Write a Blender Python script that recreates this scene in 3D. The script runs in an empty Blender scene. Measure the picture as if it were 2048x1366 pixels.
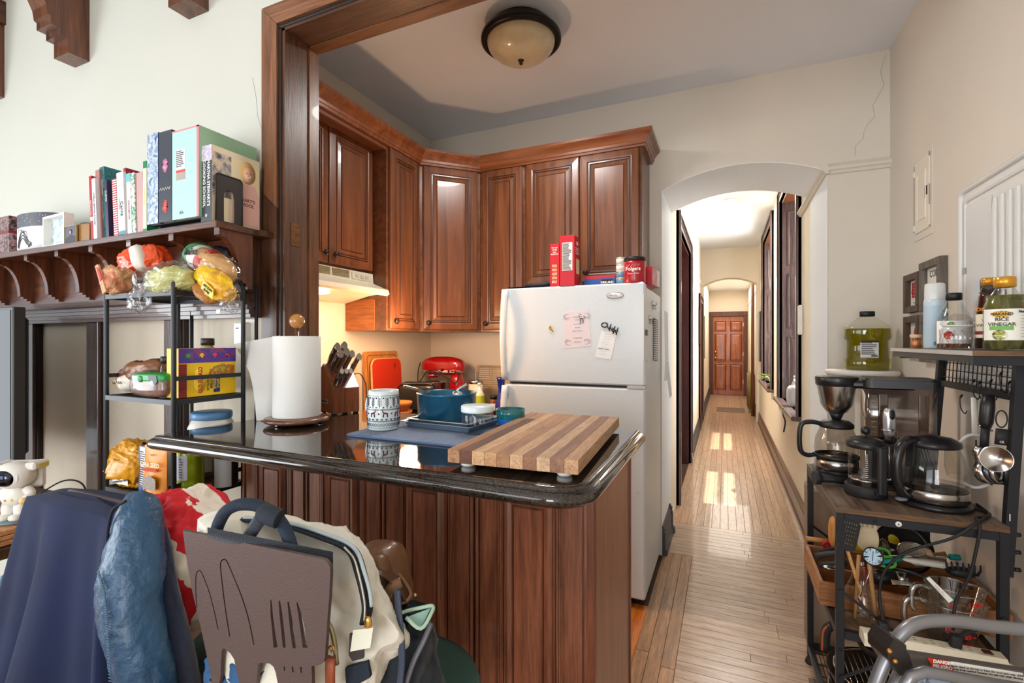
import bpy, math, random
from mathutils import Vector, Matrix, noise
random.seed(7)
sc = bpy.context.scene
COL = sc.collection
PI = math.pi
# ---------------------------------------------------------------- camera, world, sun, exposure
CAMH, TH, FPX = 1.37, math.radians(23.9), 960.0
cam = bpy.data.cameras.new('camera'); cam.sensor_width = 36; cam.lens = 36 * FPX / 2048; cam.clip_start = .02; cam.clip_end = 200
camo = bpy.data.objects.new('camera', cam); COL.objects.link(camo)
camo.location = (0, 0, CAMH); camo.rotation_euler = (PI / 2, 0, TH); sc.camera = camo
sc.view_settings.view_transform = 'Standard'; sc.view_settings.look = 'None'; sc.view_settings.gamma = 1
sc.view_settings.use_curve_mapping = False; sc.view_settings.exposure = 0.0
world = bpy.data.worlds.new('world'); sc.world = world; world.use_nodes = True
bgn = world.node_tree.nodes['Background']; bgn.inputs[0].default_value = (0.86, 0.93, 1.0, 1); bgn.inputs[1].default_value = 1.15
def light(kind, name, loc, rot, energy, color, **kw):
    l = bpy.data.lights.new(name, kind); l.energy = energy; l.color = color
    for k, v in kw.items(): setattr(l, k, v)
    o = bpy.data.objects.new(name, l); COL.objects.link(o); o.location = loc; o.rotation_euler = rot
    return o
D = math.radians
# sun from the window side of the hallway; daylight of the dining room windows behind the camera
light('SUN', 'sun', (5, 6, 8), (0, D(25), D(0)), 12.0, (1, .95, .86), angle=.01)
light('AREA', 'dining_left_window_light', (-4.7, -1.3, 1.35), (D(90), 0, D(-72)), 100, (.90, .96, 1), shape='RECTANGLE', size=2.0, size_y=1.9)
light('AREA', 'dining_back_window_light', (-2.6, -3.4, 1.3), (D(104), 0, D(0)), 50, (.94, .97, 1), shape='RECTANGLE', size=2.4, size_y=2.0)
light('AREA', 'dining_back_window_light_right', (0, -3.4, 1.3), (D(106), 0, D(0)), 80, (.96, .98, 1), shape='RECTANGLE', size=1.2, size_y=2.0)

# ---------------------------------------------------------------- pixel to place helpers (2048 x 1366 photograph frame)
SN, CS = math.sin(TH), math.cos(TH)
def ray(px, py):
    u = (px - 1024) / FPX; v = (683 - py) / FPX
    return Vector((-SN + u * CS, CS + u * SN, v))
C0 = Vector((0, 0, CAMH))
def atY(px, py, Y): r = ray(px, py); return C0 + r * (Y / r.y)
def atX(px, py, X): r = ray(px, py); return C0 + r * (X / r.x)
def atZ(px, py, Z): r = ray(px, py); return C0 + r * ((Z - CAMH) / r.z)
def atD(px, py, d): return C0 + ray(px, py) * d
# ---------------------------------------------------------------- mesh builder
class MB:
    def __init__(s): s.v = []; s.f = []; s.mi = []; s.sm = []; s.cur = 0; s.M = None
    def add(s, vs, fs, smooth=False):
        b = len(s.v)
        for p in vs:
            p = Vector(p)
            s.v.append(s.M @ p if s.M else p)
        for f in fs: s.f.append([b + i for i in f]); s.mi.append(s.cur); s.sm.append(smooth)
        return s
    def box(s, x0, x1, y0, y1, z0, z1, b=0.0):
        if x0 > x1: x0, x1 = x1, x0
        if y0 > y1: y0, y1 = y1, y0
        if z0 > z1: z0, z1 = z1, z0
        if b <= 0:
            s.add([(x0,y0,z0),(x1,y0,z0),(x1,y1,z0),(x0,y1,z0),(x0,y0,z1),(x1,y0,z1),(x1,y1,z1),(x0,y1,z1)],
                  [(0,3,2,1),(4,5,6,7),(0,1,5,4),(1,2,6,5),(2,3,7,6),(3,0,4,7)]); return s
        b = min(b, (x1-x0)*.45, (y1-y0)*.45, (z1-z0)*.45)
        vs = []; ix = {}
        for i, (X, sx) in enumerate(((x0, 1), (x1, -1))):
            for j, (Y, sy) in enumerate(((y0, 1), (y1, -1))):
                for k, (Z, sz) in enumerate(((z0, 1), (z1, -1))):
                    for a, p in enumerate(((X, Y+sy*b, Z+sz*b), (X+sx*b, Y, Z+sz*b), (X+sx*b, Y+sy*b, Z))):
                        ix[i, j, k, a] = len(vs); vs.append(p)
        fs = []
        q = lambda *t: ix[t]
        for i in (0, 1): fs.append([q(i,0,0,0), q(i,1,0,0), q(i,1,1,0), q(i,0,1,0)][::(-1 if i == 0 else 1)])
        for j in (0, 1): fs.append([q(0,j,0,1), q(1,j,0,1), q(1,j,1,1), q(0,j,1,1)][::(1 if j == 0 else -1)])
        for k in (0, 1): fs.append([q(0,0,k,2), q(1,0,k,2), q(1,1,k,2), q(0,1,k,2)][::(-1 if k == 0 else 1)])
        for i in (0, 1):
            for j in (0, 1): fs.append([q(i,j,0,0), q(i,j,0,1), q(i,j,1,1), q(i,j,1,0)])
            for k in (0, 1): fs.append([q(i,0,k,0), q(i,0,k,2), q(i,1,k,2), q(i,1,k,0)])
        for j in (0, 1):
            for k in (0, 1): fs.append([q(0,j,k,1), q(0,j,k,2), q(1,j,k,2), q(1,j,k,1)])
        for i in (0, 1):
            for j in (0, 1):
                for k in (0, 1): fs.append([q(i,j,k,0), q(i,j,k,1), q(i,j,k,2)])
        return s.add(vs, fs)
    def tube(s, pts, r, n=8, closed=False, flat=None, caps=True, up=None):
        pts = [Vector(p) for p in pts]; N = len(pts)
        rs = r if isinstance(r, (list, tuple)) else [r] * N
        tang = []
        for i in range(N):
            a = pts[(i-1) % N] if (closed or i > 0) else pts[i]; c = pts[(i+1) % N] if (closed or i < N-1) else pts[i]
            t = (c - a); tang.append(t.normalized() if t.length > 1e-9 else Vector((0,0,1)))
        u0 = Vector(up) if up else (Vector((0,0,1)) if abs(tang[0].z) < .9 else Vector((0,1,0)))
        nrm = (u0 - tang[0] * u0.dot(tang[0])).normalized()
        vs = []
        for i in range(N):
            if i: nrm = (nrm - tang[i] * nrm.dot(tang[i])); nrm = nrm.normalized() if nrm.length > 1e-6 else tang[i].orthogonal().normalized()
            bi = tang[i].cross(nrm)
            for k in range(n):
                a = 2 * PI * (k + .5) / n
                fx = flat if flat else 1
                vs.append(pts[i] + nrm * math.cos(a) * rs[i] * fx + bi * math.sin(a) * rs[i])
        fs = []
        for i in range(N if closed else N - 1):
            for k in range(n):
                a, b2 = i * n, ((i + 1) % N) * n
                fs.append((a + k, a + (k+1) % n, b2 + (k+1) % n, b2 + k))
        s.add(vs, fs, n > 4)
        if caps and not closed:
            b0 = len(s.v) - len(vs)
            s.f.append([b0 + k for k in range(n)][::-1]); s.f.append([b0 + (N-1)*n + k for k in range(n)])
            s.mi += [s.cur] * 2; s.sm += [False] * 2
        return s
    def cyl(s, a, b, r, r2=None, n=20, smooth=True):
        r2 = r if r2 is None else r2
        s.tube([a, b], [r, r2], n)
        return s
    def lathe(s, prof, n=24, c=(0,0,0), R=None, sx=1, sy=1, a0=0, a1=2*PI):
        full = abs(a1 - a0 - 2*PI) < 1e-6
        c = Vector(c); vs = []; m = len(prof); K = n if full else n + 1
        for k in range(K):
            a = a0 + (a1 - a0) * k / n
            for (r, z) in prof:
                p = Vector((r * math.cos(a) * sx, r * math.sin(a) * sy, z))
                vs.append(c + (R @ p if R else p))
        fs = []
        for k in range(n):
            k2 = (k+1) % K
            for i in range(m - 1):
                q = [k*m+i, k2*m+i, k2*m+i+1, k*m+i+1]
                if prof[i][0] < 1e-7: q = [k*m+i, k2*m+i+1, k*m+i+1]
                elif prof[i+1][0] < 1e-7: q = [k*m+i, k2*m+i, k*m+i+1]
                fs.append(q)
        return s.add(vs, fs, True)
    def prism(s, poly, a, b, fn, smooth=False):
        n = len(poly)
        vs = [fn(p[0], p[1], a) for p in poly] + [fn(p[0], p[1], b) for p in poly]
        fs = [list(range(n))[::-1], list(range(n, 2*n))] + [(i, (i+1) % n, n + (i+1) % n, n + i) for i in range(n)]
        s.add(vs, fs)
        if smooth:
            for i in range(n): s.sm[-1-i] = True
        return s
    def grid(s, fn, nu, nv, smooth=True, cu=False):
        vs = [fn(i / nu, j / nv) for i in range(nu + (0 if cu else 1)) for j in range(nv + 1)]
        fs = []
        for i in range(nu):
            i2 = (i + 1) % (nu if cu else nu + 1)
            for j in range(nv): fs.append((i*(nv+1)+j, i2*(nv+1)+j, i2*(nv+1)+j+1, i*(nv+1)+j+1))
        return s.add(vs, fs, smooth)
    def ball(s, c, r, n=16, m=10, sc_=(1,1,1)):
        prof = [(max(0, math.sin(PI*i/m))*r, -math.cos(PI*i/m)*r) for i in range(m+1)]
        prof[0] = (0, -r); prof[-1] = (0, r)
        R = Matrix.Diagonal(Vector(sc_))
        return s.lathe(prof, n, c, R)
    def blob(s, c, r, e=(.6,.6), amp=0, fr=8, nu=72, nv=44, R=None, seed=0):
        def sp(w, m): return math.copysign(abs(w) ** m, w)
        c = Vector(c)
        def fn(u, v):
            a = 2*PI*u; b = PI*(v - .5)*.9999
            p = Vector((r[0]*sp(math.cos(b), e[1])*sp(math.cos(a), e[0]), r[1]*sp(math.cos(b), e[1])*sp(math.sin(a), e[0]), r[2]*sp(math.sin(b), e[1])))
            if amp:
                q = p * fr + Vector((seed, seed*2.1, 0))
                d = .6*noise.noise(q) + .5*(.35-abs(noise.noise(q*1.7))) + .45*(.3-abs(noise.noise(q*3.6 + Vector((5,1,2))))) + .25*(.3-abs(noise.noise(q*8)))
                p = p + p.normalized()*amp*1.7*d
            return c + (R @ p if R else p)
        return s.grid(fn, nu, nv, True, True)
    def rings(s, w, h, prof, fn, mats=None, cap=True):
        loops = []
        base = len(s.v)
        for (ins, d) in prof:
            a, b = w/2 - ins, h/2 - ins
            loops.append([fn(-a,-b,d), fn(a,-b,d), fn(a,b,d), fn(-a,b,d)])
        c0 = s.cur
        for i in range(len(loops)-1):
            if mats: s.cur = mats[i]
            s.add(loops[i] + loops[i+1], [(k, (k+1)%4, 4+(k+1)%4, 4+k) for k in range(4)])
        s.cur = c0
        if cap: s.add(loops[-1], [(0,1,2,3)])
        return s
    def mesh(s, name):
        me = bpy.data.meshes.new(name); me.from_pydata([tuple(p) for p in s.v], [], s.f)
        me.polygons.foreach_set('material_index', s.mi); me.polygons.foreach_set('use_smooth', s.sm); me.update()
        return me
def XZ(x, z, w): return (x, w, z)          # polygon in x,z extruded along y
def YZ(y, z, w): return (w, y, z)
def XY(x, y, w): return (x, y, w)
def rootof(o):
    while o.parent: o = o.parent
    return o
def setp(o, label=None, cat=None, group=None, kind=None):
    if label: o['label'] = label
    if cat: o['category'] = cat
    if group: o['group'] = group
    if kind: o['kind'] = kind
    return o
def thing(name, label, cat, loc=(0,0,0), rz=0, group=None, rot=None):
    o = bpy.data.objects.new(name, None); o.empty_display_size = .05; COL.objects.link(o)
    M = Matrix.Translation(Vector(loc)) @ (rot.to_4x4() if rot else Matrix.Rotation(rz, 4, 'Z'))
    o.matrix_basis = M
    return setp(o, label, cat, group)
def fixn(me):
    import bmesh
    bm = bmesh.new(); bm.from_mesh(me); bmesh.ops.recalc_face_normals(bm, faces=bm.faces); bm.to_mesh(me); bm.free()
def part(name, mb, mat, parent, world=False, label=None, kind=None):
    me = mb if isinstance(mb, bpy.types.Mesh) else mb.mesh(name)
    if not isinstance(mb, bpy.types.Mesh): fixn(me)
    o = bpy.data.objects.new(name, me); COL.objects.link(o)
    if me.materials: me.materials.clear()
    for m in (mat if isinstance(mat, (list, tuple)) else [mat]): me.materials.append(m)
    if parent is not None:
        if world: me.transform(rootof(parent).matrix_basis.inverted())
        o.parent = parent
    return setp(o, label, kind=kind)
def single(name, mb, mat, label, cat, group=None, loc=None, rz=0, origin=None, rot=None):
    me = mb.mesh(name); fixn(me)
    o = bpy.data.objects.new(name, me); COL.objects.link(o)
    for m in (mat if isinstance(mat, (list, tuple)) else [mat]): me.materials.append(m)
    if origin is not None: me.transform(Matrix.Translation(-Vector(origin))); o.location = origin
    if loc is not None: o.matrix_basis = Matrix.Translation(Vector(loc)) @ (rot.to_4x4() if rot else Matrix.Rotation(rz, 4, 'Z'))
    return setp(o, label, cat, group)
def struct(name, mb, mat, parent=None):
    o = part(name, mb, mat, parent)
    if parent is None: o['kind'] = 'structure'
    return o
def copyt(o, loc=None, rz=None, label=None, M=None):
    c = o.copy(); COL.objects.link(c)
    for ch in [x for x in bpy.data.objects if x.parent == o]:
        d = ch.copy(); COL.objects.link(d); d.parent = c
        for g in [x for x in bpy.data.objects if x.parent == ch]:
            e = g.copy(); COL.objects.link(e); e.parent = d
    if M is not None: c.matrix_basis = M
    elif loc is not None: c.matrix_basis = Matrix.Translation(Vector(loc)) @ Matrix.Rotation(rz or 0, 4, 'Z')
    if label: c['label'] = label
    return c
def face(loc, right=(1,0,0), up=(0,0,1)):
    r = Vector(right).normalized(); u = Vector(up).normalized(); n = r.cross(u).normalized()
    M = Matrix((r, u, n)).transposed().to_4x4(); M.translation = Vector(loc); return M
def txt(body, size, M, mat, parent, name='lettering', align='CENTER', ext=.0003, bold=0.0, xs=1.0, world=False, ls=1.0):
    cu = bpy.data.curves.new(name, 'FONT'); cu.body = body; cu.size = size; cu.align_x = align; cu.align_y = 'CENTER'
    cu.extrude = ext; cu.offset = bold * size; cu.resolution_u = 2; cu.space_line = ls
    ob = bpy.data.objects.new(name, cu)
    me = bpy.data.meshes.new_from_object(ob)
    bpy.data.objects.remove(ob); bpy.data.curves.remove(cu)
    me.transform(M @ Matrix.Diagonal((xs, 1, 1, 1)))
    me.name = name
    return part(name, me, mat, parent, world)
def plate(outlines, t):
    """flat plate with holes (outlines: list of closed 2d loops) of thickness t in local xy"""
    cu = bpy.data.curves.new('plate', 'CURVE'); cu.dimensions = '2D'; cu.fill_mode = 'BOTH'; cu.extrude = t / 2
    for ol in outlines:
        sp = cu.splines.new('POLY'); sp.points.add(len(ol) - 1)
        for p, q in zip(sp.points, ol): p.co = (q[0], q[1], 0, 1)
        sp.use_cyclic_u = True
    ob = bpy.data.objects.new('plate', cu); me = bpy.data.meshes.new_from_object(ob)
    bpy.data.objects.remove(ob); bpy.data.curves.remove(cu); return me
def arc(cx, cy, r, a0, a1, n): return [(cx + r*math.cos(a0+(a1-a0)*i/n), cy + r*math.sin(a0+(a1-a0)*i/n)) for i in range(n+1)]
def rrect(x0, x1, y0, y1, r, n=4):
    return arc(x1-r, y0+r, r, -PI/2, 0, n) + arc(x1-r, y1-r, r, 0, PI/2, n) + arc(x0+r, y1-r, r, PI/2, PI, n) + arc(x0+r, y0+r, r, PI, 1.5*PI, n)
def spline(pts, n=6):
    P = [Vector(p) for p in pts]; P = [P[0]*2-P[1]] + P + [P[-1]*2-P[-2]]; out = []
    for i in range(1, len(P)-2):
        for k in range(n):
            t = k/n; a, b, c, d = P[i-1], P[i], P[i+1], P[i+2]
            out.append(.5*((2*b) + (c-a)*t + (2*a-5*b+4*c-d)*t*t + (3*b-a-3*c+d)*t*t*t))
    out.append(P[-2]); return out
# ---------------------------------------------------------------- materials
def srgb(c):
    if isinstance(c, str): c = c.lstrip('#'); c = [int(c[i:i+2], 16)/255 for i in (0, 2, 4)]
    elif max(c) > 1.0: c = [x/255 for x in c]
    return tuple((x/12.92 if x <= .04045 else ((x+.055)/1.055)**2.4) for x in c) + (1,)
MC = {}
def mat(col, rough=.5, metal=0, bump=0, bs=60, spec=.5, coat=0, trans=0, ior=1.45, emit=0, sheen=0, var=0, alpha=1, vs=8, key=None):
    k = ('p', str(col), rough, metal, bump, bs, spec, coat, trans, ior, emit, sheen, var, alpha, vs)
    if k in MC: return MC[k]
    m = bpy.data.materials.new('paint_%d' % len(MC)); m.use_nodes = True; nt = m.node_tree; b = nt.nodes['Principled BSDF']; MC[k] = m
    b.inputs['Base Color'].default_value = srgb(col); b.inputs['Roughness'].default_value = rough; b.inputs['Metallic'].default_value = metal
    b.inputs['Specular IOR Level'].default_value = spec; b.inputs['Coat Weight'].default_value = coat; b.inputs['Transmission Weight'].default_value = trans
    b.inputs['IOR'].default_value = ior; b.inputs['Sheen Weight'].default_value = sheen; b.inputs['Alpha'].default_value = alpha
    if emit: b.inputs['Emission Color'].default_value = srgb(col); b.inputs['Emission Strength'].default_value = emit
    if bump or var:
        tc = nt.nodes.new('ShaderNodeTexCoord'); nz = nt.nodes.new('ShaderNodeTexNoise'); nz.inputs['Scale'].default_value = bs; nz.inputs['Detail'].default_value = 4
        nt.links.new(tc.outputs['Object'], nz.inputs['Vector'])
        if bump:
            bp = nt.nodes.new('ShaderNodeBump'); bp.inputs['Strength'].default_value = bump; bp.inputs['Distance'].default_value = .004
            nt.links.new(nz.outputs['Fac'], bp.inputs['Height']); nt.links.new(bp.outputs['Normal'], b.inputs['Normal'])
        if var:
            n2 = nt.nodes.new('ShaderNodeTexNoise'); n2.inputs['Scale'].default_value = vs; n2.inputs['Detail'].default_value = 5
            nt.links.new(tc.outputs['Object'], n2.inputs['Vector'])
            mp = nt.nodes.new('ShaderNodeMapRange'); mp.inputs['From Min'].default_value = .3; mp.inputs['From Max'].default_value = .7
            mp.inputs['To Min'].default_value = 1 - var; mp.inputs['To Max'].default_value = 1 + var
            hs = nt.nodes.new('ShaderNodeHueSaturation'); hs.inputs['Color'].default_value = srgb(col)
            nt.links.new(n2.outputs['Fac'], mp.inputs['Value']); nt.links.new(mp.outputs['Result'], hs.inputs['Value']); nt.links.new(hs.outputs['Color'], b.inputs['Base Color'])
    return m
def ramp(nt, stops):
    r = nt.nodes.new('ShaderNodeValToRGB')
    while len(r.color_ramp.elements) < len(stops): r.color_ramp.elements.new(.5)
    for e, (p, c) in zip(r.color_ramp.elements, stops): e.position = p; e.color = srgb(c)
    return r
def wood(c1, c2, axis='Z', sc_=1.0, rough=.4, coat=0, bump=.15, c3=None, objvar=0, st=14, grain=.45):
    k = ('w', str(c1), str(c2), axis, sc_, rough, coat, bump, str(c3), objvar, st, grain)
    if k in MC: return MC[k]
    m = bpy.data.materials.new('wood_%d' % len(MC)); m.use_nodes = True; nt = m.node_tree; b = nt.nodes['Principled BSDF']; MC[k] = m
    tc = nt.nodes.new('ShaderNodeTexCoord'); mp = nt.nodes.new('ShaderNodeMapping'); nt.links.new(tc.outputs['Object'], mp.inputs['Vector'])
    s = [st*sc_]*3; s['XYZ'.index(axis)] = st*sc_/14
    mp.inputs['Scale'].default_value = s
    if objvar:
        oi = nt.nodes.new('ShaderNodeObjectInfo'); cb = nt.nodes.new('ShaderNodeVectorMath'); cb.operation = 'SCALE'
        cb.inputs[0].default_value = (37, 17, 29); nt.links.new(oi.outputs['Random'], cb.inputs['Scale']); nt.links.new(cb.outputs[0], mp.inputs['Location'])
    n1 = nt.nodes.new('ShaderNodeTexNoise'); n1.inputs['Scale'].default_value = 2.2; n1.inputs['Detail'].default_value = 6; n1.inputs['Distortion'].default_value = 1.2
    n2 = nt.nodes.new('ShaderNodeTexNoise'); n2.inputs['Scale'].default_value = 14; n2.inputs['Detail'].default_value = 3
    nt.links.new(mp.outputs[0], n1.inputs['Vector']); nt.links.new(mp.outputs[0], n2.inputs['Vector'])
    st_ = [(.3, c1), (.7, c2)] if not c3 else [(.28, c1), (.5, c2), (.74, c3)]
    r = ramp(nt, st_); nt.links.new(n1.outputs['Fac'], r.inputs['Fac'])
    mx = nt.nodes.new('ShaderNodeMixRGB'); mx.blend_type = 'MULTIPLY'; mx.inputs['Fac'].default_value = grain
    r2 = ramp(nt, [(.35, (.62,.58,.55)), (.6, (.999,.999,.999))]); nt.links.new(n2.outputs['Fac'], r2.inputs['Fac'])
    nt.links.new(r.outputs[0], mx.inputs[1]); nt.links.new(r2.outputs[0], mx.inputs[2])
    out = mx.outputs[0]
    if objvar:
        hs = nt.nodes.new('ShaderNodeHueSaturation'); m2 = nt.nodes.new('ShaderNodeMapRange'); m2.inputs['To Min'].default_value = 1-objvar; m2.inputs['To Max'].default_value = 1+objvar
        nt.links.new(oi.outputs['Random'], m2.inputs['Value']); nt.links.new(m2.outputs['Result'], hs.inputs['Value']); nt.links.new(out, hs.inputs['Color']); out = hs.outputs[0]
    nt.links.new(out, b.inputs['Base Color'])
    b.inputs['Roughness'].default_value = rough; b.inputs['Coat Weight'].default_value = coat
    bp = nt.nodes.new('ShaderNodeBump'); bp.inputs['Strength'].default_value = bump; bp.inputs['Distance'].default_value = .002
    nt.links.new(n2.outputs['Fac'], bp.inputs['Height']); nt.links.new(bp.outputs[0], b.inputs['Normal'])
    return m
def speck(base, c2, c3, scale, rough=.1, coat=.5, thr=(.52, .62)):
    k = ('s', str(base), str(c2), scale, rough)
    if k in MC: return MC[k]
    m = bpy.data.materials.new('speckled_%d' % len(MC)); m.use_nodes = True; nt = m.node_tree; b = nt.nodes['Principled BSDF']; MC[k] = m
    tc = nt.nodes.new('ShaderNodeTexCoord'); n1 = nt.nodes.new('ShaderNodeTexNoise'); n1.inputs['Scale'].default_value = scale; n1.inputs['Detail'].default_value = 5; n1.inputs['Roughness'].default_value = .75
    v = nt.nodes.new('ShaderNodeTexVoronoi'); v.inputs['Scale'].default_value = scale*1.4
    nt.links.new(tc.outputs['Object'], n1.inputs['Vector']); nt.links.new(tc.outputs['Object'], v.inputs['Vector'])
    r = ramp(nt, [(.45, base), (thr[0], c2), (thr[1], base)]); nt.links.new(n1.outputs['Fac'], r.inputs['Fac'])
    r2 = ramp(nt, [(.0, c3), (.13, c3), (.2, (0,0,0))]); nt.links.new(v.outputs['Distance'], r2.inputs['Fac'])
    mx = nt.nodes.new('ShaderNodeMixRGB'); mx.blend_type = 'LIGHTEN'; mx.inputs[0].default_value = .8
    nt.links.new(r.outputs[0], mx.inputs[1]); nt.links.new(r2.outputs[0], mx.inputs[2]); nt.links.new(mx.outputs[0], b.inputs['Base Color'])
    b.inputs['Roughness'].default_value = rough; b.inputs['Coat Weight'].default_value = coat; b.inputs['Coat Roughness'].default_value = .03
    return m
def glass(col=(1,1,1), rough=.02, ior=1.3, a=0.25):
    """thin clear glass or plastic: mostly see-through with glossy reflections"""
    k = ('g', str(col), rough, ior, a)
    if k in MC: return MC[k]
    m = bpy.data.materials.new('glass_%d' % len(MC)); m.use_nodes = True; nt = m.node_tree; MC[k] = m
    for n in list(nt.nodes):
        if n.type == 'BSDF_PRINCIPLED': nt.nodes.remove(n)
    out = [n for n in nt.nodes if n.type == 'OUTPUT_MATERIAL'][0]
    t = nt.nodes.new('ShaderNodeBsdfTransparent'); t.inputs[0].default_value = tuple(col) + (1,) if max(col) <= 1 else srgb(col)
    g = nt.nodes.new('ShaderNodeBsdfGlossy'); g.inputs['Roughness'].default_value = rough
    lw = nt.nodes.new('ShaderNodeLayerWeight'); lw.inputs['Blend'].default_value = .5
    f = nt.nodes.new('ShaderNodeMath'); f.operation = 'POWER'; f.inputs[1].default_value = 3.2; nt.links.new(lw.outputs['Facing'], f.inputs[0])
    mp = nt.nodes.new('ShaderNodeMapRange'); mp.inputs['To Min'].default_value = a*.07; mp.inputs['To Max'].default_value = .62
    nt.links.new(f.outputs[0], mp.inputs['Value'])
    x = nt.nodes.new('ShaderNodeMixShader'); nt.links.new(mp.outputs[0], x.inputs[0]); nt.links.new(t.outputs[0], x.inputs[1]); nt.links.new(g.outputs[0], x.inputs[2])
    nt.links.new(x.outputs[0], out.inputs['Surface']); return m
def stripes(c1, c2, scale, axis='Z', rough=.5, duty=.5):
    k = ('st', str(c1), str(c2), scale, axis, duty)
    if k in MC: return MC[k]
    m = bpy.data.materials.new('stripes_%d' % len(MC)); m.use_nodes = True; nt = m.node_tree; b = nt.nodes['Principled BSDF']; MC[k] = m
    tc = nt.nodes.new('ShaderNodeTexCoord'); w = nt.nodes.new('ShaderNodeTexWave'); w.bands_direction = axis; w.inputs['Scale'].default_value = scale
    r = ramp(nt, [(duty-.03, c1), (duty+.03, c2)]); nt.links.new(tc.outputs['Object'], w.inputs['Vector']); nt.links.new(w.outputs['Fac'], r.inputs['Fac']); nt.links.new(r.outputs[0], b.inputs['Base Color'])
    b.inputs['Roughness'].default_value = rough; return m
def art(cols, scale=6, rough=.4, vor=False, dist=0.5):
    """printed multi-colour picture: blotches of the given colours"""
    k = ('a', str(cols), scale, rough, vor)
    if k in MC: return MC[k]
    m = bpy.data.materials.new('print_%d' % len(MC)); m.use_nodes = True; nt = m.node_tree; b = nt.nodes['Principled BSDF']; MC[k] = m
    tc = nt.nodes.new('ShaderNodeTexCoord'); n1 = nt.nodes.new('ShaderNodeTexVoronoi' if vor else 'ShaderNodeTexNoise'); n1.inputs['Scale'].default_value = scale
    if not vor: n1.inputs['Detail'].default_value = 3; n1.inputs['Distortion'].default_value = dist
    nt.links.new(tc.outputs['Object'], n1.inputs['Vector'])
    n = len(cols); r = ramp(nt, [(.32 + .36*i/max(1, n-1), c) for i, c in enumerate(cols)]); r.color_ramp.interpolation = 'CONSTANT' if vor else 'LINEAR'
    nt.links.new(n1.outputs['Color'] if vor else n1.outputs['Fac'], r.inputs['Fac']); nt.links.new(r.outputs[0], b.inputs['Base Color']); b.inputs['Roughness'].default_value = rough
    return m
BLACK = mat((22,22,24), .45); STEEL = mat((190,188,184), .22, 1); CHROME = mat((225,225,225), .08, 1); WHITE = mat((235,234,230), .4)
PAPER = mat((236,234,228), .8); INK = mat((25,25,28), .7); REDP = mat((190,28,34), .45); DARKMET = mat((38,38,42), .42, .3)
GLS = glass(); MATBLK = mat((28,28,30), .6)
CAB = wood((84,46,26), (122,74,46), 'Z', .6, .3, .15, .04, grain=.16); CABX = wood((84,46,26), (122,74,46), 'X', .6, .3, .15, .04, grain=.16); CABY = wood((84,46,26), (122,74,46), 'Y', .6, .3, .15, .04, grain=.16); GLAZE = mat((44,20,10), .45)
OAK = wood((70,36,22), (116,68,40), 'Z', 1, .32, .15, .2); OAKX = wood((62,32,22), (104,60,36), 'X', 1, .3, .2, .2); OAKY = wood((62,32,22), (104,60,36), 'Y', 1, .3, .2, .2)
GRANITE = speck((13,11,11), (58,47,40), (96,92,90), 130, .06)
BRONZE = mat((46,38,32), .4, .6)
# ================================================================ the room
WALLW = mat((202,203,194), .85, bump=.12, bs=30, var=.012, vs=2); WALLB = mat((219,211,198), .85, bump=.15, bs=25, var=.02, vs=3)
CEIL = mat((226,232,240), .9, bump=.1, bs=10, var=.02, vs=2); HALLW = mat((238,226,206), .85, bump=.1, bs=25, var=.015, vs=3); ARCHW = mat((240,242,244), .7, bump=.08, bs=30)
PLASTER = mat((206,196,180), .85, bump=.5, bs=45, var=.03, vs=4)
ZC = 2.95
ZD = 3.3
b = MB().box(-4.8, -1.60, 1.33, 1.465, 0, ZD); b.box(-1.60, .99, 1.33, 1.465, 2.60, ZD)
wn = struct('wall_near', b, WALLW)
b = MB().box(-2.25, -2.117, 1.465, 3.9, 0, ZC); struct('wall_left', b, WALLB)
b = MB().box(-2.117, -1.60, 1.4655, 1.475, 0, ZC); struct('wall_return', b, WALLB)
AL, AR = -.37, .53
def archpts(x0, x1, zs, za, n=16):
    w = (x1-x0)/2; h = za-zs; R = (w*w+h*h)/(2*h); cx = (x0+x1)/2; cz = za-R; a = math.asin(w/R)
    return [(cx+R*math.sin(-a+2*a*i/n), cz+R*math.cos(-a+2*a*i/n)) for i in range(n+1)]
poly = [(-2.117,0), (AL,0)] + archpts(AL, AR, 2.335, 2.44) + [(AR,0), (.99,0), (.99,ZC), (-2.117,ZC)]
struct('wall_back', MB().prism(poly, 3.2, 3.77, XZ), WALLB)
# white painted lining of the arch
ln = archpts(AL, AR, 2.335, 2.44); li = [(x*1.0, z) for x, z in ln]
b = MB()
full = [(AL, 0)] + ln + [(AR, 0)]
cx_ = (AL+AR)/2
inn = [(x + (.003 if x < cx_ else -.003), z - (.003 if z > 1 else 0)) for x, z in full]
n = len(full)
b.add([(x, 3.197, z) for x, z in full] + [(x, 3.197, z) for x, z in inn] + [(x, 3.775, z) for x, z in inn],
      [(i, i+1, n+i+1, n+i) for i in range(n-1)] + [(n+i, n+i+1, 2*n+i+1, 2*n+i) for i in range(n-1)])
struct('trim_arch', b, ARCHW)
b = MB().box(.817, .99, -3.6, 3.2, 0, ZC); b.box(.817, .99, -3.6, 1.465, ZC, ZD); struct('wall_right', b, WALLB)
b = MB().box(-4.9, -4.8, -3.6, -2.4, 0, ZD).box(-4.9, -4.8, .8, 1.465, 0, ZD).box(-4.9, -4.8, -2.4, .8, 0, .4).box(-4.9, -4.8, -2.4, .8, 2.5, ZD); struct('wall_dining_left', b, WALLW)
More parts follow.
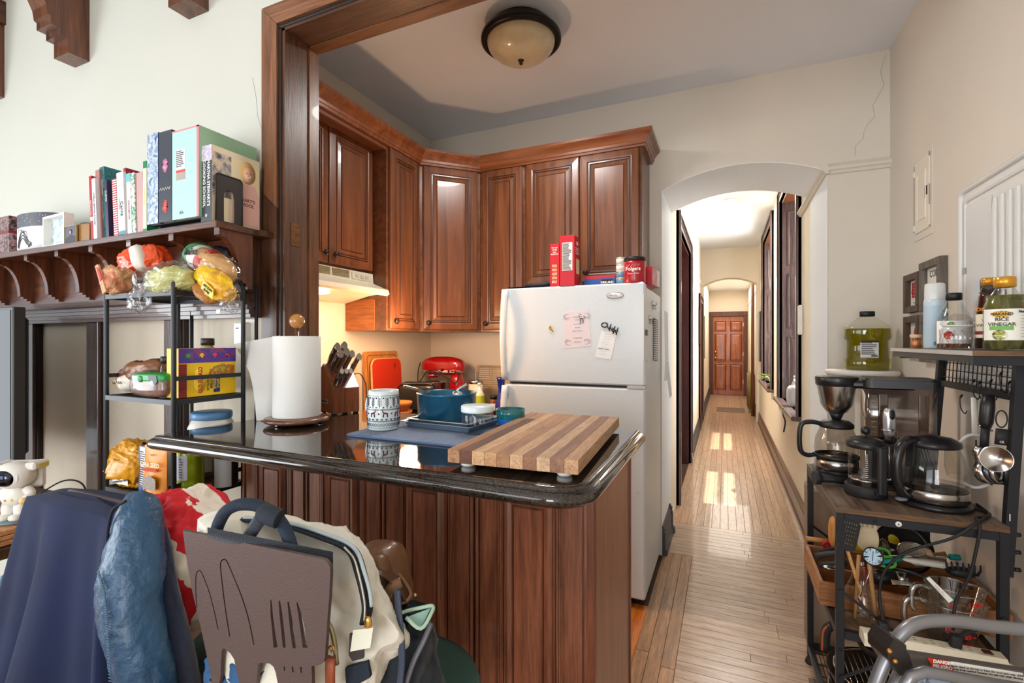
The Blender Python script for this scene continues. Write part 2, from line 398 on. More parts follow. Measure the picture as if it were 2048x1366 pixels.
# dining room back wall with two window openings
b = MB().box(-4.8, -4.2, -3.7, -3.5, 0, ZD).box(-1.2, -.7, -3.7, -3.5, .5, 2.8).box(.6, .99, -3.7, -3.5, 0, ZD).box(-4.2, .6, -3.7, -3.5, 2.8, ZD).box(-4.2, .6, -3.7, -3.5, 0, .5)
struct('wall_dining_back', b, WALLW)
b = MB().box(-4.9, .99, -3.7, 1.465, ZD, ZD+.1); struct('ceiling_dining', b, mat((225,224,220), .9))
b = MB().box(-2.25, .99, 1.465, 3.9, ZC, ZC+.1); struct('ceiling', b, CEIL)
b = MB().box(-.6, .95, 3.77, 9.3, ZC+.02, ZC+.12).box(-.6, .95, 9.3, 13.7, 2.66, 2.76).box(-.6,.95,9.25,9.3,2.66,ZC+.1); struct('ceiling_hall', b, mat((232,236,240), .9))
# hallway walls
struct('sun_blocker', MB().box(.951, 1.18, 3.8, 13.6, 2.88, 3.0), ARCHW)  # unseen slab added outside to narrow the sun patches on the hallway floor
DY0, DY1, DZ = 4.35, 5.75, 2.35
b = MB().box(AL-.14, AL, 3.77, DY0, 0, 3.0).box(AL-.14, AL, DY1, 13.6, 0, 3.0).box(AL-.14, AL, DY0, DY1, DZ, 3.0)
struct('wall_hall_left', b, HALLW)
struct('wall_room_beyond', MB().box(-1.6, -1.5, 3.9, 6.4, 0, 3).box(-1.6, AL-.14, 3.8, 3.9, 0, 3).box(-1.6, AL-.14, 6.4, 6.5, 0, 3).box(-1.6, AL-.14, 3.8, 6.5, 2.9, 3), mat((150,120,100), .9))
W1 = (4.32, 5.55, .80, 2.78); W2 = (6.55, 7.9, .80, 2.80)
b = MB()
for (y0, y1, z0, z1) in ((3.77, 13.6, 0, .80), (3.77, 13.6, 2.80, 3.0), (3.77, W1[0], .8, 2.8), (W1[1], W2[0], .8, 2.8), (W2[1], 13.6, .8, 2.8)): b.box(AR, AR+.32, y0, y1, z0, z1)
struct('wall_hall_right', b, HALLW)
hw, h0, h1 = None, 9.0, 9.25
poly = [(AL,0), (AL+.03,0)] + archpts(AL+.03, AR-.04, 2.34, 2.46) + [(AR-.04,0), (AR,0), (AR,3.0), (AL,3.0)]
struct('wall_hall_middle', MB().prism(poly, h0, h1, XZ), HALLW)
struct('wall_hall_end', MB().box(-.6, .95, 13.47, 13.6, 0, 3.0), HALLW)
# picture rail on the back wall and turning into the hallway
def railprof(): return [(0,0), (.012,0), (.02,.014), (.03,.02), (.03,.034), (.018,.05), (.012,.058), (0,.058)]
b = MB().prism(railprof(), AR, .817, lambda d, z, w: (w, 3.2-d, 2.31+z)).prism(railprof(), 3.17, 4.2, lambda d, z, w: (AR-d, w, 2.31+z))
struct('trim_1', b, WALLB)
b = MB().prism(railprof(), 6.0, 9.0, lambda d, z, w: (AL+d*.6, w, 2.31+z)).prism(railprof(), 9.25, 13.4, lambda d, z, w: (AR-d*.6, w, 2.25+z)); struct('trim_2', b, HALLW)
b = MB().tube([(x, 3.1995, z) for x, z in ((.80,2.93),(.775,2.84),(.79,2.76),(.74,2.66),(.75,2.60),(.715,2.56),(.70,2.52),(.70,2.49),(.66,2.45),(.66,2.40))], .0009, 4)
struct('wall_crack', b, mat((160,146,126), .9))
b = MB().tube([(x, 1.3295, z) for x, z in ((-1.72,2.42),(-1.70,2.34),(-1.69,2.26),(-1.665,2.20),(-1.655,2.12),(-1.645,2.08))], .0006, 4)
struct('wall_crack', b, mat((150,148,136), .9))
# baseboards of the hallway: dark wood with a stepped profile
bp = [(0,0), (.03,0), (.03,.03), (.02,.045), (.02,.14), (.014,.15), (.018,.165), (.008,.19), (0,.19)]
b = MB().prism(bp, 3.2, 13.4, lambda d, z, w: (AR-d, w, z)); struct('baseboard_right', b, OAKY)
b = MB().prism(bp, 5.9, 13.4, lambda d, z, w: (AL+d, w, z)).prism(bp, 3.2, 3.6, lambda d, z, w: (AL+d*1.2, w, z)).prism(bp, 3.6, 3.64, lambda d, z, w: (AL+d*1.5, w, z*1.05)); struct('baseboard_left', b, mat((64,66,70), .5, var=.1))
b = MB().prism(bp, AR+.0, .817, lambda d, z, w: (w, 3.2-d, z)).prism(bp, 1.5, 3.17, lambda d, z, w: (.817-d, w, z)); struct('baseboard_back', b, mat((214,208,196), .6))
# ---------------------------------------------------------------- floor boards
struct('floor', MB().box(-4.9, 1.0, -3.7, 13.7, -.06, -.004), mat((176,142,108), .5))
FL = bpy.data.objects['floor']
FB1 = wood((172,136,106), (200,166,134), 'Y', .8, .28, .25, .1, (206,172,136), objvar=.10); FB2 = wood((166,138,116), (192,164,140), 'X', .8, .28, .25, .1, (196,166,136), objvar=.10)
FB3 = wood((170,84,24), (222,140,50), 'Y', 1.2, .35, .2, .1, objvar=.08); FB4 = wood((132,96,64), (186,140,96), 'Y', 1, .3, .2, .1, objvar=.12)
def board(x0, x1, y0, y1, m, z=0):
    g = .0007
    part('floor_board', MB().box(x0+g, x1-g, y0+g, y1-g, -.012, z, .0012), m, FL)
struct('floor_underlay', MB().box(AL-1.2, .99, .2, 13.47, -.0039, -.003), mat((66,46,30), .9))
bw = .9/16
for i in range(16):                                   # hallway strips
    x = AL + i*bw; y = 3.83; cuts = [y]
    while y < 9.0: y += random.uniform(1.2, 2.6); cuts.append(min(y, 9.0))
    for a, c in zip(cuts[:-1], cuts[1:]): board(x, x+bw, a, c, FB1)
for i in range(16):
    x = AL + i*bw; s_ = 10.5 + random.uniform(-.6, 1.2)
    board(x, x+bw, 9.0, s_, FB1); board(x, x+bw, s_, 13.47, FB1)
y = 3.83
while y > .25:                                         # cross strips in front of the arch
    y2 = y - .057; xs = [-.19, random.uniform(.1, .65), .817]
    if y > 3.22: xs = [-.19 if y < 3.3 else AL, random.uniform(.1, .4), AR]
    for a, c in zip(xs[:-1], xs[1:]): board(a, c, y2, y, FB2)
    y = y2
for i in range(3):                                     # border running alongside the refrigerator
    x = -.364 + i*.058; cuts = [.3, .3+random.uniform(.7, 1.2), 1.9+random.uniform(.0, .6), 3.27]
    for a, c in zip(cuts[:-1], cuts[1:]): board(x, x+.058, a, c, FB4)
for i in range(8): board(-.364-.075*(i+1), -.364-.075*i, .3, 2.56, FB3, -.001)
# threshold joints and pin holes
b = MB()
for _ in range(24):
    X, Y = random.uniform(-.35, .5), random.uniform(1.7, 3.6)
    b.cyl((X, Y, 0.0002), (X, Y, .0006), random.uniform(.0012, .0035), n=7)
part('pinhole', b, mat((50,30,18), .8), FL, kind='stuff')
# ---------------------------------------------------------------- opening between the rooms: dark oak casing
XJ = -1.528; Yf, Yb = 1.305, 1.475; ZH = 2.553
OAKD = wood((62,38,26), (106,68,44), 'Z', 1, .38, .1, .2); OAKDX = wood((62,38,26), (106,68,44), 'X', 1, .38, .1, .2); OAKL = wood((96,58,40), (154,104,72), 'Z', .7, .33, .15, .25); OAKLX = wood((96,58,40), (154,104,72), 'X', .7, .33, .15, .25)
tr = struct('trim_3', MB().box(-1.60, XJ-.022, 1.33, Yb, 0, ZH+.02), OAKD)
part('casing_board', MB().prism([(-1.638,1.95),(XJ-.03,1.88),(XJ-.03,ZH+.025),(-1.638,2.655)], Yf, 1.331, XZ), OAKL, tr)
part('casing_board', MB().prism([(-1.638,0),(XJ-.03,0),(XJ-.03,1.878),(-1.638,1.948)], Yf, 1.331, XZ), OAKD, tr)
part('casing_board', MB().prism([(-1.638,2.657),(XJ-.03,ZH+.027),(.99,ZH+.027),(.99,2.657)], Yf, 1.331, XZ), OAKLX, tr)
part('casing_bead', MB().box(XJ-.029, XJ-.013, Yf+.006, 1.36, 0, ZH+.01, .003), mat((34,20,14), .4), tr)
part('casing_bead', MB().box(XJ-.029, .817, Yf+.006, 1.36, ZH+.012, ZH+.026, .003), mat((34,20,14), .4), tr)
part('jamb_board', MB().box(XJ-.021, XJ, Yf+.012, 1.43, 0, ZH+.01), OAKD, tr)
part('jamb_board', MB().box(XJ-.021, XJ+.006, 1.431, Yb+.004, 0, ZH+.01), wood((84,48,24), (126,78,42), 'Z', 1, .4, .1, .2), tr)
part('head_board', MB().box(XJ-.021, .817, Yf+.012, 1.43, ZH, ZH+.012), OAKDX, tr)
part('head_board', MB().box(XJ-.021, .817, 1.431, Yb+.004, ZH-.006, ZH+.012), wood((84,48,24), (126,78,42), 'X', 1, .4, .1, .2), tr)
hp = MB().box(XJ, XJ+.002, 1.345, 1.385, 1.74, 1.83)
part('hinge_plate', hp, mat((110,70,34), .5, .5, var=.3, vs=60), tr)
b = MB()
for yy in (1.352, 1.368, 1.378):
    for zz in (1.755, 1.785, 1.815): b.cyl((XJ+.0018, yy, zz), (XJ+.0026, yy, zz), .0022, n=8)
part('screw_hole', b, INK, tr)
# ---------------------------------------------------------------- dining wall panelling, frieze and moulding
MOULD = wood((72,52,48), (112,88,82), 'X', 1, .36, .4, .25)
FR = 1.236
tp = struct('trim_4', MB().box(-4.6, -1.645, FR, 1.331, 1.555, 1.76), wood((58,26,14), (112,58,30), 'X', .8, .35, .2, .2))
mp_ = [(1.331,1.462), (1.262,1.462), (1.262,1.475), (1.256,1.477), (1.256,1.492), (1.249,1.494), (1.249,1.509), (1.242,1.511), (1.242,1.525), (1.20,1.528), (1.195,1.55), (1.331,1.556)]
part('moulding', MB().prism(mp_, -4.6, -1.645, YZ), MOULD, tp)
SW = .096
for x0 in (-3.99, -3.42, -2.817, -2.214):
    part('stile', MB().box(x0, x0+SW, 1.285, 1.331, 0, 1.463, .002), wood((64,48,46), (100,80,76), 'Z', 1, .25, .4, .2), tp)
for x0, x1 in ((-3.894,-3.42),(-3.324,-2.817), (-2.721,-2.214), (-2.118,-1.645)):
    part('panel', MB().box(x0+.002, x1-.002, 1.322, 1.3305, .3, 1.462), PLASTER, tp)
    part('stop_strip', MB().box(x0, x0+.016, 1.30, 1.3218, .3, 1.462), mat((36,22,18), .5), tp)
# shelf with brackets
sh = struct('trim_5', MB().box(-4.6, -1.590, 1.09, 1.331, 1.762, 1.786, .002), OAKX)
part('shelf_return', MB().box(-1.592, -1.575, 1.25, 1.303, 1.763, 1.785), OAKX, sh)
def bracket(xc):
    P = [(1.236,1.762),(1.236,1.562),(1.222,1.562),(1.222,1.572),(1.208,1.572),(1.208,1.582),(1.195,1.582),(1.195,1.590)]
    for i in range(9):
        t = i/8; a = t*PI/2
        P.append((1.184 - .066*(1-math.cos(a)) , 1.592 + .145*math.sin(a)))
    P += [(1.108,1.742),(1.108,1.762)]
    return MB().prism(P, xc-.014, xc+.014, YZ)
brm = wood((70,34,20), (120,66,38), 'Z', .8, .28, .3, .2)
for i in range(8): part('bracket', bracket(-1.60-.266*i - (.0 if i else .012)), brm, sh)
part('end_board', MB().box(-1.66,-1.642,FR,1.331,1.556,1.762), OAKD, sh)
# ceiling corbels and beams of the dining room
def corbel(xc, w=.13):
    P = [(1.33,3.28),(1.33,2.76),(1.245,2.76),(1.245,2.83),(1.215,2.83),(1.215,2.86),(1.18,2.86),(1.18,2.895)]
    for i in range(11):
        a = i/10*PI/2; P.append((1.17-.48*(1-math.cos(a)), 2.90+.27*math.sin(a)))
    P += [(.62,3.17),(.62,3.28)]
    return MB().prism(P, xc-w/2, xc+w/2, YZ)
for xc in (-3.82, -2.95, -2.05):
    bm_ = struct('beam_ceiling', MB().box(xc-.085, xc+.085, -3.5, 1.329, 3.17, 3.299), OAKY)
    part('corbel', corbel(xc), wood((70,36,22), (122,72,44), 'Z', .7, .3, .3, .2), bm_)
# ---------------------------------------------------------------- hallway door, windows, casings
DK = wood((70,54,54), (112,94,92), 'Z', 1, .3, .3, .15)
def casing(name, Y0, Y1, z0, z1, X, sgn, m, w=.12):
    t = struct(name, MB().box(X, X+sgn*.02, Y0-w, Y0, z0, z1+w), m)
    for k, (a, c) in enumerate(((.0, .03), (.045, .012), (.09, .03))):
        part('moulding', MB().box(X, X+sgn*(.026+.012*(k == 0)), Y0-w+a, Y0-w+a+c, z0, z1+w-a), m, t)
        part('moulding', MB().box(X, X+sgn*(.026+.012*(k == 0)), Y1+w-a-c, Y1+w-a, z0, z1+w-a), m, t)
        part('moulding', MB().box(X, X+sgn*(.026+.012*(k == 0)), Y0-w+a+c, Y1+w-a-c, z1+w-a-c, z1+w-a), m, t)
    part('casing_board', MB().box(X, X+sgn*.02, Y1, Y1+w, z0, z1+w), m, t); part('casing_board', MB().box(X, X+sgn*.02, Y0, Y1, z1, z1+w), m, t)
    return t
t = casing('door_1', DY0, DY1, 0, DZ, AL, 1, DK)
part('jamb', MB().box(AL-.14, AL, DY0, DY0+.02, 0, DZ).box(AL-.14, AL, DY1-.02, DY1, 0, DZ).box(AL-.14, AL, DY0+.02, DY1-.02, DZ-.02, DZ), wood((60,20,16), (96,40,30), 'Z', 1, .4), t)
t = casing('door_2', 8.1, 8.85, 0, 2.0, AL, 1, wood((78,40,28), (110,64,44), 'Z'))
part('door_leaf', MB().box(AL-.0, AL+.01, 8.1, 8.85, 0, 2.0), DK, t)
for k, (y0, y1, z0, z1) in enumerate((W1, W2)):
    mw = wood((74,58,58), (116,96,92), 'Z', 1, .28, .4, .15); mo = wood((92,48,24), (140,84,48), 'Z', 1, .35, .2, .15)
    t = casing('window_%d' % (k+1), y0, y1, z0, z1, AR, -1, mw)
    part('jamb', MB().box(AR, AR+.3, y1-.02, y1, z0, z1), mw, t)
    part('jamb', MB().box(AR, AR+.3, y0, y0+.02, z0, z1).box(AR, AR+.3, y0+.02, y1-.02, z1-.02, z1), mo, t)
    for zz0, zz1 in ((z0+.06, z0+.62), (z0+.70, z0+1.25), (z0+1.33, z1-.1)):
        w_ = .21; bb = MB().rings(w_, zz1-zz0, [(0,0), (0,.008), (.012,.011), (.02,.004), (.045,.012)], lambda a, c, d: (AR+.15+a, y1-.02-d, (zz0+zz1)/2+c))
        part('shutter_panel', bb, mw, t)
    part('sill', MB().box(AR-.07, AR+.3, y0-.13, y1+.13, z0-.035, z0, .006), mw, t)
    part('apron', MB().box(AR-.025, AR, y0-.1, y1+.1, z0-.12, z0-.036, .004), HALLW, t)
    fr = MB().box(AR+.25, AR+.29, y0+.02, y0+.07, z0, z1).box(AR+.25, AR+.29, y1-.07, y1-.02, z0, z1).box(AR+.25, AR+.29, y0+.07, y1-.07, z0, z0+.06).box(AR+.25, AR+.29, y0+.07, y1-.07, z1-.08, z1-.02).box(AR+.25, AR+.29, y0+.07, y1-.07, (z0+z1)/2-.02, (z0+z1)/2+.02)
    s_ = part('sash', fr, mw, t)
    part('pane', MB().box(AR+.268, AR+.272, y0+.07, y1-.07, z0+.06, (z0+z1)/2-.02), GLS, s_); part('pane', MB().box(AR+.268, AR+.272, y0+.07, y1-.07, (z0+z1)/2+.02, z1-.08), GLS, s_)
# end door
dw = wood((140,72,36), (190,108,62), 'Z', .6, .35, .2, .1); dx0, dx1 = -.27, .43
t = struct('door_3', MB().box(dx0, dx1, 13.44, 13.47, .01, 2.0), dw)
for cx, cz, w_, h_ in ((-.1,1.76,.22,.22), (.26,1.76,.22,.22), (-.1,1.22,.22,.66), (.26,1.22,.22,.66), (-.1,.46,.22,.62), (.26,.46,.22,.62)):
    part('panel', MB().rings(w_+.06, h_+.06, [(0,0), (0,.004), (.012,.008), (.03,-.002), (.06,.006)], lambda a, c, d: (cx+a, 13.439-d, cz+c), [0,0,1,0]), [dw, mat((70,30,16), .5)], t)
part('door_knob', MB().lathe([(0,.07),(.02,.068),(.03,.05),(.025,.03),(.012,.02),(.03,.005),(.032,0)], 14, (dx0+.05,13.44,.95), Matrix.Rotation(PI/2,3,'X')), mat((200,170,110), .2, 1), t)
part('deadbolt', MB().lathe([(0,.02),(.025,.018),(.03,0)], 14, (dx0+.05,13.44,1.1), Matrix.Rotation(PI/2,3,'X')), mat((200,170,110), .2, 1), t)
for zz in (.3, 1.0, 1.75): part('hinge', MB().box(dx1-.01, dx1+.015, 13.425, 13.44, zz, zz+.1), mat((200,190,170), .3, .8), t)
dc = wood((74,36,22), (110,62,40), 'Z')
tf = struct('trim_7', MB().box(dx0-.09, dx0-.005, 13.40, 13.47, 0, 2.1), dc)
part('casing_board', MB().box(dx1+.005, dx1+.09, 13.40, 13.47, 0, 2.1), dc, tf); part('casing_board', MB().box(dx0-.1, AR, 13.39, 13.47, 2.01, 2.13, .01), dc, tf)
# ================================================================ kitchen cabinets
DOORP = [(0,-.02),(0,-.004),(.004,0),(.010,.001),(.040,.005),(.046,.003),(.048,-.002),(.051,-.002),(.053,.002),(.058,.002),(.060,-.005),(.064,-.006),(.084,-.001),(.087,-.004),(.090,.0005)]
DOORM = [0,0,0,0,0,0,1,0,0,0,1,0,0,1]
def doorpanel(w, h, fn): return MB().rings(w, h, DOORP, fn, DOORM)
def knob(parent, p, nrm, mt=None):
    n = Vector(nrm).normalized(); R = n.to_track_quat('Z', 'Y').to_matrix()
    part('knob', MB().lathe([(0,.026),(.009,.025),(.016,.021),(.017,.017),(.012,.012),(.006,.009),(.006,.003),(.010,0)], 14, p, R), mt or BRONZE, parent)
def cabinet(name, label, X0, X1, Y0, Y1, z0, z1, dirn, splits, knobs, mats=None, doorz=None):
    """wall cabinet box with doors on the face dirn ('x' = facing +X, 'y' = facing -Y); splits = list of (a0, a1)"""
    t = thing(name, label, 'cabinet', ((X0+X1)/2, (Y0+Y1)/2, z0))
    part('body', MB().box(X0, X1, Y0, Y1, z0, z1, .002), CABX if dirn == 'y' else CABY, t, True)
    za, zb = (doorz or (z0+.012, z1-.005))
    for (a0, a1), (ka, kz) in zip(splits, knobs):
        if dirn == 'x':
            fn = lambda a, c, d: (X1+.0215+d, (a0+a1)/2+a, (za+zb)/2+c); kp = (X1+.0225, ka, kz); n = (1,0,0)
        else:
            fn = lambda a, c, d: ((a0+a1)/2+a, Y0-.0215-d, (za+zb)/2+c); kp = (ka, Y0-.0225, kz); n = (0,-1,0)
        dd = part('door', doorpanel(a1-a0, zb-za, fn), [CAB, GLAZE], t, True)
        R = rootof(dd).matrix_basis.inverted()
        knob(dd, R @ Vector(kp), n)
    return t
WX = -2.116; CBX = -1.81; HBX = -1.915; CB0, CB1 = 1.435, 2.515
cabinet('wall_cabinet', 'short cherry wall cabinet with two doors above the lit range hood', WX, HBX, 1.50, 2.268, 1.77, CB1, 'x', [(1.515,1.905),(1.912,2.252)], [(1.875,1.83),(1.945,1.83)])
t = cabinet('wall_cabinet', 'narrow tall cherry wall cabinet with one door just right of the range hood', WX, CBX, 2.271, 2.60, CB0, CB1, 'x', [(2.285,2.575)], [(2.32,1.49)])
part('side_panel', MB().box(WX, -1.895, 2.266, 2.2705, CB0, 1.62), wood((150,84,36), (180,108,54), 'X', .8, .4), t, True, 'lighter orange wood end panel')
# diagonal corner cabinet
A_, B_ = Vector((CBX, 2.60, 0)), Vector((-1.515, 2.89, 0))
t = thing('corner_cabinet', 'tall cherry diagonal corner wall cabinet with one wide door', 'cabinet', (-1.9, 3.0, CB0))
part('body', MB().prism([(WX,2.602),(A_.x,2.602),(B_.x-.002,B_.y),(B_.x-.002,3.199),(WX,3.199)], CB0, CB1, XY), CABX, t, True)
dv = (B_-A_); L_ = dv.length; dv.normalize(); nn = Vector((dv.y, -dv.x, 0)); mid = (A_+B_)/2
dd = part('door', doorpanel(L_-.05, CB1-CB0-.017, lambda a, c, d: mid + dv*a + nn*(d+.0215) + Vector((0,0,(CB0+CB1)/2+.003+c))), [CAB, GLAZE], t, True)
knob(dd, rootof(dd).matrix_basis.inverted() @ (A_ + dv*.055 + nn*.0225 + Vector((0,0,1.49))), nn)
cabinet('wall_cabinet', 'tall cherry wall cabinet between the corner cabinet and the refrigerator cabinet', B_.x, -1.187, 2.89, 3.199, CB0, CB1, 'y', [(-1.49,-1.20)], [(-1.458,1.49)])
cabinet('wall_cabinet', 'short cherry wall cabinet with two doors above the white refrigerator', -1.185, -.445, 2.89, 3.199, 1.725, CB1, 'y', [(-1.172,-.822),(-.812,-.46)], [(-.86,1.79),(-.775,1.79)])
def sweep(path, prof, closed=False):
    """sweep an (outward, up) profile along a flat path with mitred corners; outward is right of travel"""
    P = [Vector(p) for p in path]; n = len(P); vs = []
    for i in range(n):
        d0 = (P[i]-P[i-1]).normalized() if (i > 0 or closed) else (P[1]-P[0]).normalized()
        d1 = (P[(i+1) % n]-P[i]).normalized() if (i < n-1 or closed) else d0
        n0 = Vector((d0.y, -d0.x, 0)); n1 = Vector((d1.y, -d1.x, 0)); m = (n0+n1).normalized(); k = 1/max(.3, m.dot(n0))
        for (o, z) in prof: vs.append(P[i] + m*o*k + Vector((0,0,z)))
    m_ = len(prof); fs = []
    for i in range(n if closed else n-1):
        for j in range(m_): fs.append((i*m_+j, ((i+1) % n)*m_+j, ((i+1) % n)*m_+(j+1) % m_, i*m_+(j+1) % m_))
    if not closed: fs += [list(range(m_)), list(range((n-1)*m_, n*m_))]
    return MB().add(vs, fs)
crown = [(.001,0),(.022,0),(.024,.012),(.030,.016),(.032,.03),(.044,.052),(.062,.068),(.066,.074),(.066,.09),(.001,.09)]
b = sweep([(CBX,1.49,2.512),(CBX,2.60,2.512),(-1.515,2.89,2.512),(-.445,2.89,2.512),(-.445,3.198,2.512)], crown)
t = single('crown_moulding', b, wood((98,50,24), (142,82,46), 'X', .6, .28, .25, .05, grain=.2), 'cherry crown moulding running along the tops of the wall cabinets', 'moulding')
part('filler_board', MB().box(HBX, CBX, 1.50, 2.268, 2.50, 2.513).box(CBX-.012, CBX+.004, 1.5, 2.268, 2.49, 2.514), CABY, t)
# ---------------------------------------------------------------- range hood with its lamp
t = thing('range_hood', 'almond range hood with slotted vents and glowing lamp', 'range hood', (-2.0, 1.9, 1.58))
HW = mat((226,216,192), .35)
part('hood_shell', MB().prism([(WX,1.768),(-1.905,1.768),(-1.900,1.712),(-1.79,1.668),(-1.782,1.645),(-1.80,1.635),(-1.82,1.65),(-1.93,1.64),(WX,1.60)], 1.505, 2.264, lambda x, z, w: (x, w, z)), HW, t, True)
b = MB()
for g0 in (1.66, 1.80, 1.94):
    for k in range(5): b.box(-1.904, -1.8985, g0, g0+.125, 1.724+k*.0085, 1.7285+k*.0085)
part('vent_slot', b, mat((150,130,90), .6), t, True)
part('control_plate', MB().box(-1.902, -1.897, 2.085, 2.235, 1.720, 1.76, .001), HW, t, True)
b = MB()
for k, y in enumerate((2.11, 2.15, 2.19)): b.box(-1.899, -1.892, y, y+.025, 1.732, 1.75, .001)
part('switch', b, mat((205,196,176), .4), t, True)
part('lamp_lens', MB().blob((-1.93,1.80,1.628), (.07,.13,.018), (.8,1)), mat((255,225,170), .4, emit=5), t, True, 'glowing lamp lens')
light('AREA', 'hood_lamp', (-1.93, 1.86, 1.60), (0, 0, 0), 3, (1, .66, .42), shape='RECTANGLE', size=.12, size_y=.3)
light('POINT', 'corner_fill_light', (-1.62, 2.24, 1.45), (0, 0, 0), 17, (1, .58, .31), shadow_soft_size=.06)  # added warm fill in front of the hood, brightens the kitchen corner
# ---------------------------------------------------------------- lower counters (stove side and corner)
t = thing('base_cabinets', 'L-shaped run of cherry base cabinets hidden behind the bar', 'cabinet', (-1.8, 2.6, 0))
part('body', MB().box(WX, -1.55, 1.64, 3.19, .0, .87).box(-1.55, -1.19, 2.64, 3.19, .0, .87), CAB, t, True)
for y in (1.66, 2.14, ): part('door', doorpanel(.44, .66, lambda a, c, d: (-1.528+d, y+.22+a, .45+c)), [CAB, GLAZE], t, True)
single('worktop', MB().prism([(WX,1.64),(-1.50,1.64),(-1.50,2.60),(-1.185,2.60),(-1.185,3.198),(WX,3.198)], .872, .91, XY), GRANITE, 'dark granite worktop in the kitchen corner under the wall cabinets', 'worktop')
# ---------------------------------------------------------------- breakfast bar
t = thing('breakfast_bar', 'tall cherry breakfast bar base with raised panels facing the stools', 'bar counter', (-.85, 1.3, 0))
BY0, BY1, BX0, BX1 = 1.12, 1.60, -1.515, -.285
part('body', MB().box(BX0, BX1-.01, BY0+.012, 1.29, .0, 1.039).box(-1.515, BX1-.01, 1.29, BY1, 0, 1.039), CAB, t, True)
part('end_panel', MB().box(BX1-.0098, BX1, BY0+.02, BY1-.012, 0, 1.039), wood((126,76,50), (156,98,68), 'Z', .8, .35, .15, .1), t, True)
part('corner_bead', MB().box(BX1-.012, BX1+.004, BY1-.012, BY1+.002, 0, 1.039).box(BX1-.02, BX1+.003, BY0-.002, BY0+.018, 0, 1.039, .002), wood((90,44,26), (120,64,40), 'Z', 1, .35), t, True)
BARW = wood((100,56,38), (142,86,60), 'Z', .9, .28, .2, .08); 
ux = [atY(p, 1000, BY0).x for p in (486, 611, 763, 949, 1178)]
for i in range(4):
    a0, a1 = ux[i]+.003, ux[i+1]-.003; w = a1-a0; cx = (a0+a1)/2
    bb = MB().box(a0, a1, BY0, BY0+.011, .10, 1.038)
    un = part('panel_unit', bb, BARW, t, True)
    s1 = w*.20
    bb = MB()
    for sgn in (-1, 1):
        for k in range(4):
            x = cx + sgn*(w/2 - s1 - k*.0045); bb.box(x-.0014, x+.0014, BY0-.004, BY0+.001, .10, 1.038)
        x = cx + sgn*(w/2-.005); bb.box(x-.004, x+.004, BY0-.005, BY0+.001, .10, 1.038, .002)
    bb.cur = 1
    for sgn in (-1, 1):
        x = cx + sgn*(w/2 - s1 - .0205); bb.box(x-.0015, x+.0015, BY0-.0006, BY0+.001, .10, 1.038)
        x = cx + sgn*(w/2-.012); bb.box(x-.0012, x+.0012, BY0-.0006, BY0+.001, .10, 1.038)
    part('fluting', bb, [BARW, GLAZE], un, True)
    pw = w - 2*s1 - .05
    bb = MB().rings(pw, .84, [(0,-.001),(.003,.006),(.012,.012),(.022,.009),(.024,.004),(.026,.004),(.029,.009),(.033,.009)], lambda a, c, d: (cx+a, BY0-d, .56+c), [0,0,0,0,1,0,0])
    part('raised_panel', bb, [BARW, GLAZE], un, True)
part('plinth', MB().box(BX0, BX1-.01, BY0+.0, BY0+.011, 0, .10), BARW, t, True)
def offp(poly, d):
    n = len(poly); out = []
    for i in range(n):
        p0, p1, p2 = Vector(poly[i-1]), Vector(poly[i]), Vector(poly[(i+1) % n])
        a = (p1-p0).normalized(); c = (p2-p1).normalized(); n0 = Vector((-a.y, a.x)); n1 = Vector((-c.y, c.x)); m = (n0+n1).normalized()
        out.append(tuple(p1 + m*d/max(.3, m.dot(n0))))
    return out
out_ = [(-1.635,1.303)] + [p for p in arc(-1.60,.92,.035,PI,1.5*PI,5)] + [p for p in arc(-.33,.98,.095,-PI/2,0,8)] + [p for p in arc(-.265,1.60,.03,0,PI/2,4)] + [(-1.525,1.63),(-1.525,1.303)]
prof = [(.0005,1.0595),(.030,1.08),(.022,1.0795),(.019,1.0765),(.019,1.073),(.012,1.0715),(.003,1.066),(-.0005,1.058),(.001,1.049),(.009,1.041),(.02,1.0395)]
loops = [[(x, y, z) for x, y in offp(out_, o)] for o, z in prof[1:]]
b = MB(); n = len(out_); vs = [p for l in loops for p in l]; fs = [list(range(n))]
for i in range(len(loops)-1): fs += [(i*n+k, i*n+(k+1) % n, (i+1)*n+(k+1) % n, (i+1)*n+k) for k in range(n)]
fs.append([(len(loops)-1)*n+k for k in range(n)]); b.add(vs, fs)
top = single('worktop', b, GRANITE, 'polished dark speckled granite bar top with rounded moulded edge', 'worktop')
for p in top.data.polygons: p.use_smooth = len(p.vertices) == 4
# ---------------------------------------------------------------- refrigerator
FX0, FX1, FY0, FY1 = -1.158, -.370, 2.50, 3.165
FW = mat((214,220,224), .42, bump=.5, bs=260); FW2 = mat((220,224,226), .3); 
t = thing('refrigerator', 'white two-door refrigerator with freezer on top and notes on its door', 'refrigerator', ((FX0+FX1)/2, 2.8, 0))
part('body', MB().box(FX0+.004, FX1-.002, FY0+.068, FY1, .045, 1.655, .006), mat((206,211,212), .38, bump=.3, bs=120), t, True)
part('gasket', MB().box(FX0+.012, FX1-.010, FY0+.058, FY0+.068, .05, 1.65), mat((70,70,70), .6), t, True)
d1 = part('door', MB().box(FX0, FX1, FY0, FY0+.058, 1.142, 1.672, .008), FW, t, True)
d2 = part('door', MB().box(FX0, FX1, FY0, FY0+.058, .05, 1.128, .008), FW, t, True)
Ri = rootof(d1).matrix_basis.inverted()
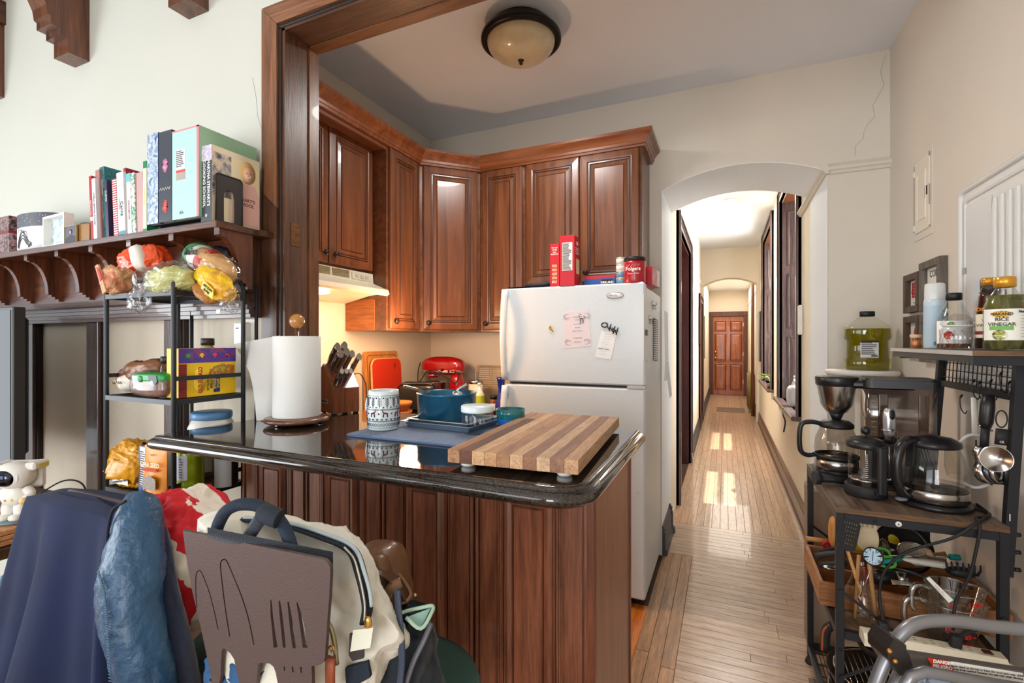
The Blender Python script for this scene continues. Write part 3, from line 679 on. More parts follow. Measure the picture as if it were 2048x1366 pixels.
def fhandle(z0, z1, par, flip):
    b = MB()
    n = 14
    pts = []
    for i in range(n+1):
        s_ = i/n; z = z0+(z1-z0)*s_; e = s_ if not flip else 1-s_
        pts.append((FX0+.012 + .012*math.sin(PI*min(1, e*1.1))*0, FY0-.012-.030*math.sin(PI*min(1, max(0, (e*.95+.02)))), z))
    b.tube(pts, .020, 8, flat=.55, up=(0,1,0)); b.box(FX0-.004, FX0+.03, FY0-.016, FY0+.004, z0-.002, z0+.05, .006).box(FX0-.004, FX0+.03, FY0-.016, FY0+.004, z1-.05, z1, .006)
    part('handle', b, mat((218,222,224), .3), par, True)
fhandle(1.155, 1.665, d1, False); fhandle(.62, 1.12, d2, True)
part('hinge', MB().box(FX1-.09, FX1+.002, FY0-.002, FY0+.03, 1.1285, 1.1415, .001), mat((190,186,176), .4), t, True)
part('hinge_cap', MB().box(FX1-.06, FX1-.01, FY0+.01, FY0+.12, 1.656, 1.676, .004), FW2, t, True)
part('grille', MB().box(FX0+.02, FX1-.02, FY0+.07, FY0+.09, .012, .045), mat((40,36,32), .7), t, True)
for x in (FX0+.06, FX1-.06):
    for y in (FY0+.12, FY1-.05): part('foot', MB().cyl((x, y, 0.0), (x, y, .046), .02, n=10), MATBLK, t, True)
part('bolt', MB().cyl((FX1-.035, FY0-.004, .60), (FX1-.035, FY0+.002, .60), .008, n=10), mat((205,205,200), .4), t, True)
bx = atY(1230, 591, FY0-.001)
bd = part('badge', MB().lathe([(0,.003),(.9,.003),(1,.001),(1,0)], 20, (bx.x, FY0-.0005, bx.z), Matrix.Rotation(PI/2,3,'X') @ Matrix.Diagonal((.043,.016,1))), mat((236,236,236), .2, .2), t, True)
txt('Whirlpool', .016, face((bx.x, FY0-.0042, bx.z)), INK, bd, world=True)
bdr = part('badge_rim', MB().tube([(bx.x+.043*math.cos(a), FY0-.002, bx.z+.016*math.sin(a)) for a in [2*PI*k/24 for k in range(24)]], .0012, 5, closed=True), mat((60,60,60), .3, .8), bd, True)
# notes and magnets on the freezer door
def quadY(px, Y, th, name, m, par=None, **k):
    P = [atY(x, y, Y) for x, y in px]
    return MB().prism([(p.x, p.z) for p in P], Y-th, Y, XZ)
iv = quadY([(1128,697),(1183,692),(1177,620),(1127,626)], FY0-.0006, .0008, 0, 0)
o = single('invitation', iv, mat((226,212,214), .7), 'pale pink printed invitation card on the freezer door', 'card', origin=atY(1155, 660, FY0-.0006))
for k, (s_, y) in enumerate((('CELEBRATE', 634), ('WITH', 640), ('Love & Joy', 648), ('Friends', 655), ('AND FAMILY', 662), ('TOGETHER', 676), ('RSVP BY', 684))):
    p = atY(1155, y, FY0-.0016); txt(s_, .010, face(p, (1,0,.03)), mat((150,140,150), .8), o, world=True)
b = MB()
for (cx, cy, sx, sy) in ((1135,634,1,1),(1172,632,-1,1),(1138,684,1,-1),(1172,682,-1,-1)):
    for k in range(3):
        b.tube([atY(cx+sx*(3+k*2)*math.cos(a)*1.2, cy+sy*(2+k*2)*math.sin(a), FY0-.002) for a in [k+.5*j for j in range(7)]], .0007, 4)
part('scrollwork', b, mat((120,112,130), .8), o, world=True)
def catmag(px, py, s_, par_label, m, xdir=1, plane='Y'):
    q = lambda x, y: atY(px+x*s_*xdir, py+y*s_, FY0-.003) if plane == 'Y' else atX(px+x*s_*xdir, py+y*s_, FX1+.004)
    b = MB()
    b.tube([q(-2,-1), q(2,-1)], [.005*s_/3, .0055*s_/3], 8); b.tube([q(-2,-1), q(-3.5,-5), q(-2,-7), q(-.5,-6)], .0018*s_/3, 6)
    for x in (-2, -1, 1.2, 2.2): b.tube([q(x,0), q(x+.2,5)], .0018*s_/3, 6)
    b.ball(q(3.2,-2), .0055*s_/3, 10, 8); b.tube([q(2.6,-3), q(2.4,-5)], .0014*s_/3, 5).tube([q(3.8,-3), q(4,-5)], .0014*s_/3, 5)
    return single('cat_magnet', b, m, par_label, 'magnet', 'cat magnets on the refrigerator', origin=q(0,0))
catmag(1163, 639, 1.6, 'black cat magnet holding the pink invitation on the freezer door', MATBLK)
b = quadY([(1097,657),(1101,650),(1108,665)], FY0-.0006, .004, 0, 0)
o = single('pizza_magnet', b, mat((214,160,40), .5), 'small pizza slice magnet left of the pink invitation', 'magnet', origin=atY(1102, 658, FY0))
b = MB()
for p in ((1100,655),(1102,659),(1105,662)): q = atY(p[0], p[1], FY0-.005); b.cyl(q, q-Vector((0,.0012,0)), .003, n=8)
part('pepperoni', b, mat((60,40,24), .6), o, True)
rc = quadY([(1190,714),(1222,719),(1233,666),(1203,661)], FY0-.0006, .001, 0, 0)
o = single('receipt', rc, mat((236,236,236), .8, bump=.3, bs=60), 'white till receipt held on the freezer door by a bottle opener', 'receipt', origin=atY(1210, 690, FY0))
for k in range(9):
    p = atY(1217-k*1.6, 668+k*5, FY0-.0022); txt('--- -- ----' if k != 6 else 'HERB TABLE', .009 if k != 6 else .011, face(p, (1,0,-.12)), mat((110,110,110), .8), o, world=True)
b = MB(); q = lambda x, y: atY(x, y, FY0-.006)
b.tube([q(1209+6*math.cos(a), 650+4.5*math.sin(a)) for a in [2*PI*k/12 for k in range(12)]], .0035, 6, closed=True)
for (x0,y0,x1,y1) in ((1214,652,1220,662),(1219,652,1226,664),(1225,655,1232,666),(1216,656,1236,662),(1222,648,1218,660),(1230,652,1226,668),(1236,655,1232,670)): b.tube([q(x0,y0), q(x1,y1)], .003, 6)
single('bottle_opener', b, mat((70,68,66), .35, .9), 'dark metal novelty bottle opener magnet holding the receipt', 'bottle opener', origin=q(1215,655))
# things on the refrigerator's side
q = lambda x, y, o_=.0: atX(x, y, FX1+.001+o_)
def quadX(px, X, th): 
    P = [atX(x, y, X) for x, y in px]; return MB().prism([(p.y, p.z) for p in P], X, X+th, YZ)
o = single('magnetic_pocket', quadX([(1286.5,719),(1295,722),(1295,602),(1286.5,588)], FX1, .003), mat((214,214,210), .5), 'white magnetic pocket on the refrigerator side near the hinge', 'pocket', origin=q(1291,660))
b = MB().box(FX1+.003, FX1+.012, o.location.y-.02, o.location.y+.02, 1.40, 1.43, .002)
part('timer', b, mat((70,72,76), .4), o, True)
single('note_stack', quadX([(1307,720),(1312,722),(1312,640),(1307,636)], FX1, .012), stripes((60,40,40), (200,190,185), 30, 'Z'), 'dark-edged stack of notes clipped on the refrigerator side', 'notes', origin=q(1310,680))
catmag(1308, 612, 1.5, 'black cat magnet high on the refrigerator side', MATBLK, 1, 'X'); catmag(1302, 641, 1.5, 'brown cat magnet below the black one on the refrigerator side', mat((90,40,26), .5), 1, 'X')
# strip of fabric hanging on the arch jamb beside the refrigerator
px_ = [(1332,620),(1336,650),(1337,700),(1334,740)]
b = MB()
for k, (x, y) in enumerate([(1331,625)]): pass
P = [atY(x, y, 3.19) for x, y in ((1329,622),(1336,626),(1337,720),(1331,724))]
b = MB().prism([(p.x, p.z) for p in P], 3.165, 3.185, XZ)
t2 = thing('oven_mitt', 'white cloth oven mitt strap hanging on the hallway arch beside refrigerator', 'oven mitt', P[0])
part('strap', b, mat((236,232,224), .8), t2, True)
P = [atY(x, y, 3.18) for x, y in ((1331,724),(1337,722),(1344,790),(1340,796),(1335,760),(1329,762))]
part('cloth', MB().prism([(p.x, p.z) for p in P], 3.16, 3.185, XZ), mat((222,222,220), .8, bump=.4), t2, True)
part('hook', MB().tube([P[0]+Vector((0,0,.1)), P[0]+Vector((.01,-.01,.12))], .004, 6), STEEL, t2, True)
# ---------------------------------------------------------------- ceiling lamp
t = thing('ceiling_lamp', 'flush round ceiling lamp with bronze ring and amber glass bowl', 'lamp', (-.93, 2.21, 2.95))
part('pan', MB().lathe([(.0,0),(.135,0),(.150,-.012),(.150,-.022),(.168,-.030),(.176,-.040),(.176,-.05),(.192,-.056),(.200,-.066),(.200,-.082),(.192,-.088),(.172,-.088),(.170,-.06),(0,-.05)], 40), mat((34,30,28), .3, .7), t)
part('glass_bowl', MB().lathe([(.170,-.082)]+[(.170*math.cos(a), -.082-.095*math.sin(a)) for a in [k*PI/20 for k in range(1,10)]]+[(0,-.177)], 40), mat((196,180,146), .3, bump=.2, bs=20, var=.12, vs=14, coat=.5), t)
part('finial', MB().lathe([(0,-.200),(.006,-.198),(.010,-.192),(.005,-.186),(.012,-.181),(.016,-.176),(.0,-.172)], 16), BRONZE, t)
light('AREA', 'kitchen_fill_light', (-.93, 2.21, 2.72), (0, 0, 0), 18, (1, .98, .95), shape='DISK', size=.3)  # fill light added below the unlit ceiling lamp to brighten the kitchen
# recessed hall lamp
t = thing('recessed_lamp', 'round recessed lamp glowing in the hallway ceiling', 'lamp', (.06, 5.98, ZC+.02))
part('trim_ring', MB().lathe([(.095,0),(.10,-.006),(.075,-.008),(.072,0)], 28), mat((240,240,238), .4), t)
part('lens', MB().lathe([(0,-.004),(.072,-.004)], 28), mat((255,246,232), .4, emit=12), t)
light('AREA', 'hall_lamp', (.06, 5.98, ZC-.01), (0, 0, 0), 36, (1, .95, .88), shape='DISK', size=.15)
light('AREA', 'hall_window_light', (AR+.9, 5.2, 1.9), (0, D(90), 0), 85, (1, .97, .92), shape='RECTANGLE', size=1.8, size_y=1.6)
light('AREA', 'hall_window_light_far', (AR+.9, 7.3, 1.9), (0, D(90), 0), 85, (1, .97, .92), shape='RECTANGLE', size=1.8, size_y=1.6)
light('AREA', 'hall_end_fill', (.1, 11.3, 2.6), (0, 0, 0), 40, (1, .93, .84), shape='RECTANGLE', size=.8, size_y=3.2)  # fill light added to brighten the far end of the hallway
# ================================================================ generic small things
RX = Matrix.Rotation(PI/2, 3, 'X')
def turned(name, label, cat, base, parts, rz=0, group=None, rot=None, n=24):
    """thing made of lathed parts: parts = [(part name, profile, material, label)]"""
    t = thing(name, label, cat, base, rz, group, rot)
    for p in parts: part(p[0], MB().lathe(p[1], n), p[2], t, False, p[3] if len(p) > 3 else None)
    return t
def carton(name, label, cat, base, w, d, h, m, rz=0, group=None, rot=None, mats=None):
    t = thing(name, label, cat, base, rz, group, rot)
    part('box_body', MB().box(-w/2, w/2, 0, d, 0, h, .0012), m, t)
    return t
def flat(parent, x0, x1, z0, z1, y, m, name='label', th=.0006):
    return part(name, MB().box(x0, x1, y-th, y, z0, z1), m, parent)
def flatx(parent, y0, y1, z0, z1, x, m, name='label', th=.0006, s=1):
    return part(name, MB().box(x, x+s*th, y0, y1, z0, z1), m, parent)
def lines(parent, x0, x1, z0, z1, y, n, m=None, frac=.45, name='print_lines', seed=1):
    r = random.Random(seed); b = MB(); h = (z1-z0)/n
    for i in range(n):
        zz = z1 - (i+.5)*h; xe = x0 + (x1-x0)*r.uniform(.6, 1)
        b.box(x0, xe, y-.0012, y-.0002, zz-h*frac/2, zz+h*frac/2)
    return part(name, b, m or mat((90,90,95), .8), parent, kind='stuff')
VT = lambda x, y, z: face((x, y, z), (0,0,-1), (1,0,0))       # vertical text on a face towards -Y
FT = lambda x, y, z, tilt=0: face((x, y, z), (1,0,tilt))
# ---------------------------------------------------------------- books on the mantel shelf
SZ = 1.7862
def book(name, label, px0, px1, ytop, Ysp, dep, cov, tilt=0, z0=SZ, front=None, group='cookbooks on the mantel shelf', texts=(), pages=(232,226,214), spine=None, cat='book'):
    a = atY(px0, ytop, Ysp); c = atY(px1, ytop, Ysp); w = c.x - a.x - .0006; h = (a.z + c.z)/2 - z0
    sh_ = math.tan(math.radians(tilt))*h
    rot = Matrix.Rotation(math.radians(-tilt), 3, 'Y')
    t = thing(name, label, cat, (a.x + sh_, Ysp, z0), 0, group, rot)
    e = .0022 if w > .012 else .0012
    part('pages', MB().box(e, w-e, .004, dep-.004, .003, h-.003), mat(pages, .9), t)
    part('cover', MB().box(0, e, 0, dep, 0, h).box(w-e, w, 0, dep, 0, h).box(e, w-e, 0, e, 0, h), cov, t)
    if spine: part('spine_label', MB().box(.0006, w-.0006, -.0005, 0, h*spine[0], h*spine[1]), spine[2], t)
    for (s_, sz, fx, fz, m) in texts: txt(s_, sz, VT(w*fx, -.0008, h*fz), m, t, xs=.92)
    return t, w, h
TW = mat((245,243,238), .7); TR = mat((170,30,36), .6); TN = mat((36,44,72), .6)
Yb_ = 1.105
book('book', 'thin red spiral cookbook at the left end of the row', 177.5, 182.5, 352, Yb_, .15, mat((176,26,40), .5), 4, texts=(('Best of the Best', .0105, .5, .5, TW),), spine=(.30,.36,TW))
book('book', 'slim white cookbook with black capitals reading world central kitchen', 183, 190, 357, Yb_, .16, mat((228,230,234), .5), 4, texts=(('WORLD CENTRAL KITCHEN', .0115, .5, .5, TN),))
book('book', 'dusty pink cookbook with white letters reading cooking and fire', 190.5, 198.5, 340, Yb_+.012, .17, mat((170,120,116), .5), 4, texts=(('COOKING   FIRE', .016, .5, .5, TW),))
book('book', 'teal patterned cookbook with grey cover, taller than its neighbours', 199, 208, 334, Yb_+.02, .18, art([(20,84,96),(40,120,126),(16,60,74)], 60), 4, texts=(('Diners Supper', .012, .5, .72, TW),('Downtown & Dine', .010, .4, .4, TW)))
t, w, h = book('book', 'dark purple cookbook with an orange picture on its front cover', 208.5, 213.5, 360, Yb_-.004, .12, mat((46,40,74), .35), 4, texts=(('CUPPER', .014, .5, .72, TW),))
part('cover_picture', MB().box(w, w+.0006, .02, .11, .02, h-.02), art([(40,34,66),(70,50,100),(220,110,50),(50,40,80)], 26), t)
book('book', 'red and white striped spiral cookbook', 223.5, 231.5, 358, Yb_+.004, .13, stripes((196,32,44), (238,234,228), 34, 'Z'), 4)
book('book', 'thick white cookbook with the black word Calina down its spine', 232.5, 246, 345, Yb_, .16, mat((226,228,228), .5), 4, texts=(('Calina', .026, .62, .42, INK),('Modern Classics', .007, .3, .5, mat((90,120,130), .6))), spine=(.01,.07,mat((90,140,170), .5)))
book('book', 'narrow dark red cookbook behind the white Calina book', 246.5, 251.5, 336, Yb_+.01, .15, mat((150,40,44), .5), 4, texts=(('Modern Recipes of the World', .005, .5, .5, TW),))
book('book', 'white cookbook with aqua top and small letters reading cookbook', 252, 260, 347, Yb_, .15, mat((232,232,226), .5), 3, texts=(('COOKBOOK', .014, .5, .4, mat((150,60,80), .6)),), spine=(.86,1.0,mat((96,190,204), .5)))
book('book', 'ragged white and green paperback cookbook with torn spine', 260.5, 268, 346, Yb_+.002, .14, art([(238,236,230),(240,238,232),(20,140,110),(236,234,228)], 40, dist=1), 3)
book('book', 'pale brown stapled folder of recipes between the paperbacks', 268.5, 272, 350, Yb_+.006, .14, mat((176,150,128), .7), 2)
book('book', 'dusty rose hardback cookbook near the green book', 272.5, 285.5, 345, Yb_+.002, .15, mat((196,158,160), .5), 2)
book('book', 'tall thin yellow and green cookbook beside the blue binder', 286, 294, 322, Yb_, .15, mat((20,130,76), .45), 0, texts=(('DAVE ON ZAP', .010, .4, .5, mat((240,210,90), .6)),), spine=(.05,.9,mat((214,222,190), .6)))
# black riser under the three binders, and the binders
r0, r1 = atY(303, 450, 1.10).x, atY(402, 450, 1.10).x
single('riser', MB().box(r0, r1, 1.098, 1.30, SZ, SZ+.004, .001).box(r0+.004, r0+.02, 1.12, 1.30, SZ+.004, SZ+.016).box(r1-.02, r1-.004, 1.12, 1.30, SZ+.004, SZ+.016).box(r0, r1, 1.098, 1.30, SZ+.016, SZ+.0195, .001), MATBLK, 'flat black riser lying on the shelf under the three thick binders', 'riser')
ZB = SZ+.0198
book('binder', 'thick binder with a blue and white marbled spine', 294.5, 316.5, 267, 1.088, .205, mat((30,52,110), .4, var=.2, vs=40), 0, ZB, group='binders on the mantel shelf', spine=(.0,1,art([(60,92,150),(200,214,226),(110,140,180),(228,234,240)], 30)), cat='binder')
t, w, h = book('binder', 'dark grey binder printed with pink and red flowers and a white squiggle', 317.5, 343.5, 262, 1.086, .205, mat((52,60,76), .3, coat=.3), 0, ZB, group='binders on the mantel shelf', cat='binder')
part('print_flower', MB().lathe([(0,.0),(.016,0)], 20, (w*.5, -.0006, h*.62), RX, 1, 1.6), art([(52,60,76),(210,120,170),(240,150,190),(60,64,80)], 120), t)
part('print_flower', MB().lathe([(0,.0),(.015,0)], 20, (w*.5, -.0006, h*.17), RX, 1, 1.6), art([(180,40,50),(235,70,60),(140,30,44)], 70), t)
part('squiggle', MB().tube([(w*(.1+.09*k), -.001, h*.36+(.006 if k % 2 else -.004)) for k in range(10)], .0011, 5), TW, t)
t, w, h = book('binder', 'wide mint green binder with pink edges, tallest on the shelf', 344.5, 398, 257, 1.084, .225, mat((150,186,156), .45), 0, ZB, group='binders on the mantel shelf', spine=(.0,1,mat((176,214,212), .45)), cat='binder')
part('pink_edge', MB().box(w-.011, w+.0005, -.0012, .0, 0, h).box(-.0004, w+.0005, -.0012, 0, h-.005, h), mat((228,140,146), .45), t)
fl = flat(t, w*.14, w*.5, h*.56, h*.78, -.0006, mat((232,236,234), .6)); lines(t, w*.17, w*.47, h*.58, h*.77, -.0012, 9)
flat(t, w*.16, w*.5, h*.52, h*.55, -.0006, mat((220,70,70), .5)); flat(t, w*.16, w*.5, h*.44, h*.515, -.0006, mat((170,160,150), .5))
for r_ in (.010, .006, .0025): part('rainbow_mark', MB().tube([(w*.36+r_*math.cos(a), -.001, .018+r_*math.sin(a)) for a in [PI*k/8 for k in range(9)]], .0007, 4), mat((70,80,80), .6), t)
txt('COOKING SCHOOL', .016, face((w+.0008, .05, h*.42), (0,0,-1), (0,1,0)), mat((160,196,160), .4), t)
# hardback with portrait cover
t, w, h = book('book', 'thick hardback cookbook facing out with a smiling blonde cook on its cover', 402, 424.5, 291, 1.095, .185, mat((222,206,176), .35, coat=.3), 0, SZ, spine=(0,.80,mat((58,66,72), .5)))
flat(t, .0004, w-.0004, h*.80, h, -.0006, art([(230,226,236),(180,170,200),(240,236,236)], 60), 'spine_band')
txt("MARTHA STEWART'S", .0185, VT(w*.70, -.001, h*.505), TW, t, bold=.02, xs=.92); txt('COOKING SCHOOL', .0185, VT(w*.30, -.001, h*.505), TW, t, bold=.02, xs=.98)
part('publisher_mark', MB().lathe([(0,.0006),(.006,.0006),(.006,0)], 12, (w*.5, -.0008, .022), RX), mat((190,196,200), .5), t)
cx = w+.0007
flatx(t, .0, .07, h*.35, h*.92, w, art([(60,60,70),(150,140,140),(210,190,160),(90,90,100)], 26), 'cover_picture')
flatx(t, .07, .183, h*.40, h*.92, w, mat((224,208,170), .5), 'cover_picture')
def disc(par, y, z, ry, rz, m, name, o_=.0006):
    part(name, MB().lathe([(0,o_),(1,o_),(1,0)], 20, (w+.0006, y, z), Matrix(((0,0,1),(ry,0,0),(0,rz,0)))), m, par)
disc(t, .135, h*.78, .032, .041, mat((214,176,112), .6), 'print_hair', .0004); disc(t, .137, h*.76, .0195, .027, mat((236,184,158), .6), 'print_face', .0008)
part('print_mouth', MB().tube([(w+.0018, .137+.009*math.cos(a), h*.745+.008*math.sin(a)) for a in [PI+PI*k/6 for k in range(7)]], .0012, 4), TW, t)
part('print_eye', MB().ball((w+.0014,.130,h*.775), .0016, 6, 5), INK, t); part('print_eye', MB().ball((w+.0014,.145,h*.775), .0016, 6, 5), INK, t)
part('print_shoulders', MB().prism([(.07,h*.05),(.183,h*.05),(.183,h*.45),(.165,h*.62),(.12,h*.64),(.08,h*.55)], w+.0006, w+.0010, YZ), mat((222,176,166), .6), t)
txt("STEWART'S\n  SCHOOL", .017, face((w+.0014, .12, h*.36), (0,1,0), (0,0,1)), mat((70,50,40), .6), t, bold=.01)
# bookend
bo = thing('bookend', 'black metal bookend with arched cutout at the end of the shelf', 'bookend', (-1.607, 1.10, SZ))
ol = rrect(.0, .10, 0, .168, .012); ol = [(0,0)] + [p for p in ol if p[1] > .01] ; ol = [(0,0),(.10,0)] + arc(.088,.156,.012,0,PI/2,4) + arc(.012,.156,.012,PI/2,PI,4)
hole = [(.03,.006),(.07,.006)] + arc(.05,.10,.02,0,PI,10)
me = plate([ol, hole], .002); me.transform(Matrix(((0,0,1,0),(1,0,0,0),(0,1,0,0),(0,0,0,1))))
part('upright', me, mat((44,36,34), .35), bo); 
def rimtube(pts, r): return MB().tube([(.001, y, z) for y, z in pts], r, 6)
part('rim', rimtube([(.0,.0)]+arc(.012,.156,.012,PI,PI/2,4)+arc(.088,.156,.012,PI/2,0,4)+[(.10,0)], .0025), mat((44,36,34), .35), bo)
part('base_tongue', MB().box(-.03, 0, .01, .09, -.0001, .001), mat((44,36,34), .35), bo)
# ---------------------------------------------------------------- frames and boxes on the shelf, left
def boxat(px0, px1, ytop, Y, z0): a = atY(px0, ytop, Y); c = atY(px1, ytop, Y); return a.x, c.x, (a.z+c.z)/2 - z0
x0, x1, h = boxat(20, 92, 428, 1.13, SZ)
t = thing('canister_box', 'round cardboard box printed with a pair of laced shoes below starry band', 'box', ((x0+x1)/2, 1.19, SZ))
r_ = (x1-x0)/2
part('box_body', MB().lathe([(0,0),(r_,0),(r_,h*.99),(r_-.004,h),(0,h-.002)], 32, sy=.45), mat((230,230,230), .5), t)
part('starry_band', MB().lathe([(r_+.001,h*.64),(r_+.001,h*.99)], 32, sy=.45), speck((74,76,88), (84,86,98), (240,240,244), 60, .5, 0), t)
b = MB()
fy = lambda x: -math.sqrt(max(0, 1-(x/r_)**2))*r_*.45-.002
P_ = [(-.055,.02),(-.045,.045),(-.025,.075),(0,.085),(.02,.07),(.045,.04),(.058,.035),(.062,.02)]
for k in range(3): b.tube(spline([(x*(1-k*.12), fy(x*(1-k*.12)), z*(1-k*.16)+.004) for x, z in P_], 4), .0016, 5)
for k in range(4): b.tube(spline([(.005, fy(.005)-.001, .085), (-.03+k*.02, fy(-.02)-.001, .105-k*.004), (-.05+k*.03, fy(-.05+k*.03)-.001, .09-k*.01)], 5), .0009, 4)
part('shoe_drawing', b, mat((70,72,84), .7), t)
x0, x1, h = boxat(85, 134, 430, 1.115, SZ)
t = thing('shadow_box', 'white shadow box picture frame beside the round shoe box', 'picture frame', (x0, 1.115, SZ), math.radians(-3))
w = x1-x0; part('frame', MB().box(0,.010,0,.035,0,h).box(w-.010,w,0,.035,0,h).box(.010,w-.010,0,.035,0,.010).box(.010,w-.010,0,.035,h-.010,h), mat((238,236,230), .45), t)
part('picture', MB().box(.010,w-.010,.026,.034,.010,h-.010), art([(170,196,206),(210,222,226),(140,176,190),(226,214,190)], 20), t)
x0, x1, h = boxat(128, 152.5, 451, 1.10, SZ)
t = thing('portrait_frame', 'tiny frame with a portrait of a smiling person', 'picture frame', (x0, 1.10, SZ)); w = x1-x0
part('frame', MB().box(0,.002,0,.006,0,h).box(w-.002,w,0,.006,0,h).box(.002,w-.002,0,.006,0,.002).box(.002,w-.002,0,.006,h-.002,h), mat((180,160,110), .3, .6), t)
part('photo', MB().box(.002,w-.002,.002,.005,.002,h-.002), mat((84,84,104), .5, var=.1, vs=30), t)
part('photo_clothes', MB().prism([(.006,.003),(w-.004,.003),(w-.006,h*.34),(w*.6,h*.46),(w*.45,h*.46),(.010,h*.3)], .0012, .002, XZ), mat((60,58,66), .6), t)
part('photo_hair', MB().lathe([(0,.001),(.0085,.001),(.0085,0)], 14, (w*.52,.0014,h*.66), RX), mat((80,54,40), .6), t)
part('photo_face', MB().lathe([(0,.001),(.0066,.001),(.0066,0)], 14, (w*.52,.0006,h*.62), RX, 1, 1.15), mat((222,172,150), .6), t)
x0, x1, h = boxat(153.5, 172, 447, 1.108, SZ)
t = thing('hinged_frame', 'small folding brass frame standing half open', 'picture frame', (x0, 1.108, SZ)); w = x1-x0
part('frame', MB().box(0,.006,0,.02,0,h,.001), mat((206,180,124), .35, .7), t)
part('backing', MB().prism([(.006,.0),(w,.012),(w,.016),(.006,.004)], .001, h-.002, XY), mat((150,106,46), .4), t)
part('arched_top', MB().tube([(.006+ (w-.006)*k/8, .006+.008*k/8, h+.006*math.sin(PI*k/8)) for k in range(9)], .0015, 6), mat((60,44,26), .4), t)
x0, x1, h = boxat(-30, 18, 436, 1.12, SZ)
t = carton('gift_box', 'dark red patterned box at the left edge of the shelf', 'box', ((x0+x1)/2, 1.12, SZ), x1-x0, .12, h, art([(66,20,34),(160,120,120),(50,50,40),(110,24,40)], 45, vor=False))
part('ribbon_band', MB().box(-(x1-x0)/2-.001, (x1-x0)/2+.001, -.002, .121, h*.55, h*.62), mat((120,20,40), .5), t)
# ---------------------------------------------------------------- bakers rack
RM = mat((48,50,54), .4, .3); RXL, RXR, RYF, RYM, RYB = -1.989, -1.612, .966, 1.208, 1.262
t = thing('wire_rack', 'black metal three-tier rack stacked with bread and pantry goods', 'rack', ((RXL+RXR)/2, 1.09, 0))
for x in (RXL, RXR):
    pts = [(x, RYF, 0.0), (x, RYF, 1.55)] + [(x, RYF+.03-.03*math.cos(a), 1.56+.03*math.sin(a)) for a in (PI/6, PI/3, PI/2)] + [(x, RYM-.03, 1.59)] + [(x, RYM-.03+.03*math.sin(a), 1.56+.03*math.cos(a)) for a in (PI/6, PI/3, PI/2)] + [(x, RYM, 0.0)]
    part('side_frame', MB().tube(pts, .0078, 10), RM, t, True)
    part('back_post', MB().tube([(x, RYB, 0.0), (x, RYB, 1.585)], .0065, 8), RM, t, True)
    for z in (1.25, .905): part('side_rail', MB().box(x-.003, x+.003, RYF, RYM, z-.007, z+.007), RM, t, True)
for z in (1.530, 1.178, .858, .45):
    b = MB().box(RXL, RXR, RYF-.006, RYF+.006, z-.012, z+.004).box(RXL, RXR, RYM-.006, RYM+.006, z-.012, z+.004).box(RXL-.006, RXL+.006, RYF, RYM, z-.012, z+.004).box(RXR-.006, RXR+.006, RYF, RYM, z-.012, z+.004)
    s_ = part('shelf', b, RM, t, True)
    b = MB()
    for k in range(1, 22): b.box(RXL+(RXR-RXL)*k/22-.0015, RXL+(RXR-RXL)*k/22+.0015, RYF, RYM, z-.002, z+.002)
    part('shelf_wire', b, RM, s_, True, kind='stuff')
part('hook', MB().tube([(RXR, RYB, 1.50), (RXR+.01, RYB-.02, 1.49), (RXR+.01, RYB-.03, 1.50)], .003, 6), RM, t, True)
RT, RMZ, RLZ = 1.536, 1.184, .864
# bread bags on top
def PL(col, bump=.5, bs=35, **k): return mat(col, .22, bump=bump, bs=bs, coat=.6, **k)
CLR = glass((.97,.97,.97), .16, 1.18, .9)
def bag(name, label, c, r, m, e=(.7,.7), amp=.012, fr=14, rz=0, rx=0, ry=0, seed=0, cat='bag', group=None):
    R = Matrix.Rotation(rz, 3, 'Z') @ Matrix.Rotation(ry, 3, 'Y') @ Matrix.Rotation(rx, 3, 'X')
    t = thing(name, label, cat, c, 0, group)
    part('bag_body', MB().blob((0,0,0), r, e, amp, fr, 84, 52, R, seed), m, t)
    t['R'] = 0
    return t, R
def C(px, py, Y): return atY(px, py, Y)
t, R = bag('bread_bag', 'orange plastic bread bag with a white label on top of the rack', C(292,524,1.08), (.088,.055,.052), art([(222,70,30),(236,90,44),(206,56,24)], 9, .2), e=(.7,.6), amp=.016, rz=.25, ry=-.30, seed=3)
part('label', MB().blob((.035,-.030,.004), (.024,.034,.046), (.6,.6), .006, 14, 20, 14, R, 5), mat((232,224,216), .5, bump=.3), t)
t, R = bag('bread_bag', 'brown paper bag of rolls with red print at the left end of the rack top', C(240,560,.99), (.042,.04,.046), art([(196,140,96),(214,164,120),(186,110,80),(190,130,90)], 13, .5), e=(.6,.6), amp=.016, ry=.35, seed=8)
part('folded_top', MB().prism([(-.048,.045),(-.03,.05),(.02,-.045),(.0,-.055)], -.052, -.046, XZ), mat((206,160,116), .7), t)
part('red_stripe', MB().prism([(-.036,.040),(-.022,.035),(.0,-.0),(-.012,-.01)], -.054, -.052, XZ), mat((196,30,50), .6), t)
t, R = bag('bread_bag', 'clear bag of long Italian bread loaf with green white and red label', C(425,530,1.11), (.125,.048,.046), mat((206,158,100), .3, bump=.5, bs=30, var=.2, vs=12), e=(.9,.8), amp=.006, ry=.42, rz=-.1, seed=2)
for k, (c_, a, e_) in enumerate((((30,130,74), -.105,-.075), ((234,234,228), -.075,-.030), ((214,40,40), -.030,.010))):
    b = MB(); b.grid(lambda u, v: R @ Vector((a+(e_-a)*v, -.0505*math.cos(-1.3+3.2*u), .0485*math.sin(-1.3+3.2*u))), 18, 3)
    part('label_band', b, mat(c_, .35), t)
txt('Italian', .034, Matrix.Translation(R @ Vector((-.055,-.050,.022))) @ R.to_4x4() @ face((0,0,0), (1,0,.35), (-.3,.25,.9)), INK, t, bold=.03)
part('bag_film', MB().blob((0,0,0), (.138,.056,.054), (.8,.8), .012, 16, 70, 40, R, 14), CLR, t)
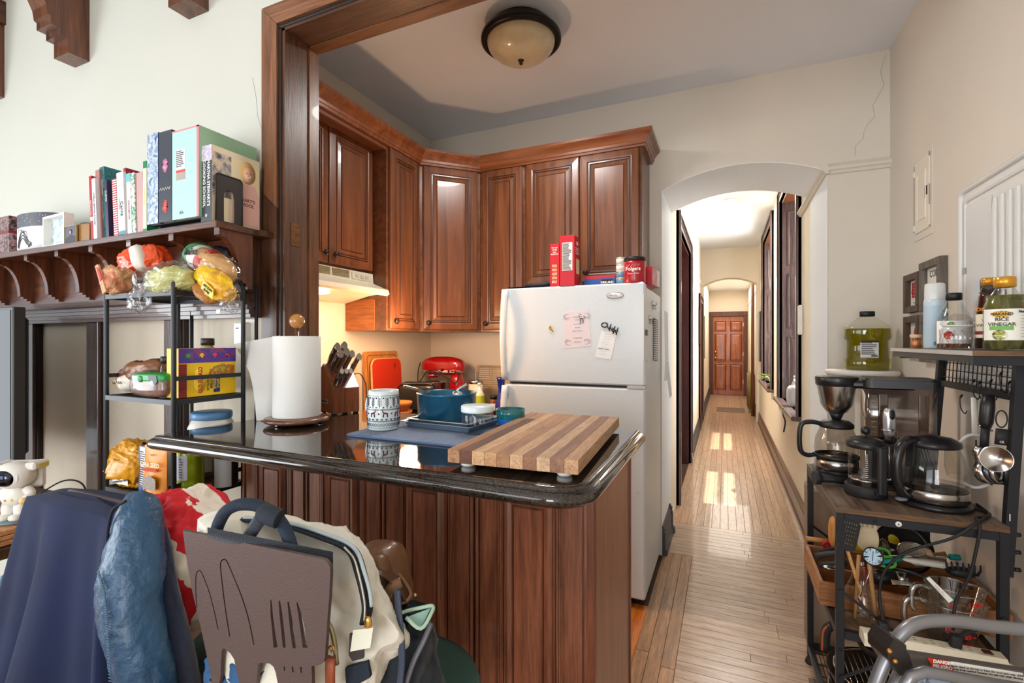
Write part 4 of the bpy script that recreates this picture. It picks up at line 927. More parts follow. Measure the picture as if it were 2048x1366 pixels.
t, R = bag('tortilla_bag', 'clear bag of pale green tortillas slumping over the rack front', C(342,562,1.0), (.098,.045,.040), mat((182,182,118), .5, bump=.9, bs=22, var=.22, vs=14), e=(.8,.6), amp=.014, ry=-.10, seed=6)
part('bag_film', MB().blob((0,-.004,.004), (.108,.052,.048), (.8,.7), .018, 18, 80, 50, None, 12), CLR, t)
part('bag_tail', MB().blob((-.115,-.03,-.035), (.045,.02,.062), (.9,.7), .022, 22, 50, 36, Matrix.Rotation(.5,3,'Y'), 7), CLR, t)
t, R = bag('bun_bag', 'yellow and clear bag of buns hanging over the right end of the rack', C(432,568,1.03), (.086,.034,.034), art([(242,190,20),(246,200,40),(220,160,50),(240,184,20)], 12, .25), e=(.8,.7), amp=.014, ry=.55, seed=4)
part('bun', MB().blob((-.035,-.012,-.030), (.055,.03,.022), (1,1), .006, 20, R=R), mat((170,116,60), .5, bump=.5), t)
part('paper_panel', MB().prism([(-.005,-.018),(.050,-.055),(.054,-.026),(.008,.006)], -.046, -.043, XZ), mat((246,206,50), .4), t)
txt('ARTISAN\nBUNS', .012, face((.026,-.0475,-.024), (1,0,-.6), (.6,0,1)), INK, t, bold=.02)
part('bag_tail', MB().blob((.083,-.005,-.062), (.022,.02,.034), (.9,.8), .016, 22, 44, 30, None, 3), CLR, t)
part('closure_tag', MB().box(.045,.062,-.03,-.028,-.098,-.086), TW, t)
bag('snack_bag', 'dark navy bag with a yellow stripe at the back of the rack top', C(450,512,1.19), (.045,.03,.030), mat((30,36,66), .3, bump=.3), e=(.5,.5), ry=.3, seed=9, amp=.008)
# middle shelf
t, R = bag('bread_loaf', 'dark crusty loaf in a gold and clear bag on the middle shelf', (-1.925, 1.05, RMZ+.070), (.135,.05,.040), mat((120,74,42), .35, bump=.7, bs=30, var=.3, vs=20), e=(.9,.7), amp=.010, ry=-.22, seed=5, cat='bread')
part('bag_end', MB().blob((-.11,-.005,-.03), (.030,.03,.026), (.8,.8), .014, 22, 20, 14, None, 2), PL((206,150,40), .8), t)
part('paper_sleeve', MB().blob((-.035,-.02,-.028), (.055,.036,.032), (.9,.8), .006, 16, 24, 16, Matrix.Rotation(-.2,3,'Y'), 6), mat((224,218,206), .45, bump=.3), t)
txt('NATURAL', .013, face((-.03,-.068,-.03), (1,0,.05)), INK, t)
t = thing('bread_loaf', 'square seeded sandwich loaf with a green label in a clear bag', 'bread', (-1.755, 1.0, RMZ), .05)
part('loaf', MB().blob((0,0,.04), (.085,.04,.038), (.35,.5), .002, 30), mat((122,86,74), .8, bump=.8, bs=90, var=.4, vs=60), t)
part('green_label', MB().blob((.005,-.002,.066), (.082,.041,.017), (.4,.5), .001, 20), mat((30,140,60), .35), t)
part('heart_label', MB().prism([(.02,.074),(.06,.074),(.064,.055),(.045,.034),(.024,.05)], -.0435, -.042, XZ), mat((30,38,44), .4), t)
part('organic_seal', MB().lathe([(0,.002),(.011,.002),(.011,0)], 16, (-.02,-.043,.062), RX), mat((60,150,90), .5), t)
part('bag_film', MB().blob((0,0,.042), (.094,.046,.044), (.5,.6), .008, 18, 36, 24), CLR, t)
turned('seasoning_bottle', 'clear bottle of dark seasoning with a black cap by the taco box', 'bottle', (-1.722, 1.01, RMZ), [
    ('contents', [(0,.002),(.019,.002),(.020,.03),(.019,.045),(0,.046)], mat((34,26,30), .3)), ('bottle_body', [(0,0),(.021,0),(.022,.01),(.021,.08),(.018,.104),(.014,.112),(.013,.116)], GLS),
    ('label', [(.0222,.04),(.0222,.072)], mat((222,222,222), .5)), ('cap', [(.015,.112),(.0185,.112),(.0185,.134),(.016,.136),(0,.136)], BLACK)])
turned('spice_jar', 'small white capped jar behind the seasoning bottle', 'jar', (-1.80, 1.16, RMZ), [('jar_body', [(0,0),(.02,0),(.02,.09),(.014,.10),(0,.10)], mat((60,110,70), .4)), ('cap', [(.016,.10),(.022,.10),(.022,.128),(0,.13)], TW)])
turned('dressing_bottle', 'bottle of pale yellow dressing with a dark cap behind the taco box', 'bottle', (-1.745, 1.165, RMZ), [
    ('bottle_body', [(0,0),(.036,0),(.038,.02),(.038,.13),(.030,.155),(.018,.168),(.018,.175),(0,.176)], mat((186,180,120), .25, coat=.5, trans=.2)), ('cap', [(.019,.172),(.022,.172),(.022,.196),(.019,.198),(0,.198)], mat((50,40,34), .4))])
# taco shell box
t = thing('taco_box', 'yellow carton of ten taco shells on the middle shelf', 'box', (-1.628, .990, RMZ), math.radians(90))
W_, H_ = .20, .163
part('box_body', MB().box(0,W_,0,.062,0,H_,.001), mat((240,196,24), .45), t)
flat(t, .0, W_, H_*.70, H_, -.0002, art([(66,44,120),(100,50,140),(60,60,150),(140,60,110)], 18), 'printed_band')
part('side_print', MB().box(-.0006,0,.004,.058,H_*.05,H_*.98), mat((244,208,60), .45), t)
flat(t, .0, .026, 0, H_*.68, -.0004, stripes((170,36,24), (90,20,16), 60, 'Z'), 'red_pattern')
t2 = part('oval_label', MB().lathe([(0,.0008),(.026,.0008),(.026,0)], 24, (.070,-.0003,H_*.34), RX, .8, 1.75), mat((250,214,60), .4), t)
txt('OLD EL PASO', .0205, face((.0715,-.0014,H_*.34), (0,0,1), (-1,0,0)), mat((196,36,30), .5), t, bold=.03, xs=.72)
txt('10 TACO\n   SHELLS', .012, face((.104,-.001,H_*.22), (0,0,1), (-1,0,0)), INK, t, bold=.02, xs=.8)
flat(t, .118, .140, .010, .070, -.0004, mat((40,44,110), .4), 'blue_label'); txt('STAND\nSTUFF', .0115, face((.129,-.0012,.040), (0,0,1), (-1,0,0)), mat((250,214,60), .5), t, bold=.02)
part('printed_taco', MB().prism([(.10,H_*.44),(.19,H_*.36),(.195,H_*.62),(.15,H_*.67),(.105,H_*.58)], -.0008, -.0002, XZ), art([(214,150,50),(120,150,40),(196,60,40),(240,190,90)], 50), t)
for k in range(4): part('printed_burst', MB().lathe([(0,.0008),(.009,.0008)], 5, (.03+.046*k,-.0004,H_*.85), RX), mat([(60,160,80),(240,190,40),(230,60,90),(210,60,50)][k], .5), t)
# lower shelf
t, R = bag('coffee_bag', 'crumpled golden foil coffee bag at the left of the lower shelf', (-1.925, 1.02, RLZ+.068), (.085,.05,.070), mat((214,150,24), .38, bump=.7, bs=18, coat=.2), e=(.5,.6), amp=.022, fr=16, ry=.3, seed=11)
flat(t, -.03, .06, -.055, -.035, -.052, TW); txt('GUARANTEED FRESH', .010, FT(.015,-.0535,-.045, .2), INK, t)
part('smile_print', MB().tube([(-.01+.016*math.cos(a), -.05, .03+.006*math.sin(a)) for a in [PI+PI*k/6 for k in range(7)]], .001, 4), INK, t)
part('clip', MB().box(.05,.10,-.02,-.008,.045,.058,.003).cyl((.06,-.014,.06),(.085,-.014,.085),.006), BLACK, t)
part('red_tag', MB().blob((.055,0,.03), (.02,.02,.035), (.6,.6), .004), mat((150,30,30), .4), t)
t = carton('pasta_box', 'white and blue carton with a nutrition table on the lower shelf', 'box', (-1.812, .985, RLZ), .052, .12, .146, mat((222,226,232), .5), math.radians(-6))
flat(t, -.026, -.020, 0, .146, -.0002, mat((70,130,200), .5), 'blue_edge'); lines(t, -.017, .022, .012, .134, -.0004, 16, INK, .3)
t = carton('flour_box', 'open brown cardboard box standing behind the pantry goods', 'box', (-1.75, 1.10, RLZ), .10, .10, .155, mat((150,104,74), .8), 0)
part('flap', MB().prism([(-.05,.155),(.05,.155),(.07,.185),(-.02,.175)], .0, .002, XZ), mat((170,124,90), .8), t); 
part('yellow_edge', MB().box(-.05,.05,-.001,.0,.145,.155), mat((236,196,60), .5), t)
t = thing('seed_pouch', 'orange stand-up pouch of chia seed with a clear window', 'bag', (-1.722, .975, RLZ), math.radians(2))
t.scale = (1.22,1.1,1.18)
b = MB()
def pouch(u, v):
    x = -.046+.092*u; z = v*.135; d = .022*(1-v)**.8*math.sin(PI*u)**.6
    return (x*(1-.0*v), -d, z + .004*math.sin(u*5))
b.grid(pouch, 14, 12).grid(lambda u, v: (pouch(u, v)[0], -pouch(u, v)[1]+.001, pouch(u, v)[2]), 14, 12)
part('pouch_body', b, mat((232,140,30), .35, bump=.2), t)
flat(t, -.03, .03, .068, .076, -.0185, mat((190,60,30), .5), 'ribbon'); txt('CHIA SEED', .0165, FT(0,-.0175,.086), mat((250,230,190), .5), t, bold=.02); txt('BOB', .008, FT(0,-.010,.112), mat((200,80,30), .5), t)
part('window', MB().prism([(-.02,.02),(.034,.02),(.034,.05),(.006,.06),(-.018,.05)], -.0245, -.0235, XZ), mat((150,140,130), .3, var=.3, vs=200), t)
part('organic_seal', MB().lathe([(0,.001),(.009,.001),(.009,0)], 16, (-.027,-.0235,.018), RX), mat((40,90,160), .5), t)
def can(prof_r, h): return [(0,0),(prof_r*.97,0),(prof_r,.003),(prof_r,h*.3),(prof_r*.985,h*.31),(prof_r,h*.33),(prof_r*.985,h*.35),(prof_r,h*.37),(prof_r,h*.66),(prof_r*.985,h*.68),(prof_r,h*.70),(prof_r*.985,h*.72),(prof_r,h*.74),(prof_r,h-.003),(prof_r*.97,h),(prof_r*.94,h-.003),(0,h-.003)]
t = turned('olive_can', 'bright green tin can printed with olives on the lower shelf', 'can', (-1.612+.0, 1.025, RLZ), [('can_body', can(.043,.150), mat((150,170,20), .3, .3))])
t.location.x = -1.628
part('label', MB().lathe([(.0436,.055),(.0436,.135)], 10, a0=-PI*.52, a1=-PI*.22), mat((206,204,216), .5), t); lines(t, .008, .028, .062, .128, -.0405, 8)
part('printed_olives', MB().ball((-.026,-.032,.05), .009, 10, 8).ball((-.032,-.026,.10), .008, 10, 8).ball((-.018,-.038,.028), .007, 10, 8), mat((110,124,30), .4), t, kind='stuff')
t = turned('powder_tin', 'dark brown and white tin with a nutrition panel behind the green can', 'can', (-1.605, 1.135, RLZ), [('can_body', can(.040,.142), mat((52,36,34), .35))])
part('label', MB().lathe([(.0406,.004),(.0406,.134)], 10, a0=-PI*.5, a1=-PI*.05), mat((222,220,218), .5), t)
turned('protein_tub', 'big white tub with a blue lid behind the bar top edge', 'tub', (-1.72, 1.14, RLZ+.0), [('tub_body', [(0,0),(.07,0),(.074,.02),(.074,.15),(.062,.175),(.055,.18),(0,.18)], mat((226,222,214), .4)), ('lid', [(.056,.176),(.064,.178),(.066,.184),(.066,.200),(.062,.204),(0,.205)], mat((84,130,176), .35))]).location = (-1.70,1.15,RLZ+.05)
# ================================================================ things on the bar
BZ = 1.0802
p = atZ(594, 847, BZ)
t = thing('paper_towel_holder', 'brown wooden paper towel holder with a round ball finial', 'paper towel holder', p)
WD = wood((84,50,34), (126,82,58), 'X', 1.4, .3, .3)
part('base', MB().lathe([(0,.008),(.098,.008),(.106,.012),(.108,.018),(.104,.024),(.09,.027),(0,.027)], 36), WD, t)
part('post', MB().cyl((0,0,.026), (0,0,.342), .009, n=12), WD, t)
part('finial', MB().ball((0,0,.362), .026, 20, 14), mat((176,120,60), .25, coat=.6), t)
for k in range(3): a = 2*PI*k/3+.5; part('foot', MB().cyl((.08*math.cos(a),.08*math.sin(a),0), (.08*math.cos(a),.08*math.sin(a),.009), .008, n=10), STEEL, t)
PT = mat((226,226,224), .9, bump=.3, bs=150)
t = thing('paper_towel_roll', 'white paper towel roll with its loose sheet hanging to the left', 'paper towel', (p.x, p.y, p.z+.028))
part('roll', MB().lathe([(.020,0),(.078,0),(.079,.002),(.079,.278),(.078,.28),(.020,.28),(.020,0)], 48), PT, t)
part('cardboard_core', MB().lathe([(.019,0),(.019,.281),(.016,.281),(.016,0),(.019,0)], 24), mat((170,140,100), .8), t)
Lx = [(688,467),(705,478),(720,487),(745,499),(770,505),(800,509),(842,513)]
def lft(y):
    for (y0, x0), (y1, x1) in zip(Lx[:-1], Lx[1:]):
        if y <= y1: return x0 + (x1-x0)*(y-y0)/(y1-y0)
    return Lx[-1][1]
def sheet(u, v):
    yl = 688+(842-688)*v; yr = 671+(833-671)*v
    x = lft(yl)*(1-u) + 560*u; y = yl*(1-u) + yr*u
    return atY(x, y, 1.215 + .085*u**1.5 + .008*math.sin(u*4+v*1.5))
b = MB().grid(sheet, 20, 16); b2 = MB().grid(lambda u, v: sheet(u, v)+Vector((0,.0006,0)), 20, 16)
part('loose_sheet', b, PT, t, True)
# knife block
t = thing('knife_block', 'cherry wood knife block filled with steel handled knives', 'knife block', atZ(664, 829, BZ)+Vector((0,.05,0)), D(68))
KW = wood((120,62,32), (158,92,54), 'Z', 1.2, .35, .2); K2 = wood((96,48,26), (130,74,44), 'X', 1.2, .4)
part('block', MB().prism([(-.045,.006),(.075,.006),(.105,.15),(.045,.20),(-.045,.105)], -.055, .055, YZ), KW, t)
for x in (-.045, .045):
    for y in (-.035, .065): part('foot', MB().box(x-.008, x+.008, y-.008, y+.008, 0, .0065), MATBLK, t)
lb = part('label_plate', MB().box(-.0565, -.055, .0, .055, .042, .058), mat((206,198,180), .25, .7), t); txt('McCook', .0125, face((-.0572,.0275,.050), (0,-1,0), (0,0,1)), INK, lb, bold=.03)
SD = Vector((0,-.72,.69)).normalized(); UP_ = Vector((0,.69,.72)).normalized()
def knife(x, s, L, r, big=True):
    o = Vector((x, -.045+.09*s, .105+.095*s)); b = MB(); pts = [o - SD*.01, o+SD*.012, o+SD*L*.45+UP_*.004, o+SD*L*.85+UP_*.002, o+SD*L-UP_*.006]
    b.tube(pts, [r*.8, r*.8, r*1.05, r, r*1.15], 10, flat=1.5, up=tuple(UP_))
    kn = part('knife_handle', b, STEEL, t)
    part('handle_inlay', MB().tube([o+SD*L*.2+UP_*(r*.2), o+SD*L*.8+UP_*(r*.2)], r*1.02, 8, flat=1.2, up=tuple(UP_)), mat((150,148,146), .2, .95), kn)
for x in (-.046, -.028, -.010): knife(x, .10, .095, .0065)
for x, s, L, r in ((-.038,.62,.12,.010), (-.012,.66,.125,.010), (.012,.64,.115,.0095), (.040,.55,.11,.009), (-.038,.92,.12,.0095), (-.010,.93,.125,.0095)): knife(x, s, L, r)
# mug on the mat
p = atZ(700, 872, BZ)
MX0, MX1, MY0, MY1 = -1.065, -.622, 1.138, 1.50
t = thing('drying_mat', 'blue grey ribbed drying mat with stitched border', 'mat', ((MX0+MX1)/2, (MY0+MY1)/2, BZ))
hx, hy = (MX1-MX0)/2, (MY1-MY0)/2
part('mat_body', MB().prism(rrect(-hx,hx,-hy,hy,.02), .0, .0055, XY), mat((120,142,172), .9, bump=.5, bs=150), t)
part('border', MB().tube([(x,y,.003) for x,y in rrect(-hx,hx,-hy,hy,.02)], .0035, 6, closed=True), mat((84,104,136), .8), t)
b = MB()
for k in range(1, 40): x = -hx+.018+(2*hx-.036)*k/40; b.box(x-.0022, x+.0022, -hy+.018, hy-.018, .0055, .0068)
part('rib', b, mat((150,160,180), .9, bump=.4, bs=160), t, kind='stuff')
MZ = BZ+.0062+.0006
p = atZ(767, 858, MZ); MUGC = Vector((p.x, p.y, MZ))
t = thing('mug', 'tall white mug with winter reindeer knit pattern', 'mug', MUGC)
R0 = .051; MWH = mat((214,226,228), .12, coat=.6)
def mr(z): return R0*(.94+.06*math.sin(PI*min(1, max(0, (z/.126)))) )
part('mug_body', MB().lathe([(0,.002),(.040,0),(.044,.002)]+[(mr(z*.126/12), .004+z*.12/12) for z in range(0,13)]+[(R0*.90,.127),(R0*.86,.122),(R0*.86,.02),(0,.015)], 44), MWH, t)
hp_ = spline([(-.046,.01,.100),(-.070,.016,.098),(-.082,.02,.075),(-.080,.02,.05),(-.064,.016,.026),(-.045,.01,.022)], 6)
part('mug_handle', MB().tube(hp_, .008, 10), MWH, t)
def mw(a, z): r = mr(z)+.0006; return (r*math.sin(a), -r*math.cos(a), z)
MK = mat((52,50,66), .6); MR_ = mat((110,40,48), .6)
b = MB()
for z in (.112, .070, .031, .012, .0335, .0675): b.tube([mw(2*PI*k/48, z) for k in range(48)], .0008, 4, closed=True)
for k in range(14):
    a = 2*PI*k/14
    b.tube([mw(a,.073), mw(a,.106)], .0008, 4)
    for z in (.078,.085,.092,.099): b.tube([mw(a-.11,z+.009), mw(a,z), mw(a+.11,z+.009)], .0009, 4)
    for z in (.105,.076): q_ = mw(a+PI/14, z); b.ball(q_, .0026, 6, 4)
for k in range(36):
    a = 2*PI*k/36; b.tube([mw(a,.026), mw(a+PI/36,.021), mw(a+2*PI/36,.026)], .0008, 4); b.tube([mw(a,.016), mw(a+PI/36,.021), mw(a+2*PI/36,.016)], .0008, 4)
for k in range(22):
    a = 2*PI*k/22; b.tube([mw(a-.06,.040), mw(a,.036), mw(a+.06,.040)], .0017, 4)
part('knit_pattern', b, MK, t, kind='stuff')
b = MB()
for k in range(8):
    a = 2*PI*k/8; s = 1 if k % 2 else -1
    b.tube([mw(a-.13*s,.060), mw(a,.058), mw(a+.13*s,.056)], .0028, 5)
    for q_ in (-.12, -.08, .09, .13): b.tube([mw(a+q_*s,.056), mw(a+q_*s*1.2,.045)], .001, 4)
    b.tube([mw(a-.13*s,.060), mw(a-.19*s,.066)], .0018, 4); b.tube([mw(a-.17*s,.066), mw(a-.15*s,.0685), mw(a-.20*s,.069)], .0007, 4)
    b.ball(mw(a+PI/8, .056), .0028, 6, 5)
part('reindeer', b, MR_, t, kind='stuff')
# baking trays and saucepan
ALU = mat((190,196,202), .3, .85)
def tray(w, d, h, par, z0, m, nm='pan_body'):
    b = MB().rings(w, d, [(.012,0),(.006,.002),(0,h-.003),(-.004,h),(-.012,h),(-.013,h-.002),(-.011,h-.003)], lambda a, c, dd: (a, c, z0+dd), cap=False)
    b.box(-w/2+.012, w/2-.012, -d/2+.012, d/2-.012, z0, z0+.0012); return part(nm, b, m, par)
TRC = Vector((-.835, 1.395, MZ))
t = thing('baking_tray', 'blue grey metal baking tray lying on the drying mat', 'tray', TRC, D(-4)); tray(.25, .19, .022, t, 0, mat((120,140,160), .35, .6))
t = thing('baking_tray', 'second shallow aluminium tray nested under the blue saucepan', 'tray', TRC+Vector((0,.0,.0135)), D(-4)); tray(.22, .165, .016, t, 0, ALU)
t = thing('saucepan', 'dark teal saucepan with steel handle standing on the trays', 'saucepan', (-.875, 1.42, MZ+.0155), D(-16))
TEAL = mat((32,96,128), .3, .55, coat=.4)
part('pan_body', MB().lathe([(0,0),(.094,0),(.098,.003),(.101,.088),(.104,.092),(.101,.0935),(.098,.090),(.095,.006),(0,.004)], 48), TEAL, t)
part('handle', MB().tube(spline([(-.098,0,.078),(-.12,.0,.086),(-.17,.0,.094),(-.235,.0,.100)], 5), .0075, 8, flat=.55, up=(0,0,1)), STEEL, t)
part('handle_bracket', MB().box(-.108,-.096,-.012,.012,.066,.090,.003), STEEL, t)
b = MB(); b.blob((.03,.02,.085), (.018,.016,.012), (1,1)); b.tube(spline([(.02,.02,.088),(.035,.03,.105),(.05,.05,.118)], 5), .006, 8)
single('ladle', b, CHROME, 'shiny steel ladle curving out of the saucepan', 'ladle', loc=(-.875,1.42,MZ+.0155))
p = atZ(955, 866, MZ)
turned('plastic_jar', 'empty clear plastic jar with a white lid beside the saucepan', 'jar', (p.x, p.y, MZ), [
  ('jar_body', [(0,.001),(.040,0),(.046,.004),(.049,.012),(.049,.058),(.047,.064),(.045,.066)], glass((.93,.96,.98), .03, 1.3, .5)),
  ('lid', [(.047,.066),(.0505,.067),(.051,.070),(.051,.083),(.049,.086),(0,.087)], mat((214,224,226), .35))], n=40)
p = atZ(1003, 858, MZ)
turned('glass_bowl', 'small turquoise ribbed glass bowl behind the clear jar', 'bowl', (-.650, 1.455, BZ+.007), [
  ('bowl_body', [(0,.002),(.030,0),(.034,.003),(.044,.012),(.048,.045),(.049,.06),(.046,.060),(.043,.045),(.030,.012),(0,.010)], mat((40,150,160), .1, trans=.55, coat=.5)),
  ('blue_base', [(.0345,.0035),(.0445,.012),(.0470,.030)], mat((40,110,190), .15, coat=.5))], n=32)
# butcher block
t = thing('cutting_board', 'thick butcher block cutting board of mixed wood strips on white feet', 'cutting board', (-.449, 1.263, BZ), D(3.5))
cols = [((150,104,70),(188,140,100)), ((86,46,30),(112,64,42)), ((190,146,104),(216,176,134)), ((178,130,88),(206,160,116)), ((150,102,66),(180,132,92)), ((182,140,102),(212,170,128)), ((130,84,56),(160,112,78)), ((188,150,112),(214,178,140)), ((120,80,56),(156,112,80)), ((176,132,92),(202,160,118))]
n = 10; w = .305/n
for i in range(n):
    c1, c2 = cols[i]
    cut = random.uniform(-.12, .18); x = -.1525+i*w
    c3, c4 = [tuple(int(q*(.93 if i % 2 else 1.03)) for q in v) for v in (cols[(i+2) % n] if i in (1, 6) else cols[i])]
    for (y0, y1, ca, cb_) in ((-.305, cut, c1, c2), (cut, .305, c3, c4)):
        part('wood_strip', MB().box(x+.0002, x+w-.0002, y0, y1, .012, .0425, .0006), wood(ca, cb_, 'Y', 1.3, .5, 0, .1, objvar=.06), t)
for x in (-.115, .115):
    for y in (-.272, .272): part('rubber_foot', MB().lathe([(0,0),(.014,0),(.017,.004),(.017,.0118),(0,.0118)], 20, (x,y,0)), mat((236,234,228), .5), t)
# ================================================================ kitchen corner, on the lower worktop
KZ = .9102
t = thing('chopping_board', 'large oak chopping board with juice groove leaning on the left wall', 'cutting board', (-2.085, 2.58, KZ))
OB = wood((186,120,56), (222,160,90), 'Z', 1, .5)
R = Matrix.Rotation(D(-3), 4, 'Y')
b = MB(); b.M = R; b.prism(rrect(-.17,.17,0,.395,.02), -.010, .008, lambda y, z, w: (w, y, z)); part('board', b, OB, t)
b = MB(); b.M = R; b.tube([(.0085, y, z) for y, z in rrect(-.145,.145,.03,.37,.02)], .003, 6, closed=True); part('juice_groove', b, mat((130,76,30), .6), t)
t = thing('chopping_board', 'red plastic chopping board with hanging hole in front of oak board', 'cutting board', (-2.058, 2.60, KZ), 0)
ol = rrect(-.15,.15,0,.345,.05, 6); hole = [(.085+.012*math.cos(a), .29+.022*math.sin(a)) for a in [2*PI*k/14 for k in range(14)]]
me = plate([ol, hole], .014); me.transform(Matrix.Rotation(D(-3), 4, 'Y') @ Matrix(((0,0,1,0),(1,0,0,0),(0,1,0,0),(0,0,0,1)))); part('board', me, mat((206,52,26), .5, bump=.1), t)
b = MB(); b.M = R; b.tube([(0, y, z) for y, z in rrect(-.15,.15,0,.345,.05,6)], .0076, 6, closed=True); part('edge_band', b, mat((228,176,110), .5), t)
t = thing('wall_outlet', 'cream double outlet plate on the kitchen wall by the knives', 'outlet', (-2.1165, 2.312, 1.185))
part('cover_plate', MB().box(0,.004,-.05,.05,-.062,.062,.002), mat((236,214,170), .4), t)
for y in (-.025, .025): part('socket', MB().box(.004,.007,y-.015,y+.015,-.035,.035,.003), mat((226,200,150), .4), t)
part('plug', MB().box(.007,.035,-.036,-.014,-.03,-.005,.004), MATBLK, t)
q0 = Vector((-2.09, 2.29, 1.165))
single('appliance_cord', MB().tube(spline([(-2.082,2.288,1.168),(-2.05,2.32,1.17),(-2.04,2.36,1.10),(-2.045,2.37,1.0),(-2.04,2.38,.93),(-1.98,2.44,.914),(-1.92,2.5,.914)], 8), .0032, 6), MATBLK, 'black cord hanging from the outlet beside the knife block', 'cord')
# stand mixer
t = thing('stand_mixer', 'red stand mixer with steel bowl and silver trim band', 'mixer', (-1.85, 2.96, KZ), D(6))
RDM = mat((176,16,26), .18, coat=.8)
part('base', MB().prism(rrect(-.17,.15,-.10,.10,.06,6), 0, .035, XY), RDM, t)
part('pedestal', MB().blob((.105,0,.12), (.05,.055,.12), (.8,.7), nu=32, nv=20), RDM, t)
hd = part('head', MB().blob((.0,0,.285), (.165,.062,.068), (.65,.75), nu=44, nv=28), RDM, t)
part('trim_band', MB().prism(rrect(-.150,.150,-.064,.064,.05,6), .242, .256, XY), CHROME, t)
part('attachment_hub', MB().cyl((-.175,0,.292), (-.155,0,.292), .022, n=20), CHROME, t)
part('beater_collar', MB().cyl((-.085,0,.20), (-.085,0,.235), .035, .042, n=20), RDM, t); part('collar_ring', MB().cyl((-.085,0,.212), (-.085,0,.222), .0415, n=24), CHROME, t)
part('bowl', MB().lathe([(0,.036),(.045,.036),(.05,.045),(.08,.07),(.10,.115),(.105,.165),(.110,.168),(.105,.170),(.10,.165),(.095,.115),(.075,.075),(0,.045)], 36, (-.085,0,0)), STEEL, t)
part('bowl_handle', MB().tube(spline([(-.085,-.10,.15),(-.085,-.135,.14),(-.085,-.13,.09),(-.085,-.09,.085)], 5), .006, 8), STEEL, t)
part('speed_knob', MB().ball((.02,-.066,.258), .010, 12, 8), BLACK, t); part('lock_knob', MB().ball((.07,-.066,.25), .008, 12, 8), BLACK, t)
part('wrapped_cord', MB().tube(spline([(-.16,-.05,.31),(-.19,-.03,.24),(-.15,-.09,.17),(-.08,-.09,.25),(.0,-.09,.24),(.08,-.085,.20),(.13,-.07,.17),(.14,-.05,.24),(.09,-.07,.25)], 7), .004, 6), MATBLK, t)
t = thing('toaster', 'black and steel two slot toaster in front of the red mixer', 'toaster', (-1.855, 2.66, KZ), D(20))
part('housing', MB().blob((0,0,.095), (.135,.085,.092), (.35,.4), nu=40, nv=24), mat((60,56,50), .25, .8), t)
part('top_plate', MB().box(-.11,.11,-.05,.05,.182,.19,.003), STEEL, t)
for y in (-.022,.022): part('slot', MB().box(-.09,.09,y-.010,y+.010,.189,.1915), INK, t)
part('lever', MB().box(-.15,-.13,-.02,.02,.10,.115,.004), BLACK, t)
for k in range(2): turned('bowl', ('terracotta orange bowl on the worktop, the upper of two stacked', 'terracotta orange bowl on the worktop, the lower of two stacked')[k], 'bowl', (-1.71, 2.25, KZ+.05*(1-k)), [('bowl_body', [(0,.002),(.035,0),(.04,.004),(.075,.045),(.08,.065),(.077,.066),(.07,.045),(.035,.010),(0,.008)], mat((206,110,44), .35, coat=.3))])
turned('canister', 'white canister with a silver rim between mixer and cooling rack', 'canister', (-1.60, 2.98, KZ), [('canister_body', [(0,0),(.048,0),(.05,.004),(.05,.17),(0,.17)], mat((232,214,182), .35)), ('lid', [(.051,.165),(.053,.168),(.053,.185),(.045,.192),(0,.19)], STEEL)])
t = thing('cooling_rack', 'cream wire cooling rack leaning against the kitchen back wall', 'cooling rack', (-1.50, 3.12, KZ)); CRM = mat((226,190,120), .35, .2)
R = Matrix.Rotation(D(-8), 4, 'X')
b = MB(); b.M = R; b.tube([(x,0,z) for x,z in rrect(-.19,.19,.0,.285,.025)], .0045, 8, closed=True); part('rim_wire', b, CRM, t)
b = MB(); b.M = R
for k in range(1, 19): b.tube([(-.19,0,.285*k/19),(.19,0,.285*k/19)], .0018, 5)
part('cross_wire', b, CRM, t, kind='stuff')
b = MB(); b.M = R
for x in (-.08,-.06,.06,.08): b.tube([(x,.003,0),(x,.003,.285)], .0022, 5)
part('support_wire', b, CRM, t, kind='stuff')
turned('soap_bottle', 'clear pump bottle with a lime green label near the refrigerator', 'bottle', (-1.475, 2.80, KZ), [('bottle_body', [(0,0),(.03,0),(.034,.004),(.034,.11),(.02,.135),(.012,.14)], mat((232,214,186), .2, coat=.4)), ('label', [(.0346,.015),(.0346,.105)], mat((180,190,40), .5)),
  ('pump', [(.014,.138),(.014,.152),(.006,.153),(.006,.175),(.011,.176),(.013,.186),(0,.188)], TW)])
turned('spice_jar', 'small spice jar with a black cap and white label near the refrigerator', 'jar', (-1.37, 2.80, KZ), [('jar_body', [(0,0),(.024,0),(.024,.08),(.018,.09),(0,.09)], mat((130,70,30), .25, coat=.4)), ('label', [(.0246,.015),(.0246,.06)], TW), ('cap', [(.018,.088),(.024,.09),(.024,.112),(0,.114)], BLACK)])
turned('spice_tin', 'small round steel spice tin beside the soap bottle', 'tin', (-1.42, 2.77, KZ), [('tin_body', [(0,0),(.026,0),(.026,.03),(0,.03)], mat((60,50,40), .3)), ('lid', [(.027,.028),(.028,.03),(.027,.04),(0,.041)], STEEL)])
turned('vase', 'slender cobalt blue glass vase beside the refrigerator', 'vase', (-1.285, 2.73, KZ), [('vase_body', [(0,.002),(.03,0),(.036,.01),(.038,.06),(.022,.12),(.018,.16),(.026,.22),(.030,.235),(.026,.235),(.015,.16),(.018,.12),(0,.02)], mat((20,50,170), .08, coat=.8, trans=.3))])
